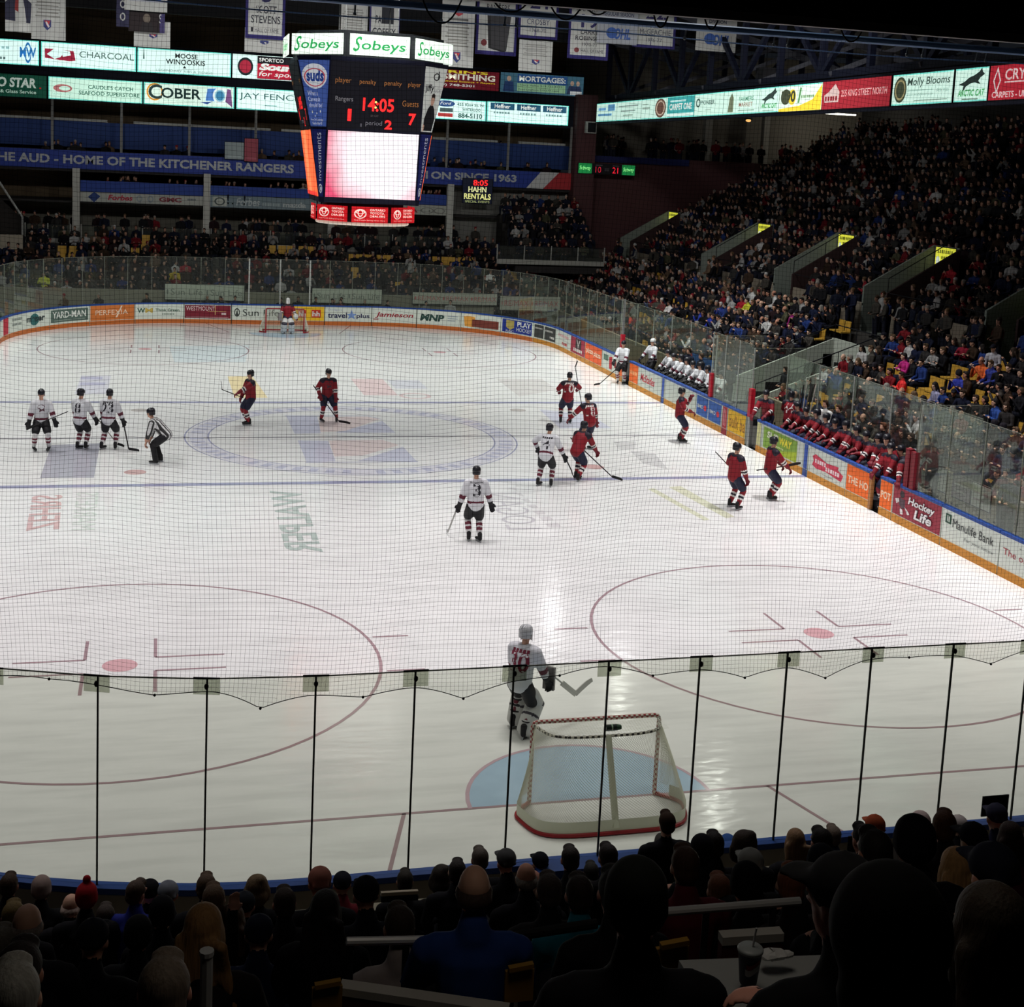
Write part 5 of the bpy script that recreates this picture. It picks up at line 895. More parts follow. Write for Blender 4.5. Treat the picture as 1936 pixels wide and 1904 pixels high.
def head_shapes(c, yaw=0, pitch=0, mskin=0, meye=None, hair=None):
    """head with brow, nose, chin, ears and eyes; faces +y"""
    c = v3(*c); ca, sa = math.cos(yaw), math.sin(yaw); cp, sp = math.cos(pitch), math.sin(pitch)
    def P(x, y, z): y, z = y*cp+z*sp, -y*sp+z*cp; return tuple(c+v3(x*ca-y*sa, x*sa+y*ca, z))
    S = [Egg(P(0, -.01, .035), (.078, .092, .098), mskin), Egg(P(0, .02, -.035), (.064, .074, .085), mskin), Limb([P(0, .06, -.095), P(0, .075, -.1)], [.026, .022], mskin),
         Limb([P(0, .085, .02), P(0, .108, -.022)], [.011, .016], mskin), Limb([P(-.05, .075, .035), P(.05, .075, .035)], [.014, .014], mskin), Limb([P(-.022, .086, -.062), P(.022, .086, -.062)], [.009, .009], mskin),
         Egg(P(-.082, -.005, -.005), (.014, .024, .034), mskin), Egg(P(.082, -.005, -.005), (.014, .024, .034), mskin)]
    if meye is not None: S += [Egg(P(sx*.032, .08, .008), (.013, .011, .009), meye) for sx in (-1, 1)]
    return S, P
def hand_shapes(w, d, m, thumb=1, curl=.5, k=1.0):
    """palm, four unequal bent fingers and a thumb, from wrist w along direction d"""
    w, d = v3(*w), nrm(v3(*d)); up = v3(0, 0, 1) if abs(d[2]) < .8 else v3(0, 1, 0); x = nrm(np.cross(d, up)); y = np.cross(x, d)
    S = [Limb([w, w+d*.075*k], [(.036*k, .02*k), (.044*k, .019*k)], m, x)]
    for i, (o, l) in enumerate(((-.032, .07), (-.011, .08), (.011, .075), (.032, .058))):
        a = w+d*.085*k+x*o*k; b_ = a+(d*math.cos(curl*.6)-y*math.sin(curl*.6))*l*.5*k; e = b_+(d*math.cos(curl*1.6)-y*math.sin(curl*1.6))*l*.5*k
        S.append(Limb([a, b_, e], [.0105*k, .0095*k, .008*k], m))
    a = w+d*.025*k-x*.035*k*thumb; b_ = a+(d*.7-x*.7*thumb)*.035*k; S.append(Limb([a, b_, b_+(d*.9-y*.4)*.03*k], [.013*k, .011*k, .009*k], m)); return S
SKIN = M('skin', (206, 160, 136), .6, .3); EYEM = M('eye_dark', (30, 24, 22), .4); 
# ------------------------------------------------------------------ hockey players
BLADE = M('skate_blade', (170, 174, 178), .3, .5, metal=.6); BOOT = M('skate_boot', (28, 28, 30), .5, .3); HBLK = M('helmet_black', (26, 27, 34), .35, .4)
KITS = {'red': dict(jersey=(128, 22, 34), yoke=(30, 26, 40), stripe=(216, 212, 208), pants=(30, 32, 56), sock=(136, 30, 42), s2=(28, 28, 44), glove=(110, 26, 38), num=(226, 220, 216)),
        'white': dict(jersey=(202, 204, 208), yoke=(202, 204, 208), stripe=(92, 34, 50), pants=(26, 26, 30), sock=(206, 206, 206), s2=(104, 38, 54), glove=(26, 26, 30), num=(34, 32, 40))}
def skeleton(p):
    """joint positions of a posed player; front +y"""
    k = {}; lean = p.get('lean', .2); tw = p.get('twist', 0); hz = p.get('hip', .93); sw = p.get('sway', 0)
    pel = v3(sw, p.get('hipy', -.06), hz); t = v3(p.get('tilt', 0), math.sin(lean), math.cos(lean)); t = nrm(t); X = v3(math.cos(tw), math.sin(tw), 0)
    k['pel'] = pel; k['waist'] = pel+t*.2; k['chest'] = pel+t*.42; k['neck'] = pel+t*.58; k['t'] = t; k['X'] = X
    hl = p.get('hlean', lean*.35); k['head'] = k['neck']+nrm(v3(p.get('tilt', 0)*.6, math.sin(hl), math.cos(hl)))*.17
    for s, sx in (('l', -1), ('r', 1)):
        k['sh'+s] = k['neck']-t*.07+X*.2*sx
        f = p['feet'][0 if sx < 0 else 1]; an = v3(f[0], f[1], f[2] if len(f) > 2 else .15); k['hip'+s] = pel+v3(.1*sx, 0, -.04)
        k['kn'+s], k['an'+s] = ik(k['hip'+s], an, .43, .42, (.12*sx, 1, .1)); k['toe'+s] = f[3] if len(f) > 3 else .25*sx*-1
        h = p['hands'][0 if sx < 0 else 1]; k['el'+s], k['wr'+s] = ik(k['sh'+s], h, .3, .27, p.get('pole'+s, (.7*sx, -.6, -.3)))
    return k
_pc = {}
def player(name, label, kit, pos, yaw, p, number=None, name_txt=None, visor=False, helmet=(26, 27, 34), group=None, key=None, cat='hockey player', scale=1.0, armnum=None, chest=False):
    """yaw: direction the figure faces, as an angle of its front (+y) about z"""
    K = KITS[kit]; root_loc = Vector((pos[0], pos[1], pos[2] if len(pos) > 2 else 0))
    if key and key in _pc:
        src = _pc[key]; o = src.copy(); COL.objects.link(o); o.location = root_loc; o.rotation_euler = (0, 0, yaw); o.scale = (scale,)*3; o['label'] = label
        for ch in src.children:
            c = ch.copy(); COL.objects.link(c); c.parent = o
            for g2 in ch.children: d = g2.copy(); COL.objects.link(d); d.parent = c
        return o
    k = skeleton(p); X = tuple(k['X'])
    J, ST, YK, PT, SK, S2, GL = [C(K[q]) for q in ('jersey', 'stripe', 'yoke', 'pants', 'sock', 's2', 'glove')]
    hs, HP = head_shapes(k['head'], p.get('hyaw', 0), p.get('hpitch', .1), 0, 1)
    body = hs+[Limb([k['neck']-k['t']*.05, k['head']-v3(0, 0, .06)], [.062, .058], 0), Limb([k['pel'], k['chest']], [(.15, .11), (.17, .12)], 2, X)]
    for s in 'lr':
        body += [Limb([k['hip'+s], k['kn'+s]], [.1, .08], 2), Limb([k['kn'+s], k['kn'+s]*.45+k['an'+s]*.55, k['an'+s]], [.082, .08, .055], 3, stripes={(.3, .42): 4, (.42, .54): 5, (.54, .66): 4} if kit == 'red' else {(.26, .42): 5, (.52, .7): 5, (.0, .1): 4}),
                 Limb([k['sh'+s], k['el'+s], k['wr'+s]], [.06, .05, .04], 0)]
    root = link(name, fuse(name, body, .02), None); tag(root, label, cat, group); root.location = root_loc; root.rotation_euler = (0, 0, yaw); root.scale = (scale,)*3
    for m in (SKIN, EYEM, PT, SK, ST if kit == 'red' else C((206, 206, 206)), S2): root.data.materials.append(m)
    jt = k['t']; low = k['pel']-jt*.06
    jer = [Limb([low, k['pel']+jt*.22, k['chest'], k['neck']-jt*.07], [(.21, .165), (.2, .165), (.225, .165), (.17, .12)], 0, X, {(.14, .24): 1} if kit == 'white' else {(.86, 1.1): 2}),
           Limb([k['shl']+k['X']*.03, k['shr']-k['X']*.03], [.1, .1], 2 if kit == 'red' else 0)]
    for s in 'lr': jer.append(Limb([k['sh'+s], k['el'+s], k['el'+s]*.25+k['wr'+s]*.75], [.098, .088, .07], 0, stripes={(0, .14): 2, (.62, .7): 1, (.7, .78): 3, (.78, .86): 1} if kit == 'red' else {(.62, .82): 1}))
    jm = fuse('jersey', jer, .02, 4)
    for m in (J, ST, YK, C((30, 26, 40))): jm.materials.append(m)
    jo = link('jersey', jm, root)
    pm = fuse('pants', [Limb([k['pel']+jt*.1, k['pel']-jt*.06], [(.185, .15), (.2, .16)], 0, X)]+[Limb([k['hip'+s], k['hip'+s]*.3+k['kn'+s]*.7, k['hip'+s]*.12+k['kn'+s]*.88], [.125, .125, .115], 0) for s in 'lr'], .024, 3)
    pm.materials.append(PT); link('pants', pm, root)
    # helmet: dome with ear pieces and a brim edge, visor where the photo shows one
    hm = MB(); hy, hp_ = p.get('hyaw', 0), p.get('hpitch', .1)
    hm.grid([[HP(.1*math.cos(a)*rr, -.012+.122*math.sin(a)*rr, zz) for a in np.linspace(0, 2*PI, 20, endpoint=False)] for rr, zz in ((1.0, .02), (1.03, .05), (1, .085), (.86, .122), (.6, .148), (.25, .16))], 0, True, True)
    hm.grid([[HP(.098*math.cos(a)*rr, -.012+.118*math.sin(a)*rr, zz) for a in np.linspace(PI*.92, PI*2.08, 14)] for rr, zz in ((1, .03), (1.0, -.03), (.95, -.05))]+[], 0)
    for a in (-.5, 0, .5): hm.tube([HP(.1*math.sin(a)*q, -.012+.118*math.cos(a)*q*(-1 if False else -1), z) for q, z in ((1.02, .06), (.9, .125), (.5, .16))], .008, 6)
    ho = hm.build('helmet', M('helmet_%d_%d_%d' % helmet, helmet, .35, .4), root, True)
    if visor: MB().grid([[HP(.1*math.sin(a), .112*math.cos(a), z) for a in np.linspace(-1.1, 1.1, 12)] for z in (.03, -.035)]).build('visor', glass_mat('visor_glass', (.85, .87, .88), .12), ho)
    for s, sx in (('l', -1), ('r', 1)):
        d = nrm(k['wr'+s]-k['el'+s]); gsh = [Limb([k['el'+s]*.22+k['wr'+s]*.78, k['wr'+s]], [.068, .06], 1)]+hand_shapes(k['wr'+s], d, 0, -sx, .9, 1.55)
        gm = fuse('glove', gsh, .014, 2); gm.materials.append(GL); gm.materials.append(GL); link('glove', gm, root)
        an = k['an'+s]; ty = k['toe'+s]; fx, fy = math.sin(ty), math.cos(ty); F = lambda q, z: an+v3(fx*q, fy*q, z)
        bm_ = fuse('skate', [Limb([F(-.02, .06), F(-.03, -.02), F(-.04, -.075)], [.056, .052, .05], 0), Limb([F(-.04, -.07), F(.08, -.075), F(.19, -.085)], [(.045, .04), (.048, .04), (.042, .03)], 0)], .016, 2); bm_.materials.append(BOOT); so = link('skate', bm_, root)
        n_ = v3(fy, -fx, 0)*.008; bl = MB(); bl.hexa([F(-.1, -.15)-n_, F(.2, -.15)-n_, F(.2, -.15)+n_, F(-.1, -.15)+n_, F(-.09, -.1)-n_*2, F(.19, -.1)-n_*2, F(.19, -.1)+n_*2, F(-.09, -.1)+n_*2]); bl.build('blade', BLADE, so)
    # lettering follows the jersey
    bv = BVHTree.FromPolygons([v.co for v in jm.vertices], [list(q.vertices) for q in jm.polygons])
    def stitch(txt, c, w, h, col, back=True, nm='number', sh=0):
        vs, fs = text_pts(txt, .018, sh); b = MB(); sd = -1 if back else 1; up = k['t']; side = k['X']*(1 if back else -1)
        for a, e in vs:
            q = Vector(c+side*(a-.5)*w+up*(e-.5)*h); hit = bv.ray_cast(q+Vector((0, sd*.5, 0)), Vector((0, -sd, 0)))
            b.v.append(tuple((hit[0] if hit[0] else q)+Vector((0, sd*.006, 0))))
        b.f = fs; b.m = [0]*len(fs); b.build(nm, C(col), jo)
    if number: stitch(number, k['chest']-jt*.07, .19 if len(number) == 1 else .34, .31, K['num'])
    if name_txt == '*':
        for q in range(5):
            b = MB()
            for a, e in ((0, 0), (1, 0), (1, 1), (0, 1)):
                hit = bv.ray_cast(Vector(k['chest']+jt*(.1+(e-.5)*.05)+k['X']*((q-2)*.062+(a-.5)*.046))+Vector((0, -.5, 0)), Vector((0, 1, 0))); b.v.append(tuple((hit[0] or Vector(k['chest']))-Vector((0, .006, 0))))
            b.f = [[0, 1, 2, 3]]; b.m = [0]; b.build('name_bar', C(K['num']), jo)
    elif name_txt: stitch(name_txt, k['chest']+jt*.1, .34, .055, K['num'], nm='name_bar')
    if chest:
        c = k['chest']-jt*.06; b = MB(); cr = [(-.09, .08), (.02, .11), (.1, .06), (.07, -.03), (.1, -.1), (.02, -.07), (-.06, -.12), (-.05, -.02), (-.11, 0)]
        for a, e in cr: hit = bv.ray_cast(Vector(c-k['X']*a+jt*e)+Vector((0, .5, 0)), Vector((0, -1, 0))); b.v.append(tuple((hit[0] or Vector(c))+Vector((0, .007, 0))))
        b.f = [list(range(len(cr)))]; b.m = [0]; b.build('chest_crest', C((60, 50, 56) if kit == 'red' else (90, 60, 70)), jo)
    if armnum:
        pass
    root['_k'] = 0
    del root['_k']
    if key: _pc[key] = root
    player.k = k
    return root
def wpt(pos, yaw, q, z=0):
    q = v3(*q); return Vector((pos[0]+math.cos(yaw)*q[0]-math.sin(yaw)*q[1], pos[1]+math.sin(yaw)*q[0]+math.cos(yaw)*q[1], q[2]+z))
def stick(a, b, label, toe=None, col=(40, 38, 40), goalie=False, group=None, blade=(24, 24, 26)):
    """shaft from a (butt) to b (heel), blade from the heel towards toe"""
    a, b = Vector(a), Vector(b); t = thing('hockey_stick', label, 'hockey stick', a, 0, group); q = b-a
    MB().bar((0, 0, 0), q, .03, .024).build('shaft', M('stick_%d_%d_%d' % col, col, .5), t)
    toe = Vector(toe) if toe is not None else b+Vector((.28, .0, .0)); e = toe-b; wd = .075 if not goalie else .1
    up = Vector((0, 0, 1)) if abs(e.normalized().z) < .7 else Vector((0, 1, 0)); m = MB(); n = e.cross(up).normalized()*.008; up2 = n.cross(e).normalized()
    R = []
    for s_ in (0, .35, .7, 1): c = q+e*s_+n*3*s_*s_; h = wd*(1 if s_ < .9 else .6); R.append([c-n-up2*wd*.4, c+n-up2*wd*.4, c+n+up2*h*.6, c-n+up2*h*.6])
    m.grid(R, 0, True, True); m.build('blade', M('stick_blade_%d_%d_%d' % blade, blade, .6), t)
    if goalie: MB().bar(q*.55, q, .028, .09).build('paddle', C((206, 206, 200)), t)
    return t
FEET = lambda a=.16, dy=.0, b=.0: [(-a, dy, .15), (a, b, .15)]
def face_to(p, q): return math.atan2(-(q[0]-p[0]), q[1]-p[1])
# --- white team on the ice
P_ = (-9.4, -1.72); player('hockey_player', 'white-jerseyed player facing the camera, leftmost of the three white players', 'white', P_, PI+.1, dict(lean=.12, feet=FEET(.2, .05, .0), hands=[(-.38, .22, .86), (.36, .1, .8)], hpitch=.15), chest=True)
stick(wpt(P_, PI+.1, (-.72, .5, 1.25)), wpt(P_, PI+.1, (.2, .15, .78)), 'thin hockey stick slanting up beside the leftmost white player', wpt(P_, PI+.1, (.42, .1, .66)))
P_ = (-8.3, -1.61); player('hockey_player', 'white-jerseyed player seen from behind, middle of the three white players', 'white', P_, -.5, dict(lean=.1, feet=FEET(.1, .0, .1), hands=[(-.3, .2, .85), (.34, .26, .85)], hyaw=-.3), '8')
stick(wpt(P_, -.5, (.3, .34, .95)), wpt(P_, -.5, (.75, .75, .1)), 'hockey stick slanting down between two of the white players', wpt(P_, -.5, (1.0, .75, .06)), (150, 140, 130))
P_ = (-7.5, -1.64); player('hockey_player', 'white-jerseyed player with number twenty-three, nearest the striped linesman', 'white', P_, -.35, dict(lean=.14, feet=[(-.2, -.05, .15), (.17, .05, .15)], hands=[(-.3, .25, .9), (.4, .14, .78)], hyaw=.2), '23', '*')
stick(wpt(P_, -.35, (.36, .16, .88)), wpt(P_, -.35, (.62, -.05, .07)), 'hockey stick resting on the ice beside the twenty-three player', wpt(P_, -.35, (.95, -.05, .05)))
P_ = (1.24, -12.08); player('hockey_player', 'white-jerseyed player number three with his back turned, alone at mid ice', 'white', P_, -.05, dict(lean=.08, feet=[(-.12, -.02, .15), (.12, -.12, .15)], hands=[(-.38, .02, .84), (.4, .04, .86)], hyaw=-.15), '3', 'TROJANOVIC')
stick(wpt(P_, -.05, (-.38, .06, .9)), wpt(P_, -.05, (-.55, .45, .1)), 'pale hockey stick held down by the number three player', wpt(P_, -.05, (-.56, .72, .06)), (170, 170, 166), blade=(160, 160, 160))
P_ = (4.48, -6.92); player('hockey_player', 'white-jerseyed player number four bending forward in the cluster of red players', 'white', P_, -.55, dict(lean=.42, feet=[(-.2, .0, .15), (.16, .05, .15)], hands=[(-.36, .34, 1.0), (.5, .34, .72)], polel=(-1, -.2, .5), hyaw=-.3), '4', '*')
stick(wpt(P_, -.55, (.5, .36, .74)), wpt(P_, -.55, (.62, .55, .4)), 'short dark stick end under the glove of the number four player', wpt(P_, -.55, (.66, .6, .2)))
# --- red team on the ice
P_ = (-3.2, 2.03); player('hockey_player', 'red-jerseyed player holding his stick out level, left side of the centre circle', 'red', P_, PI*.62, dict(lean=.05, feet=[(-.12, .05, .15), (.12, .0, .15)], hands=[(-.1, .55, 1.05), (.25, .2, .8)], poler=(1, -.5, -.2)), None, None, chest=True)
stick(wpt(P_, PI*.62, (.2, .12, .88)), wpt(P_, PI*.62, (-.3, 1.1, 1.3)), 'dark hockey stick held out by the red player left of centre', wpt(P_, PI*.62, (-.38, 1.15, 1.6)))
P_ = (-.55, 2.54); player('hockey_player', 'red-jerseyed player facing the camera with his stick blade on the centre logo', 'red', P_, PI+.1, dict(lean=.2, feet=[(-.32, .05, .15), (.2, .05, .15)], hands=[(-.24, .2, .82), (.3, .14, .95)], hyaw=.3), None, None, chest=True, visor=True)
stick(wpt(P_, PI+.1, (.5, .0, 1.25)), wpt(P_, PI+.1, (-.3, .5, .1)), 'long dark hockey stick with its blade on the centre logo', wpt(P_, PI+.1, (-.68, .55, .04)))
P_ = (7.82, 2.15); player('hockey_player', 'red-jerseyed player number ten with his back turned near the white bench', 'red', P_, -.1, dict(lean=.06, feet=[(-.2, .0, .15), (.14, .02, .15)], hands=[(-.25, .3, 1.1), (.44, .34, 1.18)], hyaw=-.3, tilt=.06), '10', '*')
stick(wpt(P_, -.1, (.62, .3, .5)), wpt(P_, -.1, (.3, .38, 1.95)), 'black hockey stick held blade up beside the head of the number ten player', wpt(P_, -.1, (.4, .42, 2.16)))
P_ = (7.24, -2.16); player('hockey_player', 'red-jerseyed player number eighteen reaching left with one glove', 'red', P_, .25, dict(lean=.16, tilt=-.08, feet=[(-.14, .0, .15), (.14, -.05, .15)], hands=[(-.62, .3, .92), (.35, .1, .85)], hyaw=.7), '18', '*')
P_ = (5.63, -6.23); player('hockey_player', 'bent red-jerseyed player skating beside the white number four player', 'red', P_, -.9, dict(lean=.5, hip=.88, feet=[(-.1, .12, .15), (.12, -.1, .15)], hands=[(-.25, .5, .95), (.28, .5, .85)], hyaw=-.2), None)
stick(wpt(P_, -.9, (-.6, .45, 1.1)), wpt(P_, -.9, (.72, .75, .12)), 'long black hockey stick in front of the bent red player', wpt(P_, -.9, (1.0, .9, .05)))
P_ = (10.85, -1.05); player('hockey_player', 'red-jerseyed player lifting a glove to his face close to the side boards', 'red', P_, -PI*.5-.35, dict(lean=.04, feet=[(-.18, .0, .15), (.18, .05, .15)], hands=[(-.08, .27, 1.5), (.2, .3, 1.08)], polel=(-.6, .2, -1)), None)
P_ = (9.02, -9.69); player('hockey_player', 'red-jerseyed player standing sideways, left of the pair before the red bench', 'red', P_, -PI*.5+.3, dict(lean=.05, feet=[(-.2, .05, .15), (.16, .0, .15)], hands=[(-.3, .25, 1.05), (.3, .15, .8)], hyaw=-.3), None)
stick(wpt(P_, -PI*.5+.3, (-.5, -.35, 1.5)), wpt(P_, -PI*.5+.3, (-.32, .2, .95)), 'thin stick rising behind the left one of the pair before the red bench', wpt(P_, -PI*.5+.3, (-.3, .25, .8)))
P_ = (10.49, -8.81); player('hockey_player', 'red-jerseyed player gliding with a level stick, right of the pair before the red bench', 'red', P_, -PI*.5, dict(lean=.1, hip=.9, feet=[(-.1, .05, .15), (.1, .0, .15)], hands=[(-.22, .38, .95), (.25, .36, .98)], hyaw=.2), None)
stick(wpt(P_, -PI*.5, (.2, -.55, .9)), wpt(P_, -PI*.5, (-.1, .55, .95)), 'black hockey stick carried level in front of the green board', wpt(P_, -PI*.5, (-.2, .95, 1.0)))
# --- linesman
P_ = (-6.07, -3.52); KITS['keeper'] = dict(KITS['white'], num=(116, 36, 56)); KITS['stripes'] = dict(KITS['white'], jersey=(198, 200, 200), yoke=(198, 200, 200), pants=(24, 24, 28), sock=(24, 24, 28), s2=(24, 24, 28), stripe=(30, 30, 32), glove=(190, 150, 130))
rf = player('linesman', 'linesman in a black and white striped shirt leaning on his knees', 'stripes', P_, PI*.42, dict(lean=.75, hip=.86, hipy=-.2, hlean=.3, feet=[(-.16, .05, .15), (.16, .0, .15)], hands=[(-.2, .3, .68), (.2, .3, .66)], poler=(.8, -.4, .2), polel=(-.8, -.4, .2)), None, cat='official')
for ch in rf.children:
    if ch.name.startswith('jersey'):
        m = bpy.data.materials.new('referee_stripes'); m.use_nodes = True; nt = m.node_tree; bs = nt.nodes['Principled BSDF']; wv = nt.nodes.new('ShaderNodeTexWave'); wv.inputs['Scale'].default_value = 3.6; wv.bands_direction = 'X'
        tc = nt.nodes.new('ShaderNodeTexCoord'); nt.links.new(tc.outputs['Object'], wv.inputs['Vector']); rp = nt.nodes.new('ShaderNodeValToRGB'); rp.color_ramp.interpolation = 'CONSTANT'; rp.color_ramp.elements[0].color = (.02, .02, .02, 1); rp.color_ramp.elements[1].color = (.6, .61, .61, 1); rp.color_ramp.elements[1].position = .5
        nt.links.new(wv.outputs['Color'], rp.inputs[0]); nt.links.new(rp.outputs[0], bs.inputs['Base Color'])
        for i in range(len(ch.data.materials)): ch.data.materials[i] = m
trouser = fuse('trousers', [Limb([player.k['hip'+s], player.k['kn'+s], player.k['an'+s]-v3(0, 0, .02)], [.115, .095, .085], 0) for s in 'lr'], .022, 3); trouser.materials.append(C((24, 24, 28))); link('trousers', trouser, rf)
# --- goalkeepers
def keeper(label, kit, pos, yaw, p, number=None, stick_pts=None, mask=(186, 188, 190), stick_label=''):
    r = player('goalkeeper', label, kit, pos, yaw, p, number, cat='goalkeeper', helmet=mask, name_txt='*' if number else None); k = player.k
    PADC = [C((200, 200, 198)), C((60, 56, 66))]
    for s, sx in (('l', -1), ('r', 1)):
        a, kn, hp = k['an'+s], k['kn'+s], k['hip'+s]; fw = v3(0, .05, 0)
        pm = fuse('leg_pad', [Limb([hp*.55+kn*.45+fw, kn+fw*1.2, kn*.5+a*.5+fw, a+fw*.8-v3(0, 0, .05)], [(.15, .12), (.16, .14), (.155, .13), (.155, .1)], 0, (1, 0, 0), {(.3, .36): 1, (.62, .66): 1})], .02, 3)
        for m in PADC: pm.materials.append(m)
        pd = link('leg_pad', pm, r)
        for z in (.35, .6, .8):
            q = a+(kn-a)*z; MB().tube([q+v3(.09*math.cos(t), .08*math.sin(t), 0) for t in np.linspace(PI, 2*PI, 9)], .012, 6).build('strap', C((40, 38, 42)), pd)
    w_ = k['wrr']; bl = MB(); bl.hexa([w_+v3(-.1, .07, -.2), w_+v3(.1, .07, -.2), w_+v3(.1, .12, -.2), w_+v3(-.1, .12, -.2), w_+v3(-.1, .07, .18), w_+v3(.1, .07, .18), w_+v3(.1, .12, .18), w_+v3(-.1, .12, .18)]); bl.build('blocker', C((120, 116, 116)), r)
    w_ = k['wrl']; MB().ball(w_+v3(0, .05, 0), .13, .07, .15, 12, 8).build('catching_glove', C((190, 190, 186)), r, True)
    hs = k['head']; mk = MB(); mk.grid([[hs+v3(.1*math.sin(a), .125*math.cos(a), z) for a in np.linspace(-1.5, 1.5, 14)] for z in (.05, .0, -.06, -.12)]); mk.build('face_mask', M('mask_%d' % mask[0], mask, .4, .4), r, True)
    if stick_pts: stick(*stick_pts[:2], stick_label, stick_pts[2], (200, 200, 196), True, blade=(190, 190, 186))
P_ = (-.47, -22.9); keeper('white goalkeeper with thick pads standing in front of the near net, seen from behind', 'keeper', P_, -.75, dict(lean=.22, hip=.88, feet=[(-.16, .12, .15), (.16, -.14, .15)], hands=[(-.3, .3, .85), (.3, .3, .85)], hyaw=-.3), '30',
    (wpt(P_, -.75, (.22, .36, 1.0)), wpt(P_, -.75, (.52, .95, .45)), wpt(P_, -.75, (.62, 1.3, .62))), stick_label='white goalkeeper stick held out beside the near goalkeeper')
P_ = (.1, 25.0); keeper('red goalkeeper with pale pads standing in the far goal', 'red', P_, PI, dict(lean=.12, hip=.9, feet=[(-.2, .05, .15), (.2, .05, .15)], hands=[(-.4, .2, .85), (.4, .2, .85)]), None, None, (206, 206, 204))
# ------------------------------------------------------------------ benches
BEN = lambda: dict(lean=.25, hip=.72, hipy=-.2, feet=[(-.15, .12, .15), (.15, .1, .15)], hands=[(-.26, .24, .8), (.26, .26, .8)], hyaw=.1)
BV = [BEN(), dict(BEN(), lean=.45, hyaw=.5, hands=[(-.2, .42, .93), (.22, .4, .93)]), dict(BEN(), lean=.1, hyaw=-.3)]
def bench(n, kit, x, ys, labels, zoff=.25):
    b = thing('players_bench', ('long grey bench behind the white-fronted boards of the white team', 'long grey bench behind the boards of the red team')[kit == 'red'], 'bench', (x+.15, (ys[0]+ys[-1])/2, 0)); l = abs(ys[0]-ys[-1])/2+.5
    MB().box(-.18, .2, -l, l, zoff+.42, zoff+.5).build('seat_board', M('bench_grey', (110, 108, 100), .6), b)
    for q in (-l+.3, 0, l-.3): MB().box(-.14, .14, q-.05, q+.05, .02, zoff+.42).build('bench_leg', DARK, b)
    for i, y in enumerate(ys):
        player('hockey_player', labels[i], kit, (x+.1*math.sin(i*2.1), y, zoff-.02), PI/2+.25*math.sin(i*1.7), BV[i % 3], key=(kit, i % 3), group=('white players seated on the far bench', 'red players seated on the near bench')[kit == 'red'], helmet=(26, 27, 34) if kit == 'red' else (40, 40, 46))
struct(MB().box(13.05, 15.0, 1.5, 11.3, 0, .25).box(13.05, 15.0, -11.7, -2.8, 0, .25).build('floor_benches', DARK), 'raised floor of the players benches')
ordw = ['first', 'second', 'third', 'fourth', 'fifth', 'sixth', 'seventh', 'eighth', 'ninth', 'tenth', 'eleventh', 'twelfth', 'thirteenth']
yw = [8.0-.68*i for i in range(9)]; bench('white', 'white', 13.75, yw, ['white player on the far bench, %s from the open orange door' % ordw[i] for i in range(9)])
yr = [-3.6-.64*i for i in range(12)]; bench('red', 'red', 13.75, yr, ['red player on the near bench, %s from the gate post' % ordw[i] for i in range(12)])
ST_ = dict(lean=.08, feet=FEET(), hands=[(-.3, .3, 1.0), (.3, .3, 1.0)])
player('hockey_player', 'white player standing in the open door of the far bench', 'white', (12.75, 10.5, 0), PI/2+.9, dict(ST_, hands=[(-.2, .4, .85), (.25, .35, .95)]))
stick((12.9, 10.3, 1.1), (11.6, 9.9, .1), 'thin stick slanting down to the ice from the open white bench door', (11.35, 9.9, .05))
player('hockey_player', 'white player in a white cap standing just behind the open bench door', 'white', (13.7, 9.6, .23), PI/2+.3, dict(ST_), helmet=(214, 216, 214))
player('hockey_player', 'red player leaning over the gate at the left end of the red bench', 'red', (13.35, -2.35, .23), PI/2+.6, dict(ST_, lean=.4, hands=[(-.2, .45, 1.0), (.25, .5, .95)]))
player('hockey_player', 'red player number forty-four standing with his back turned at the bench gate', 'red', (13.9, -2.9, .23), -.9, dict(ST_), '44')
player('hockey_player', 'red player standing up at the right end of the bench above the orange board', 'red', (13.6, -9.6, .23), PI/2+.4, dict(ST_, lean=.3))
player('hockey_player', 'red player behind the open bench gate between the two orange boards', 'red', (13.25, -10.3, .1), PI/2+.2, dict(ST_, lean=.1, hands=[(-.2, .3, .9), (.25, .35, .9)]), '31')
player('hockey_player', 'red player leaning left over the boards by the dark red padded posts', 'red', (13.4, -11.1, .23), PI/2+.9, dict(ST_, lean=.6, hands=[(-.15, .6, .9), (.2, .6, .88)]))
for i in range(6):
    y = -2.2-.12*i; stick((14.55+.05*i, y, 2.05+.12*(i % 3)), (14.5, y, .4), 'upright spare hockey stick racked behind the red bench gate', (14.2, y, .3), ((120, 110, 100), (30, 30, 32), (190, 186, 176))[i % 3], group='spare sticks at the red bench')
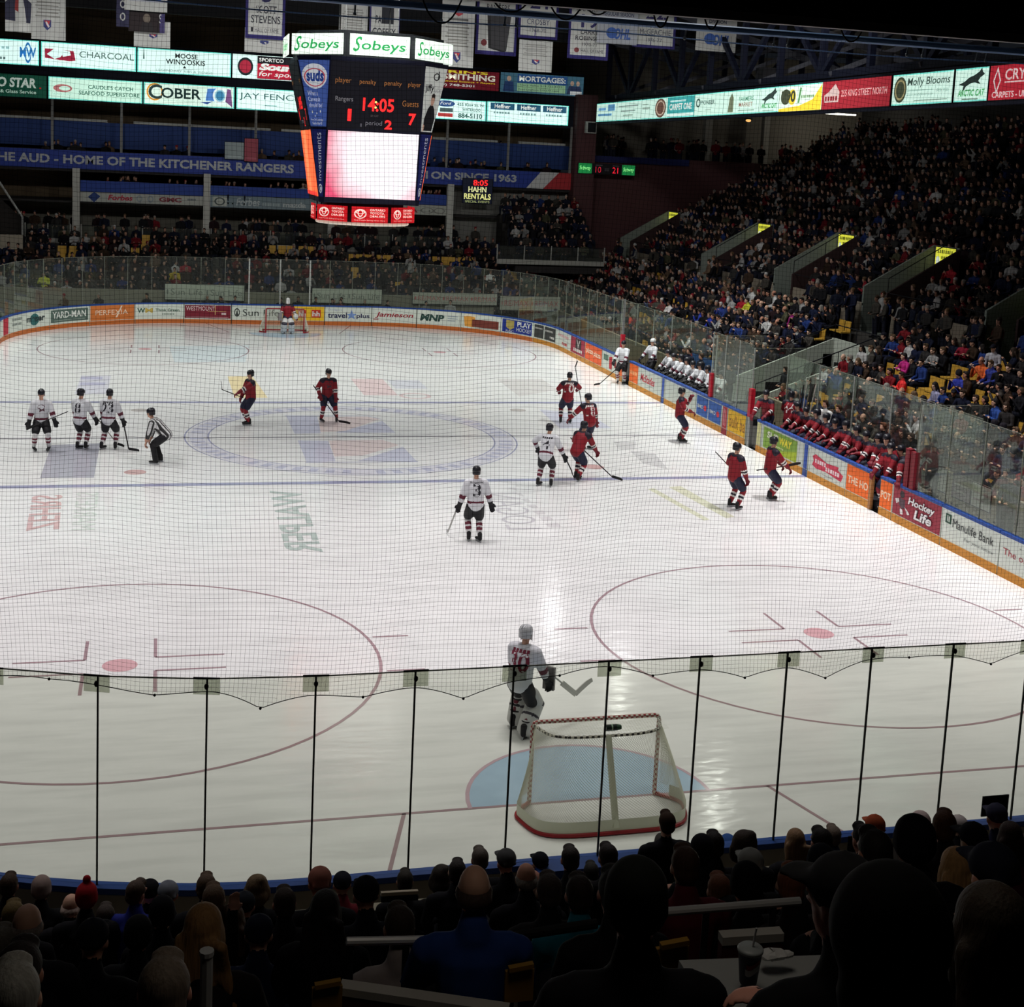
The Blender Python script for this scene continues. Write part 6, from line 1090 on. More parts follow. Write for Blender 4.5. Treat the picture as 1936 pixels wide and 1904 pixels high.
# ------------------------------------------------------------------ spectators
HEADP = (0, .05, 1.24)
def seated(hyaw, arms, lod=False):
    hs, HP = head_shapes(HEADP, hyaw, .12, 0, None if lod else 4)
    S = (hs[:2] if lod else hs)+[Limb([(0, 0, 1.02), (0, .03, 1.17)], [.062, .056], 0), Limb([(0, -.02, .5), (0, -.05, .75), (0, -.03, .95), (0, 0, 1.04)], [(.18, .14), (.17, .13), (.2, .13), (.1, .09)], 1),
         Limb([(-.19, -.02, .98), (.19, -.02, .98)], [.085, .085], 1), Limb([(0, -.025, 1.04), (0, -.005, 1.115)], [.092, .076], 1)]
    for sx in (-1, 1):
        S += [Limb([(sx*.1, 0, .5), (sx*.13, .4, .52)], [.1, .085], 2), Limb([(sx*.13, .42, .5), (sx*.13, .4, .08)], [.08, .055], 2), Limb([(sx*.13, .38, .05), (sx*.14, .56, .045)], [.05, .045], 3)]
        sh = (sx*.22, -.02, .98)
        if arms == 0: el, wr = (sx*.29, .02, .72), (sx*.12, .3, .64)
        elif arms == 1: el, wr = (sx*.3, .08, .74), (-sx*.08, .24, .82)
        elif arms == 2: el, wr = (sx*.28, .16, .7), (sx*.06, .3, .98)
        else: el, wr = (sx*.36, .12, 1.02), (sx*.22, .3, 1.28)
        S += [Limb([sh, el, wr], [.078, .062, .048], 1)]
        S += [Limb([wr, v3(*wr)+nrm(v3(*wr)-v3(*el))*.12], [.036, .03], 0)] if lod else hand_shapes(wr, v3(*wr)-v3(*el), 0, -sx, .7)
    return S
def standing(lod=True):
    hs, HP = head_shapes((0, .03, 1.62), 0, .1, 0, None)
    S = hs[:2]+[Limb([(0, 0, 1.4), (0, .02, 1.55)], [.06, .055], 0), Limb([(0, 0, .9), (0, 0, 1.15), (0, 0, 1.38)], [(.18, .12), (.17, .12), (.18, .11)], 1), Limb([(-.18, 0, 1.36), (.18, 0, 1.36)], [.08, .08], 1)]
    for sx in (-1, 1): S += [Limb([(sx*.1, 0, .88), (sx*.1, 0, .1)], [.1, .06], 2), Limb([(sx*.1, -.02, .06), (sx*.11, .16, .05)], [.05, .045], 3), Limb([(sx*.22, 0, 1.36), (sx*.27, .05, 1.08), (sx*.12, .26, 1.0)], [.075, .06, .045], 1), Limb([(sx*.12, .26, 1.0), (sx*.06, .33, 1.0)], [.04, .03], 0)]
    return S
def hair_mesh(kind):
    """hair and headgear about the head centre"""
    E_ = lambda c, r, m=0: Egg(c, r, m)
    if kind == 'short': S = [E_((0, -.022, .042), (.089, .1, .094)), E_((0, -.05, -.01), (.082, .07, .075)), E_((0, .05, .1), (.06, .04, .04))]
    elif kind == 'fringe': S = [E_((0, -.05, -.015), (.09, .072, .055)), E_((-.07, -.01, .0), (.022, .05, .04)), E_((.07, -.01, .0), (.022, .05, .04))]
    elif kind == 'long': S = [E_((0, -.025, .05), (.096, .11, .105)), Limb([(0, -.06, .03), (0, -.085, -.12), (0, -.1, -.22)], [(.1, .07), (.1, .05), (.08, .03)], 0), E_((-.08, .0, -.06), (.03, .05, .12)), E_((.08, .0, -.06), (.03, .05, .12))]+[Limb([(x, -.06-.02*k, .0), (x*1.15, -.1, -.14), (x*1.25+.01*k, -.105, -.24-.035*((k*3) % 4))], [(.032, .028), (.034, .026), (.016, .014)], 0) for k, x in enumerate((-.1, -.06, -.02, .03, .07, .1))]
    elif kind == 'bushy': S = [E_((0, -.02, .05), (.115, .12, .115)), E_((0, -.05, -.05), (.12, .1, .11)), E_((-.09, 0, -.03), (.05, .06, .09)), E_((.09, 0, -.03), (.05, .06, .09)), E_((.03, -.06, .12), (.06, .06, .05))]
    elif kind == 'cap': S = [E_((0, -.012, .055), (.096, .108, .092)), Limb([(0, .06, .06), (0, .185, .045)], [(.082, .018), (.055, .012)], 0, (1, 0, 0)), E_((0, -.012, .148), (.014, .014, .01)), Limb([(-.05, -.1, .03), (.05, -.1, .03)], [.02, .02], 0)]
    elif kind == 'toque': S = [E_((0, -.015, .06), (.1, .113, .106)), Limb([(0, -.012, .0), (0, -.012, .055)], [(.104, .118), (.102, .116)], 0)]
    elif kind == 'pompom': S = [E_((0, -.015, .06), (.1, .113, .106)), Limb([(0, -.012, .0), (0, -.012, .055)], [(.104, .118), (.102, .116)], 0), E_((0, -.015, .19), (.04, .04, .04))]
    elif kind == 'hood': S = [E_((0, -.03, .045), (.12, .128, .135)), E_((0, -.06, -.07), (.115, .09, .1)), Limb([(0, -.08, -.13), (0, -.08, -.2)], [(.12, .08), (.15, .07)], 0)]
    me = fuse('hair_'+kind, S, .013 if kind != 'bushy' else .02, 2 if kind != 'bushy' else 1); me.materials.append(SKIN); return me
HAIR = {k: hair_mesh(k) for k in ('short', 'fringe', 'long', 'bushy', 'cap', 'toque', 'pompom', 'hood')}
BODY = {}
for hy in (-1, 0, 1):
    for ar in (0, 1, 2):
        me = fuse('seated_person', seated(hy*.45, ar), .017, 3)
        for m in (SKIN, DARK, DARK, BLACK, EYEM): me.materials.append(m)
        BODY[hy, ar] = me
HNAME = {'short': 'hair', 'fringe': 'hair', 'long': 'hair', 'bushy': 'hair', 'cap': 'cap', 'toque': 'knit_hat', 'pompom': 'knit_hat', 'hood': 'hood'}
def slot(o, i, m): o.material_slots[i].link = 'OBJECT'; o.material_slots[i].material = m
def person(loc, yaw, label, top, pants, hair, hcol, hy=0, ar=0, scale=1.0, skin=(206, 160, 136), group=None, name='spectator', cat='person'):
    o = bpy.data.objects.new(name, BODY[hy, ar]); COL.objects.link(o); o.location = loc; o.rotation_euler = (0, 0, yaw); o.scale = (scale,)*3; tag(o, label, cat, group)
    slot(o, 0, M('skin_%d' % skin[0], skin, .6, .3)); slot(o, 1, CL(top)); slot(o, 2, CL(pants))
    if hair and hair != 'bald':
        h = bpy.data.objects.new(HNAME[hair], HAIR[hair]); COL.objects.link(h); h.parent = o; h.location = HEADP; h.rotation_euler = (-.12 if hair != 'cap' else -.1, 0, hy*.45); slot(h, 0, (CH if hair in ('short', 'long', 'bushy', 'fringe') else CL)(hcol))
    return o
def CH(c):
    """hair: strands running down the head"""
    k = 'hair_%d_%d_%d' % c
    if k in MATS: return MATS[k]
    m = M(k, c, .7, .25, noise=.45, nscale=1); nt = m.node_tree; n = [x for x in nt.nodes if x.type == 'TEX_NOISE'][0]; tc = [x for x in nt.nodes if x.type == 'TEX_COORD'][0]
    mp = nt.nodes.new('ShaderNodeMapping'); mp.inputs['Scale'].default_value = (70, 70, 7); nt.links.new(tc.outputs['Object'], mp.inputs[0]); nt.links.new(mp.outputs[0], n.inputs['Vector'])
    bp = nt.nodes.new('ShaderNodeBump'); bp.inputs['Strength'].default_value = .6; bp.inputs['Distance'].default_value = .01; nt.links.new(n.outputs['Fac'], bp.inputs['Height']); nt.links.new(bp.outputs[0], nt.nodes['Principled BSDF'].inputs['Normal']); return m
def CL(c): return M('cloth_%d_%d_%d' % c, c, .85, .1, noise=.2, nscale=14)
HWID = {'short': .178, 'fringe': .18, 'long': .21, 'bushy': .235, 'cap': .192, 'toque': .204, 'pompom': .204, 'hood': .24}
# foreground: (u, v of the head centre, apparent head width, hair, hair colour, jacket colour, skin, head turn, arms, label)
DK, NV, BRN, GY = (22, 22, 26), (24, 30, 56), (58, 42, 32), (120, 116, 112); SK1, SK2 = (196, 140, 116), (214, 150, 130)
FG = [
 (16, 1676, 34, 'short', BRN, DK, 0, 'brown-haired spectator at the left edge under the curved blue rail'),
 (78, 1684, 38, 'toque', (150, 130, 126), DK, 0, 'spectator in a pale knit hat, second from the left edge in the front rows'),
 (132, 1716, 36, 'fringe', (170, 150, 140), DK, 0, 'bald pink-headed spectator left of the red hat'),
 (163, 1700, 42, 'pompom', (150, 30, 36), DK, 0, 'spectator in a tall red knit hat'),
 (26, 1736, 44, 'short', (110, 90, 50), DK, 0, 'spectator with yellowish brown hair half hidden by the bald man'),
 (49, 1752, 60, 'fringe', (120, 110, 104), (26, 26, 30), 0, 'large bald grey-fringed man near the left edge'),
 (199, 1736, 36, 'short', (50, 40, 34), DK, 0, 'dark-haired child-sized spectator right of the red hat'),
 (256, 1690, 36, 'short', (70, 54, 44), (40, 48, 130), -1, 'man turning his face to the left in a blue jersey with a red collar'),
 (282, 1690, 38, 'cap', DK, DK, 0, 'spectator in a black cap right behind the man in the blue jersey'),
 (318, 1694, 40, 'cap', (120, 124, 134), DK, 0, 'spectator in a grey and white cap by the concrete wall'),
 (259, 1772, 54, 'toque', (22, 22, 24), (24, 24, 28), 0, 'spectator in a black knit hat with a pale collar line'),
 (306, 1732, 50, 'toque', (20, 20, 24), DK, 0, 'tall spectator in a dark knit hat left of the blonde woman'),
 (172, 1782, 62, 'cap', (26, 28, 36), (22, 22, 26), 0, 'spectator in a large dark cap low at the left'),
 (389, 1680, 38, 'short', (86, 66, 50), DK, 0, 'brown-haired spectator just above the tawny head'),
 (404, 1704, 44, 'short', (104, 82, 64), DK, 0, 'tawny-haired spectator above the blonde woman'),
 (382, 1762, 80, 'long', (150, 112, 70), (30, 26, 26), 0, 'woman with long blonde hair in the left foreground'),
 (438, 1744, 52, 'long', (70, 50, 36), DK, 0, 'person with long brown hair right of the blonde woman'),
 (484, 1682, 44, 'bushy', (104, 84, 62), DK, 0, 'spectator with wavy fair-brown hair beside the waving hand'),
 (461, 1716, 42, 'cap', (30, 34, 40), DK, 0, 'spectator in a dark cap below the waving hand'),
 (538, 1710, 44, 'short', (46, 34, 28), DK, 0, 'dark-haired spectator left of the long-haired one'),
 (487, 1770, 56, 'cap', (28, 32, 48), (24, 34, 60), 0, 'spectator in a navy cap with a small pale mark'),
 (604, 1672, 46, 'cap', (170, 110, 96), DK, 0, 'spectator in a peach-coloured cap against the ice'),
 (612, 1724, 62, 'long', (30, 26, 26), (18, 18, 22), 0, 'broad person with long black hair and a black coat'),
 (646, 1674, 36, 'cap', (30, 32, 40), (120, 40, 50), 0, 'spectator in a dark cap with a white badge and red sleeve'),
 (692, 1694, 52, 'cap', (18, 20, 26), (24, 26, 34), 0, 'spectator in a black cap left of the bald man in blue'),
 (307, 1880, 100, 'short', (110, 98, 86), (22, 24, 50), 0, 'grey-haired head cut by the bottom edge, left part'),
 (24, 1892, 104, 'short', (150, 148, 140), DK, 0, 'white-haired head in the bottom left corner'),
 (33, 1842, 86, 'short', (40, 32, 30), (24, 22, 22), 0, 'dark-haired head above the white-haired one in the bottom left corner'),
 (2, 1796, 60, 'short', (90, 84, 76), DK, 0, 'grey head half cut by the left edge'),
 (430, 1904, 46, 'short', (110, 90, 76), DK, 0, 'small fair head just showing at the bottom edge'),
 (764, 1668, 32, 'short', (44, 38, 34), DK, 0, 'small dark head by the grey board at the middle of the front row'),
 (834, 1662, 42, 'bushy', (40, 32, 28), (28, 26, 26), 0, 'spectator with bushy dark hair left of the big bald man'),
 (862, 1650, 34, 'short', (34, 28, 26), DK, 0, 'dark head squeezed between the bushy hair and the bald man'),
 (907, 1626, 33, 'short', (84, 76, 68), DK, 0, 'grey-brown head against the ice, left of the grey cap'),
 (958, 1632, 38, 'cap', (74, 74, 74), DK, 0, 'spectator in a plain grey cap against the ice'),
 (893, 1686, 70, 'fringe', (60, 44, 38), (34, 60, 120), 0, 'big bald man in a bright blue sweater in the centre foreground'),
 (994, 1662, 42, 'fringe', (120, 112, 104), DK, 0, 'grey bald head, left of the pink bald one'),
 (1006, 1674, 40, 'fringe', (150, 120, 104), DK, 0, 'pink bald head between two other heads'),
 (1036, 1688, 50, 'short', (60, 48, 44), (28, 26, 28), 0, 'man with cropped dark hair and a black jacket right of the bald heads'),
 (1022, 1634, 32, 'cap', (24, 26, 34), DK, 0, 'small spectator in a dark cap under the blue ledge'),
 (1077, 1626, 36, 'short', (48, 40, 36), (22, 22, 24), 0, 'dark-haired man in front of the blue ledge, left one'),
 (1149, 1622, 37, 'short', (40, 32, 30), (22, 22, 24), 0, 'dark-haired man in front of the blue ledge, right one'),
 (1116, 1652, 30, 'short', (34, 30, 28), DK, 0, 'small dark head between the two men at the blue ledge'),
 (1093, 1694, 54, 'short', (46, 34, 28), (26, 110, 130), 0, 'dark-haired person with a teal collar'),
 (755, 1755, 60, 'short', (54, 42, 34), (150, 140, 138), 0, 'boy with dark hair and a pale grey hooded top by the silver rail'),
 (1196, 1716, 124, 'toque', (22, 24, 22), (18, 18, 22), 0, 'large dark silhouette in a knit hat at the centre bottom'),
 (1160, 1690, 66, 'short', (36, 36, 36), DK, 0, 'dark head just behind the left side of the large knit-hat silhouette'),
 (1250, 1598, 30, 'toque', (50, 48, 48), DK, 0, 'spectator in a small grey hat below the man at the glass'),
 (1229, 1637, 40, 'bushy', (170, 126, 80), DK, 0, 'person with curly blonde hair left of the patterned cap'),
 (1254, 1632, 34, 'cap', (36, 36, 38), (150, 140, 136), 0, 'spectator in a black cap with a pale collar'),
 (1293, 1640, 55, 'short', (70, 46, 34), (96, 30, 40), 0, 'brown-haired person in a maroon sweater'),
 (1327, 1612, 46, 'toque', (30, 30, 36), DK, 0, 'spectator in a dark hat behind the maroon sweater'),
 (1348, 1600, 38, 'short', (34, 28, 28), DK, 0, 'dark head to the right of the dark hat, by the blue hood'),
 (1374, 1600, 34, 'hood', (40, 70, 130), (40, 70, 130), 0, 'small spectator in a bright blue hood'),
 (1407, 1602, 50, 'bushy', (60, 48, 40), DK, 0, 'spectator with bushy brown hair right of the blue hood'),
 (1417, 1640, 50, 'cap', (150, 150, 146), DK, 0, 'spectator in a pale grey and white cap'),
 (1411, 1676, 62, 'toque', (16, 16, 20), (22, 22, 24), 0, 'spectator in a black knit hat in front of the pale cap'),
 (1357, 1686, 46, 'short', (112, 66, 44), (70, 64, 62), 0, 'auburn-haired spectator above the right silver rail'),
 (1333, 1708, 34, 'short', (90, 86, 82), DK, 0, 'small grey head at the left end of the right silver rail'),
 (1497, 1676, 56, 'short', (120, 64, 40), (30, 24, 24), -1, 'red-haired man with a beard looking left'),
 (1502, 1592, 38, 'long', (130, 100, 72), DK, 0, 'woman with long fair hair close to the blue rail'),
 (1552, 1594, 40, 'short', (40, 34, 32), DK, 0, 'dark head right of the fair-haired woman'),
 (1573, 1582, 30, 'short', (110, 96, 86), (40, 44, 70), 0, 'small brown head against the blue rail'),
 (1552, 1638, 56, 'toque', (20, 22, 30), DK, -1, 'person in a black knit hat facing left in the right foreground'),
 (1632, 1588, 42, 'short', (34, 30, 30), DK, 0, 'dark-haired person holding a phone up'),
 (1653, 1568, 38, 'cap', (170, 80, 50), DK, 0, 'spectator in an orange-topped cap against the ice'),
 (1652, 1614, 64, 'short', (30, 26, 26), DK, 0, 'broad dark-haired head below the orange-topped cap'),
 (1675, 1645, 60, 'cap', (132, 128, 126), DK, 0, 'spectator in a greyish white cap before the large dark hat'),
 (1727, 1600, 78, 'toque', (16, 16, 22), (20, 20, 24), 0, 'person in a very large black knit hat'),
 (1740, 1562, 38, 'toque', (190, 170, 166), DK, 0, 'small spectator in a pale pink hat at the rail'),
 (1784, 1566, 46, 'short', (92, 60, 44), (34, 30, 30), -1, 'brown-haired man turning left, between two pale hats'),
 (1812, 1564, 32, 'cap', (180, 170, 168), DK, 0, 'small spectator in a pale cap right of the brown-haired man'),
 (1766, 1612, 42, 'long', (70, 46, 40), DK, 0, 'person with dark red-brown long hair left of the blonde one'),
 (1806, 1646, 66, 'long', (190, 146, 96), (40, 44, 60), 0, 'person with pale blonde hair in the right foreground'),
 (1840, 1592, 52, 'cap', (26, 28, 36), (28, 28, 34), 0, 'man in a dark cap below the raised tablet'),
 (1907, 1584, 46, 'long', (54, 38, 34), (120, 40, 70), 0, 'dark-haired person with a pink collar near the right edge'),
 (1930, 1600, 34, 'short', (60, 44, 40), (140, 36, 46), 0, 'person in red cut by the right edge'),
 (1882, 1548, 40, 'cap', (60, 60, 80), (34, 36, 60), 0, 'person holding a dark tablet up against the ice'),
 (1876, 1660, 92, 'cap', (24, 26, 38), (22, 24, 34), 0, 'spectator in a big navy cap at the right edge'),
 (1592, 1706, 128, 'cap', (34, 34, 36), (20, 20, 22), 1, 'big dark head in a grey cap facing left behind the largest silhouette'),
 (1664, 1790, 230, 'hood', (14, 14, 14), (12, 12, 14), 0, 'largest black head silhouette in the right foreground'),
 (1866, 1770, 150, 'long', (52, 42, 32), (16, 16, 18), 0, 'large head with long dark hair in the bottom right'),
 (1516, 1772, 62, 'long', (60, 36, 30), (44, 24, 24), 0, 'seated person with long reddish dark hair above the drink cup'),
]
for i, (u, v, wd, hr, hc, tc_, hy, lb) in enumerate(FG):
    d = ray(u, v); t = HWID[hr]*(1.1 if wd >= 200 else 1)*FPX/wd
    p = EYE+d*t
    scale = min(1.15, max(.85, 1.0))
    if wd >= 200: scale = 1.1
    loc = Vector((p.x, p.y, p.z))-Vector((HEADP[0], HEADP[1], HEADP[2]))*scale
    person(loc, [-.05, .08, -.12, .03, .15][i % 5]+(.0 if p.x > -3 else -.1), lb, tc_, (24, 24, 30), hr, hc, hy, i % 2, scale, (SK1, SK2, (206, 160, 136))[i % 3])
# the man standing at the glass, the raised tablet, the phone and the waving hand
me = fuse('standing_person', standing(), .018, 3)
for m in (SKIN, DARK, DARK, BLACK): me.materials.append(m)
def stand(loc, yaw, label, top, pants, hair, hcol, name='spectator', cat='person', scale=1.0, group=None):
    o = bpy.data.objects.new(name, me); COL.objects.link(o); o.location = loc; o.rotation_euler = (0, 0, yaw); o.scale = (scale,)*3; tag(o, label, cat, group); slot(o, 1, CL(top)); slot(o, 2, CL(pants))
    h = bpy.data.objects.new(HNAME[hair], HAIR[hair]); COL.objects.link(h); h.parent = o; h.location = (0, .03, 1.62); slot(h, 0, CL(hcol)); return o
p = aty(1260, 1554, -30.35); stand(p-Vector((0, .03, 1.64)), 0, 'man in a dark suit standing up against the near goal glass', (20, 20, 24), (20, 20, 24), 'short', (52, 38, 30), scale=1.0)
tb = thing('tablet', 'dark tablet held up against the ice near the right edge', 'tablet', aty(1881, 1523, -32.2)); MB().box(-.14, .14, -.006, .006, -.1, .1).build('tablet_body', M('tablet_dark', (30, 30, 34), .4), tb); MB().box(-.125, .125, -.008, -.006, -.088, .088).build('tablet_back', M('tablet_back', (46, 44, 46), .5), tb)
ph = thing('phone', 'small dark phone held up near the blue rail on the right', 'phone', aty(1610, 1596, -33.4)); MB().box(-.035, .035, -.005, .005, -.07, .07).build('phone_body', DARK, ph); MB().box(-.03, .03, -.007, -.005, -.06, .06).build('phone_screen', M('phone_screen', (26, 28, 34), .2), ph)
p = aty(440, 1700, -33.2); hm_ = fuse('raised_arm', [Limb([(0, .02, -.42), (0, .0, -.1)], [.06, .04], 1)]+hand_shapes((0, 0, -.1), (0.1, 0, 1), 0, 1, .15), .012, 2); hm_.materials.append(M('skin_hand', (214, 160, 140), .6)); hm_.materials.append(CL((24, 24, 28)))
ar_ = link('spectator_arm', hm_); ar_.location = p
own = [o for o in COL.objects if o.get('label', '').startswith('spectator in a dark cap below the waving')][0]
bpy.context.view_layer.update(); ar_.parent = own; ar_.matrix_parent_inverse = own.matrix_basis.inverted()
# ------------------------------------------------------------------ side stand and far crowd
EMPT = [(1661, 672, 1706, 702), (1746, 700, 1812, 734), (1708, 724, 1781, 757), (1785, 680, 1852, 711), (1842, 730, 1876, 760), (1582, 596, 1698, 634), (1541, 744, 1632, 766), (1728, 600, 1776, 614), (1546, 582, 1571, 600), (1235, 508, 1276, 526), (1188, 536, 1220, 552), (1270, 558, 1295, 574), (1202, 584, 1239, 606), (103, 464, 151, 488), (237, 467, 275, 480), (268, 434, 290, 466), (506, 460, 600, 477), (654, 479, 750, 495), (819, 484, 896, 500), (658, 508, 682, 534), (736, 537, 773, 551), (960, 508, 985, 522), (1888, 690, 1905, 720)]
def empty_at(q): return any(a <= q[0] <= c and b <= q[1] <= d for a, b, c, d in EMPT)
PAL_ = [((24, 24, 28), 'black'), ((30, 30, 34), 'black'), ((30, 36, 62), 'navy'), ((28, 32, 50), 'navy'), ((52, 50, 50), 'charcoal'), ((70, 66, 62), 'grey'), ((60, 46, 36), 'brown'), ((120, 30, 38), 'red'), ((44, 30, 34), 'maroon'), ((150, 150, 150), 'pale grey'), ((190, 190, 190), 'white'), ((40, 60, 120), 'blue'), ((80, 80, 62), 'olive'), ((110, 90, 72), 'tan')]
PW = np.array([16, 14, 10, 8, 9, 7, 5, 5, 5, 3, 4, 4, 2, 2.]); PW /= PW.sum()
HCOL = [((34, 28, 26), 'dark'), ((58, 44, 34), 'brown'), ((96, 76, 56), 'fair'), ((130, 126, 120), 'grey')]
NOTE = [(1712, 690, (190, 50, 130), 'magenta'), (1716, 702, (230, 60, 60), 'bright coral'), (1408, 585, (190, 190, 60), 'yellow'), (1362, 585, (44, 60, 130), 'blue'), (1330, 588, (40, 54, 140), 'blue'), (1345, 592, (40, 54, 150), 'blue'), (1500, 607, (150, 40, 120), 'magenta'), (1632, 575, (140, 40, 50), 'red'), (1402, 568, (150, 34, 46), 'red'), (1268, 572, (200, 196, 196), 'white'), (1835, 690, (226, 110, 60), 'orange'), (1885, 690, (60, 70, 150), 'blue'), (1822, 670, (150, 40, 60), 'red'), (1876, 786, (50, 80, 150), 'blue'), (1815, 700, (60, 70, 170), 'blue'), (1780, 730, (150, 150, 180), 'lilac'), (1428, 540, (196, 196, 196), 'white'), (1172, 512, (180, 180, 180), 'white'), (1190, 600, (226, 70, 50), 'bright orange'), (1160, 515, (170, 170, 170), 'white'), (1440, 468, (190, 190, 190), 'white'), (1300, 410, (180, 180, 180), 'white'), (1700, 520, (30, 90, 150), 'blue'), (1780, 500, (160, 40, 50), 'red'), (1905, 640, (190, 190, 200), 'white'), (1770, 560, (180, 180, 180), 'white'), (330, 505, (200, 200, 200), 'white'), (75, 535, (190, 200, 60), 'yellow'), (325, 505, (190, 170, 60), 'mustard'), (360, 510, (150, 50, 60), 'red'), (935, 522, (230, 230, 230), 'white'), (1010, 500, (170, 40, 44), 'red'), (1030, 505, (180, 40, 44), 'red')]
seats = []
for r in range(NR):
    for j, y in enumerate(np.arange(-17.5, 38, .56)):
        if TUN[0]-.3 < y < TUN[1]+.3: continue
        seats.append(('side', r, j, Vector((RX(r)+.42+rng.normal(0, .03), y+rng.normal(0, .05), RZ(r))), PI/2))
for k in range(NU):
    for j, y in enumerate(np.arange(-12, 39.6, .56)):
        if UX(k) < 25.7 and any(a-.3 < y < b_+.3 for a, b_ in VOM): continue
        seats.append(('upper', k, j, Vector((UX(k)+.35, y+rng.normal(0, .05), UZ(k))), PI/2))
for r in range(10):
    for j, x in enumerate(np.arange(-17, 15+.2*r, .56)): seats.append(('far', r, j, Vector((x+rng.normal(0, .05), 30.95+.85*r, .1+.32*r)), PI))
for r in range(7):
    for j, x in enumerate(np.arange(14.6, 19.6, .56)): seats.append(('corner', r, j, Vector((x, 34.8+.72*r, 3.1+.44*r)), PI-.4))
occ, emp = [], []
for sct, r, j, p, yw_ in seats:
    h = p+Vector((0, 0, 1.2)); q = proj(h); qs = proj(p+Vector((0, 0, .7)))
    if not (-20 < q[0] < 1956 and -10 < q[1] < 1904): continue
    if empty_at(qs): emp.append((sct, r, j, p, yw_, q[2])); continue
    pr_ = {'side': .93, 'upper': .86, 'far': .84, 'corner': .9}[sct]
    if sct == 'upper': pr_ -= .012*r
    if rng.random() < pr_: occ.append([sct, r, j, p, yw_, q, None])
    elif sct in ('side',) and rng.random() < .5: emp.append((sct, r, j, p, yw_, q[2]))
used = set()
for u, v, c, nm in NOTE:
    i = min((i for i in range(len(occ)) if i not in used), key=lambda i: (occ[i][5][0]-u)**2+(occ[i][5][1]+6-v)**2); used.add(i); occ[i][6] = (c, nm)
occ.sort(key=lambda o: o[5][2])
NIND = 298-len(FG)
ind, rest = [o for o in occ if o[0] == 'side'][:NIND], None
idset = {id(o) for o in ind}; rest = [o for o in occ if id(o) not in idset]
RW = ['front', 'second', 'third', 'fourth', 'fifth', 'sixth', 'seventh']
ORD = ['', 'second ', 'third ', 'fourth ', 'fifth ', 'sixth ', 'seventh ', 'eighth ', 'ninth ', 'tenth ', 'eleventh ', 'twelfth ', 'thirteenth ', 'fourteenth ', 'fifteenth ', 'sixteenth ']
HK = ['short', 'short', 'short', 'long', 'cap', 'toque', 'short', 'fringe']
HW_ = {'short': '%s hair', 'long': 'long %s hair', 'cap': 'a dark cap', 'toque': 'a knit hat', 'fringe': 'a balding head'}
cnt = {}; recs = []
for o in ind:
    sct, r, j, p, yw_, q, note = o
    c, cn = note or PAL_[rng.choice(len(PAL_), p=PW)]; hk = HK[rng.integers(len(HK))]; hc, hn = HCOL[rng.choice(4, p=[.4, .3, .15, .15])]
    hd = HW_[hk] % hn if '%' in HW_[hk] else HW_[hk]
    if hk == 'cap': hc = (30, 30, 40)
    if hk == 'toque': hc = (40, 38, 44)
    sec = 'before the tunnel' if p.y < TUN[0] else 'past the tunnel'
    base = '%s-clad spectator with %s, %s row %s' % (cn, hd, RW[r], sec)
    recs.append((p.y, o, base, c, hk, hc))
recs.sort(key=lambda t: t[0])
for y, o, base, c, hk, hc in recs:
    n = cnt.get(base, 0); cnt[base] = n+1
    lb = base if n == 0 else ORD[min(n, 15)]+base.replace('-clad spectator with', '-clad one from the near end with')
    person(o[3], o[4]+rng.normal(.0, .25), lb, c, [(24, 26, 36), (30, 34, 54), (22, 22, 24)][rng.integers(3)], hk, hc, int(rng.integers(-1, 2)), int(rng.integers(0, 3)), rng.uniform(.92, 1.04), [(206, 160, 136), (196, 146, 122), (216, 176, 152)][rng.integers(3)], 'spectators in the lower side stand')
# empty yellow seats
sb_ = MB(); sb_.box(-.22, .22, -.1, .3, .40, .45, 0); sb_.grid([[(x, -.14-.05*(z-.42)+.03*(x/.22)**2, z) for x in np.linspace(-.23, .23, 7)] for z in (.42, .6, .78, .86)], 0); sb_.grid([[(x, -.17-.05*(z-.42)+.03*(x/.22)**2, z) for x in np.linspace(-.23, .23, 7)] for z in (.86, .6, .42)], 0); sb_.box(-.03, .03, -.12, .1, 0, .4, 1)
seatm = sb_.mesh('seat_shell', [M('seat_yellow', (190, 150, 60), .5, .3, noise=.12, nscale=3), DARK])
emp.sort(key=lambda e: e[5]); emp = emp[:190]; cn2 = {}
emp.sort(key=lambda e: (e[0], e[1], e[3].y if e[0] == 'side' else -e[3].x))
for sct, r, j, p, yw_, dd in emp:
    if sct == 'upper': continue
    key = (sct, r); n = cn2.get(key, 0); cn2[key] = n+1
    o = bpy.data.objects.new('stadium_seat', seatm); COL.objects.link(o); o.location = p; o.rotation_euler = (0, 0, yw_)
    wh = {'side': 'row %d of the side stand' % (r+1), 'far': 'row %d of the far stand' % (r+1), 'corner': 'row %d of the corner block' % (r+1)}[sct]
    tag(o, 'empty yellow seat, number %d from the %s end, %s' % (n+1, 'near' if sct == 'side' else 'right', wh), 'seat', 'empty yellow seats')
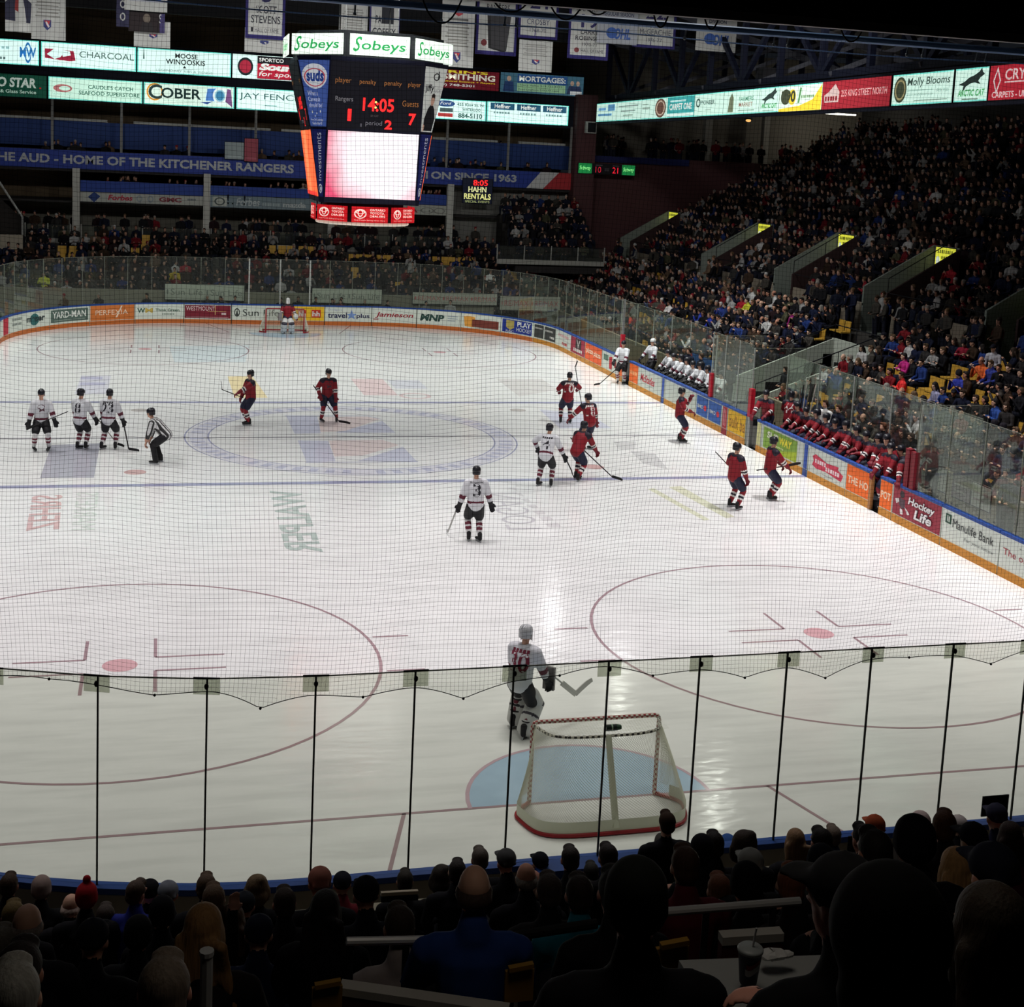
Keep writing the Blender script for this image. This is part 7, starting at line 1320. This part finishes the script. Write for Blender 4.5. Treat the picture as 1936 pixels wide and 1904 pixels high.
# everyone farther away, one mass
def lod(shapes, hair, ratio):
    S = shapes+[Egg(v3(*hair)+v3(0, -.02, .05), (.092, .105, .1), 4)]; m_ = fuse('lod', S, .035, 2, ratio)
    V = np.array([v.co[:] for v in m_.vertices]); F = [list(q.vertices) for q in m_.polygons]; MI = np.array([q.material_index for q in m_.polygons]); bpy.data.meshes.remove(m_); return V, F, MI
LODS = [lod(seated(.4*h_, a_, True), HEADP, .16) for h_, a_ in ((0, 0), (-1, 1), (1, 2), (0, 3))]; LODT = lod(standing(), (0, .03, 1.62), .16)
far_people = []
for o in rest: far_people.append((o[3], o[4]+rng.normal(0, .3), LODS[rng.choice(4, p=[.45, .3, .22, .03])], o[6][0] if o[6] else None, rng.uniform(.92, 1.05)))
def loose(n, f, yaw, lods, z):
    for _ in range(n):
        p = f(); far_people.append((Vector((p[0], p[1], z)), yaw+rng.normal(0, .4), lods, None, rng.uniform(.94, 1.05)))
loose(70, lambda: (rng.uniform(-16, 13), rng.uniform(39.2, 40.6)), PI, LODT, 3.2)
loose(46, lambda: (rng.uniform(-15, 18), rng.uniform(40.5, 41.5)), PI, LODT, 7.3)
loose(60, lambda: (rng.uniform(-15, 18), rng.uniform(42.4, 43.6)), PI, LODT, 8.5)
loose(56, lambda: (rng.uniform(-10, 11), rng.uniform(40.3, 41.0)), PI, LODS[0], 5.75)
loose(46, lambda: (rng.uniform(20, 38), rng.uniform(40.8, 43)), PI, LODT, 9.3); loose(30, lambda: (rng.uniform(38, 40), rng.uniform(8, 40)), PI/2, LODT, 11.2)
loose(64, lambda: (rng.uniform(21.3, 22.1), rng.uniform(-10, 38)), PI/2, LODT, 2.75); loose(9, lambda: (rng.uniform(22.6, 25), VOM[rng.integers(1, 4)][0]+rng.uniform(.4, 1.4)), PI/2, LODT, 2.75)
loose(18, lambda: (rng.uniform(-12, 12), rng.uniform(29.3, 29.9)), PI, LODS[1], .0)
VV, FF, CC = [], [], []; nv = 0
for p, yaw, (V, F, MI), c, s in far_people:
    ca, sa = math.cos(yaw), math.sin(yaw); q = V*s; VV.append(np.stack([p.x+q[:, 0]*ca-q[:, 1]*sa, p.y+q[:, 0]*sa+q[:, 1]*ca, p.z+q[:, 2]], 1))
    FF += [[i+nv for i in f] for f in F]; nv += len(V)
    cl = c or tuple(int(x*.82) for x in PAL_[rng.choice(len(PAL_), p=PW)][0]); sk = [(160, 122, 104), (146, 108, 92), (172, 138, 122)][rng.integers(3)]; hc = HCOL[rng.choice(4, p=[.4, .3, .15, .15])][0]  # palette and skin darkened, dimness of the stands put into the colour
    if rng.random() < .2: hc = [(30, 30, 44), (120, 30, 40), (170, 170, 170), (26, 26, 26)][rng.integers(4)]
    tabl = np.array([(*lin(x), 1) for x in (sk, cl, (26, 28, 40), (20, 20, 20), hc)]); CC.append(tabl[MI])
cm = bpy.data.meshes.new('crowd'); cm.from_pydata(np.concatenate(VV), [], FF); at_ = cm.attributes.new('garment', 'FLOAT_COLOR', 'FACE'); at_.data.foreach_set('color', np.concatenate(CC).ravel())
mt = bpy.data.materials.new('crowd_cloth'); mt.use_nodes = True; nt = mt.node_tree; bs = nt.nodes['Principled BSDF']; bs.inputs['Roughness'].default_value = .85; bs.inputs['Specular IOR Level'].default_value = .1
an_ = nt.nodes.new('ShaderNodeAttribute'); an_.attribute_name = 'garment'; nt.links.new(an_.outputs['Color'], bs.inputs['Base Color']); cm.materials.append(mt); cm.update()
stuff(link('crowd', cm), 'dense dim crowd filling the upper side stand, the far stand and the galleries')
# ------------------------------------------------------------------ coaches and officials behind the benches
for q, yaw, lb, tp, hr, hc in (((14.45, -4.2, .25), PI/2+.4, 'trainer in a white shirt standing behind the red bench', (196, 198, 196), 'short', (60, 44, 34)), ((14.5, -5.0, .25), PI/2+.2, 'coach in a dark suit beside the white-shirted trainer', (26, 30, 44), 'short', (70, 50, 36)),
     ((14.45, -7.8, .25), PI/2+.1, 'coach in a black suit standing behind the middle of the red bench', (20, 20, 24), 'short', (90, 60, 44)), ((14.4, -10.6, .25), PI/2+.5, 'coach in a dark suit and cap at the right end of the red bench', (22, 22, 26), 'cap', (30, 30, 34)),
     ((14.45, 7.4, .25), PI/2+.3, 'coach in a dark suit at the far part of the white bench', (28, 32, 46), 'short', (50, 38, 30)), ((14.45, 3.4, .25), PI/2+.6, 'coach in a black suit beside the blue panel of the white bench', (18, 20, 26), 'short', (40, 32, 28)), ((14.4, 6.0, .25), PI/2, 'second dark-coated coach in the middle of the white bench', (34, 36, 44), 'short', (80, 66, 54))):
    stand(Vector(q), yaw, lb, tp, (24, 26, 36), hr, hc, name='coach', cat='coach')
for q, lb, tp, hr, hc in (((15.1, -12.9, .05), 'person in a red and black jacket standing behind the glass past the red bench', (70, 30, 36), 'short', (40, 32, 30)), ((15.0, -14.6, .05), 'tall person in a dark coat behind the glass near the right edge', (34, 26, 26), 'short', (50, 38, 30)), ((14.9, -13.4, .05), 'second dark-coated person behind the glass past the red bench', (30, 34, 40), 'cap', (28, 28, 34))):
    stand(Vector(q), PI/2+.4, lb, tp, (26, 26, 30), hr, hc, name='bystander')
stand(Vector((17.2, 4.3, 0)), PI/2, 'dark figure standing inside the white tunnel between the benches', (30, 32, 36), (24, 24, 28), 'short', (44, 36, 30), name='bystander')
# ------------------------------------------------------------------ rails, walls and the counter among the near spectators
SILV = M('rail_silver', (206, 206, 204), .35, .5, metal=.2); REDW = M('wall_red_dark', (84, 26, 30), .6, .3); COPE = M('coping_white', (190, 186, 178), .6, .3); YEL = M('seat_yellow_dark', (150, 112, 40), .6, .2)
def nrail(label, pts, mat, r, posts, h, pm=None):
    t = thing('handrail', label, 'handrail', pts[0]); q = [p-pts[0] for p in pts]
    MB().tube(q, r, 10).build('rail_tube', mat, t)
    for p in posts: p = p-pts[0]; MB().tube([p-Vector((0, 0, .02)), p-Vector((0, 0, h))], r*.85, 8).build('post', pm or DARK, t)
A = lambda u, v, y: aty(u, v, y)
z1 = A(655, 1780, -36.4).z; a, b_ = A(655, 1780, -36.4), A(962, 1774, -36.4)
nrail('silver-topped handrail across the middle foreground, in front of the bald man in blue', [a, b_, b_+Vector((.03, 0, -.03)), b_+Vector((.05, 0, -.5))], SILV, .022, [a+Vector((.02, 0, 0)), A(768, 1779, -36.4)], .42)
a, b_ = A(970, 1770, -36.6), A(1128, 1746, -36.6); nrail('black handrail rising to the right beside the large knit-hat silhouette', [a, b_], BLACK, .026, [a], .6)
a, b_ = A(1258, 1724, -36.9), A(1512, 1704, -36.9); nrail('silver-topped handrail in the right foreground', [a, b_], SILV, .022, [a.lerp(b_, .3), a.lerp(b_, .8)], .42)
a, b_ = A(1525, 1690, -36.9), A(1775, 1684, -36.9); nrail('black handrail behind the largest silhouette', [a, b_], BLACK, .024, [b_], .5)
a = A(391, 1797, -37.4); nrail('short steel post standing up among the spectators at the left', [a, a+Vector((0, -.0, -.02))], SILV, .03, [a], .6, SILV)
def cwall(label, p, q, wd, h):
    t = thing('low_wall', label, 'low wall', p); d = q-p; n = Vector((-d.y, d.x, 0)).normalized()*wd
    MB().hexa([Vector((0, 0, -h)), d+Vector((0, 0, -h)), d+n+Vector((0, 0, -h)), n+Vector((0, 0, -h)), Vector((0, 0, -.04)), d+Vector((0, 0, -.04)), d+n+Vector((0, 0, -.04)), n+Vector((0, 0, -.04))]).build('wall_body', REDW, t)
    e = n*.1; MB().hexa([-e+Vector((0, 0, -.04)), d-e+Vector((0, 0, -.04)), d+n+e+Vector((0, 0, -.04)), n+e+Vector((0, 0, -.04)), -e, d-e, d+n+e, n+e]).build('coping', COPE, t)
p = A(640, 1866, -36.75); q = atz(960, 1912, p.z); cwall('dark red low wall with a pale coping at the bottom centre', p, q, .06, .5)
p = A(1366, 1772, -37.4); q = atz(1482, 1764, p.z); cwall('short red wall with a white top beyond the drink cup', p, q, .05, .35)
p = A(720, 1690, -32.4); q = A(790, 1686, -32.4); t = thing('seat_ledge', 'pale ledge between heads left of the big bald man', 'ledge', p); MB().bar((0, 0, 0), q-p, .03, .03).build('ledge_board', M('ledge_cream', (200, 186, 160), .6), t); MB().bar((0, 0, -.04), q-p-Vector((0, 0, .04)), .06, .04).build('ledge_bracket', DARK, t)
ct = thing('counter', 'white counter with a drink cup in the right foreground', 'counter', A(1285, 1816, -38.55)); q = A(1560, 1806, -38.55)-Vector(ct.location)
MB().bar((0, -.14, -.02), q+Vector((0, -.14, -.02)), .3, .03).build('counter_top', M('counter_pale', (150, 152, 150), .5), ct); MB().bar((0, -.27, -.14), q+Vector((0, -.27, -.14)), .03, .22).build('counter_front', M('counter_front', (120, 124, 122), .6), ct)
cp = A(1414, 1858, -38.72); t = thing('drink_cup', 'dark paper drink cup with a lid and a straw on the white counter', 'cup', cp)
MB().lathe((0, 0, 0), [(.028, 0), (.03, .004), (.041, .115), (.043, .12)], 20).build('cup_body', M('cup_navy', (30, 34, 64), .5), t, True); MB().lathe((0, 0, 0), [(.044, .118), (.045, .126), (.04, .132)], 20).build('cup_lid', M('cup_lid', (150, 156, 156), .4), t, True)
MB().tube([(.008, 0, .13), (.016, 0, .2)], .0035, 6).build('straw', C((200, 200, 200)), t)
wv_ = MB(); wv_.grid([[(.0415*math.sin(a)*(.72+z*2.6), -.0415*math.cos(a)*(.72+z*2.6), z+.008*math.sin(a*3)) for a in np.linspace(-.8, .7, 10)] for z in (.05, .075)]); wv_.build('cup_emblem', C((196, 196, 200)), t); wv2 = MB(); wv2.grid([[(.0418*math.sin(a)*(.72+z*2.6), -.0418*math.cos(a)*(.72+z*2.6), z+.008*math.sin(a*3)) for a in np.linspace(-.7, .6, 10)] for z in (.076, .094)]); wv2.build('cup_emblem', C((150, 40, 50)), t)
t = thing('crumpled_napkin', 'crumpled white paper on the counter beside the drink cup', 'napkin', A(1462, 1812, -38.62)); nb = MB(); nb.ball((0, 0, .012), .06, .03, .018, 9, 5); nb.v = [(x+random.uniform(-.01, .01), y+random.uniform(-.006, .006), z+random.uniform(-.005, .006)) for x, y, z in nb.v]; nb.build('napkin_paper', C((200, 200, 198)), t); MB().ball((.05, .0, .01), .03, .02, .012, 8, 5).build('napkin_corner', C((190, 190, 188)), t)
for k, (u, v, y, lb) in enumerate(((620, 1862, -36.9, 'yellow seat edge left of the red low wall'), (985, 1830, -37.0, 'upright yellow seat edge right of the silver rail'), (1068, 1856, -37.3, 'tan seat edge left of the large knit-hat silhouette'), (1275, 1786, -37.9, 'yellow seat edge right of the large knit-hat silhouette'))):
    t = thing('stadium_seat', lb, 'seat', A(u, v, y)); MB().bar((-.06, 0, 0), (.06, 0, .01), .03, .022).build('seat_edge', YEL, t); MB().bar((-.07, .02, -.1), (.07, .02, -.1), .02, .16).build('seat_back', YEL, t)
# ------------------------------------------------------------------ rails with glass in front of the far standing room
for i, (x0, x1) in enumerate(((-16, -11.1), (-10.5, -3.7), (-3.2, 3.7), (4.2, 11.0), (13.0, 19.6))):
    y = 39.05 if i < 4 else 34.2; z = 3.2 if i < 4 else 3.1
    t = thing('standing_rail', 'glass-fronted rail of the far standing room, %s' % ('at the left edge', 'between the two left columns', 'left of the scoreboard', 'right of the scoreboard', 'before the corner block')[i], 'railing', (x0, y, z))
    MB().box(0, x1-x0, -.05, .05, .0, .28).build('white_kerb', C((150, 150, 144)), t); MB().box(0, x1-x0, -.01, .01, .28, 1.05).build('rail_glass', PANE, t); MB().box(0, x1-x0, -.02, .02, 1.05, 1.08).build('handrail', DARK, t)
    for k in range(5): MB().box((x1-x0)*k/4-.03, (x1-x0)*k/4+.03, -.03, .03, .28, 1.12).build('post', C((150, 150, 146)), t)
# staircase edge at the far left
sw = struct(MB().hexa([(-20, 36, 3.0), (-13.4, 36, 3.0), (-13.4, 36.1, 3.0), (-20, 36.1, 3.0), (-20, 36, 3.8), (-13.4, 36, 3.8), (-13.4, 36.1, 3.8), (-20, 36.1, 3.8)]).build('wall_far_left_low', M('low_cream', (150, 142, 128), .7)), 'pale low wall at the far left')
rail('pale sloping rail at the far left by the dark stair', [(-15.2, 36, 7.6), (-13.42, 36, 4.79), (-13.42, 36, 3.8)], .06, False, None, C((150, 150, 148)))
struct(MB().hexa([(-18, 36.4, 3.8), (-13.5, 36.4, 3.8), (-13.5, 36.5, 3.8), (-18, 36.5, 3.8), (-18, 36.4, 9), (-13.5, 36.4, 4.7), (-13.5, 36.5, 4.7), (-18, 36.5, 9)]).build('wall_far_left_stair', M('stair_dark', (34, 30, 28), .8)), 'dark side of the stand at the far left')
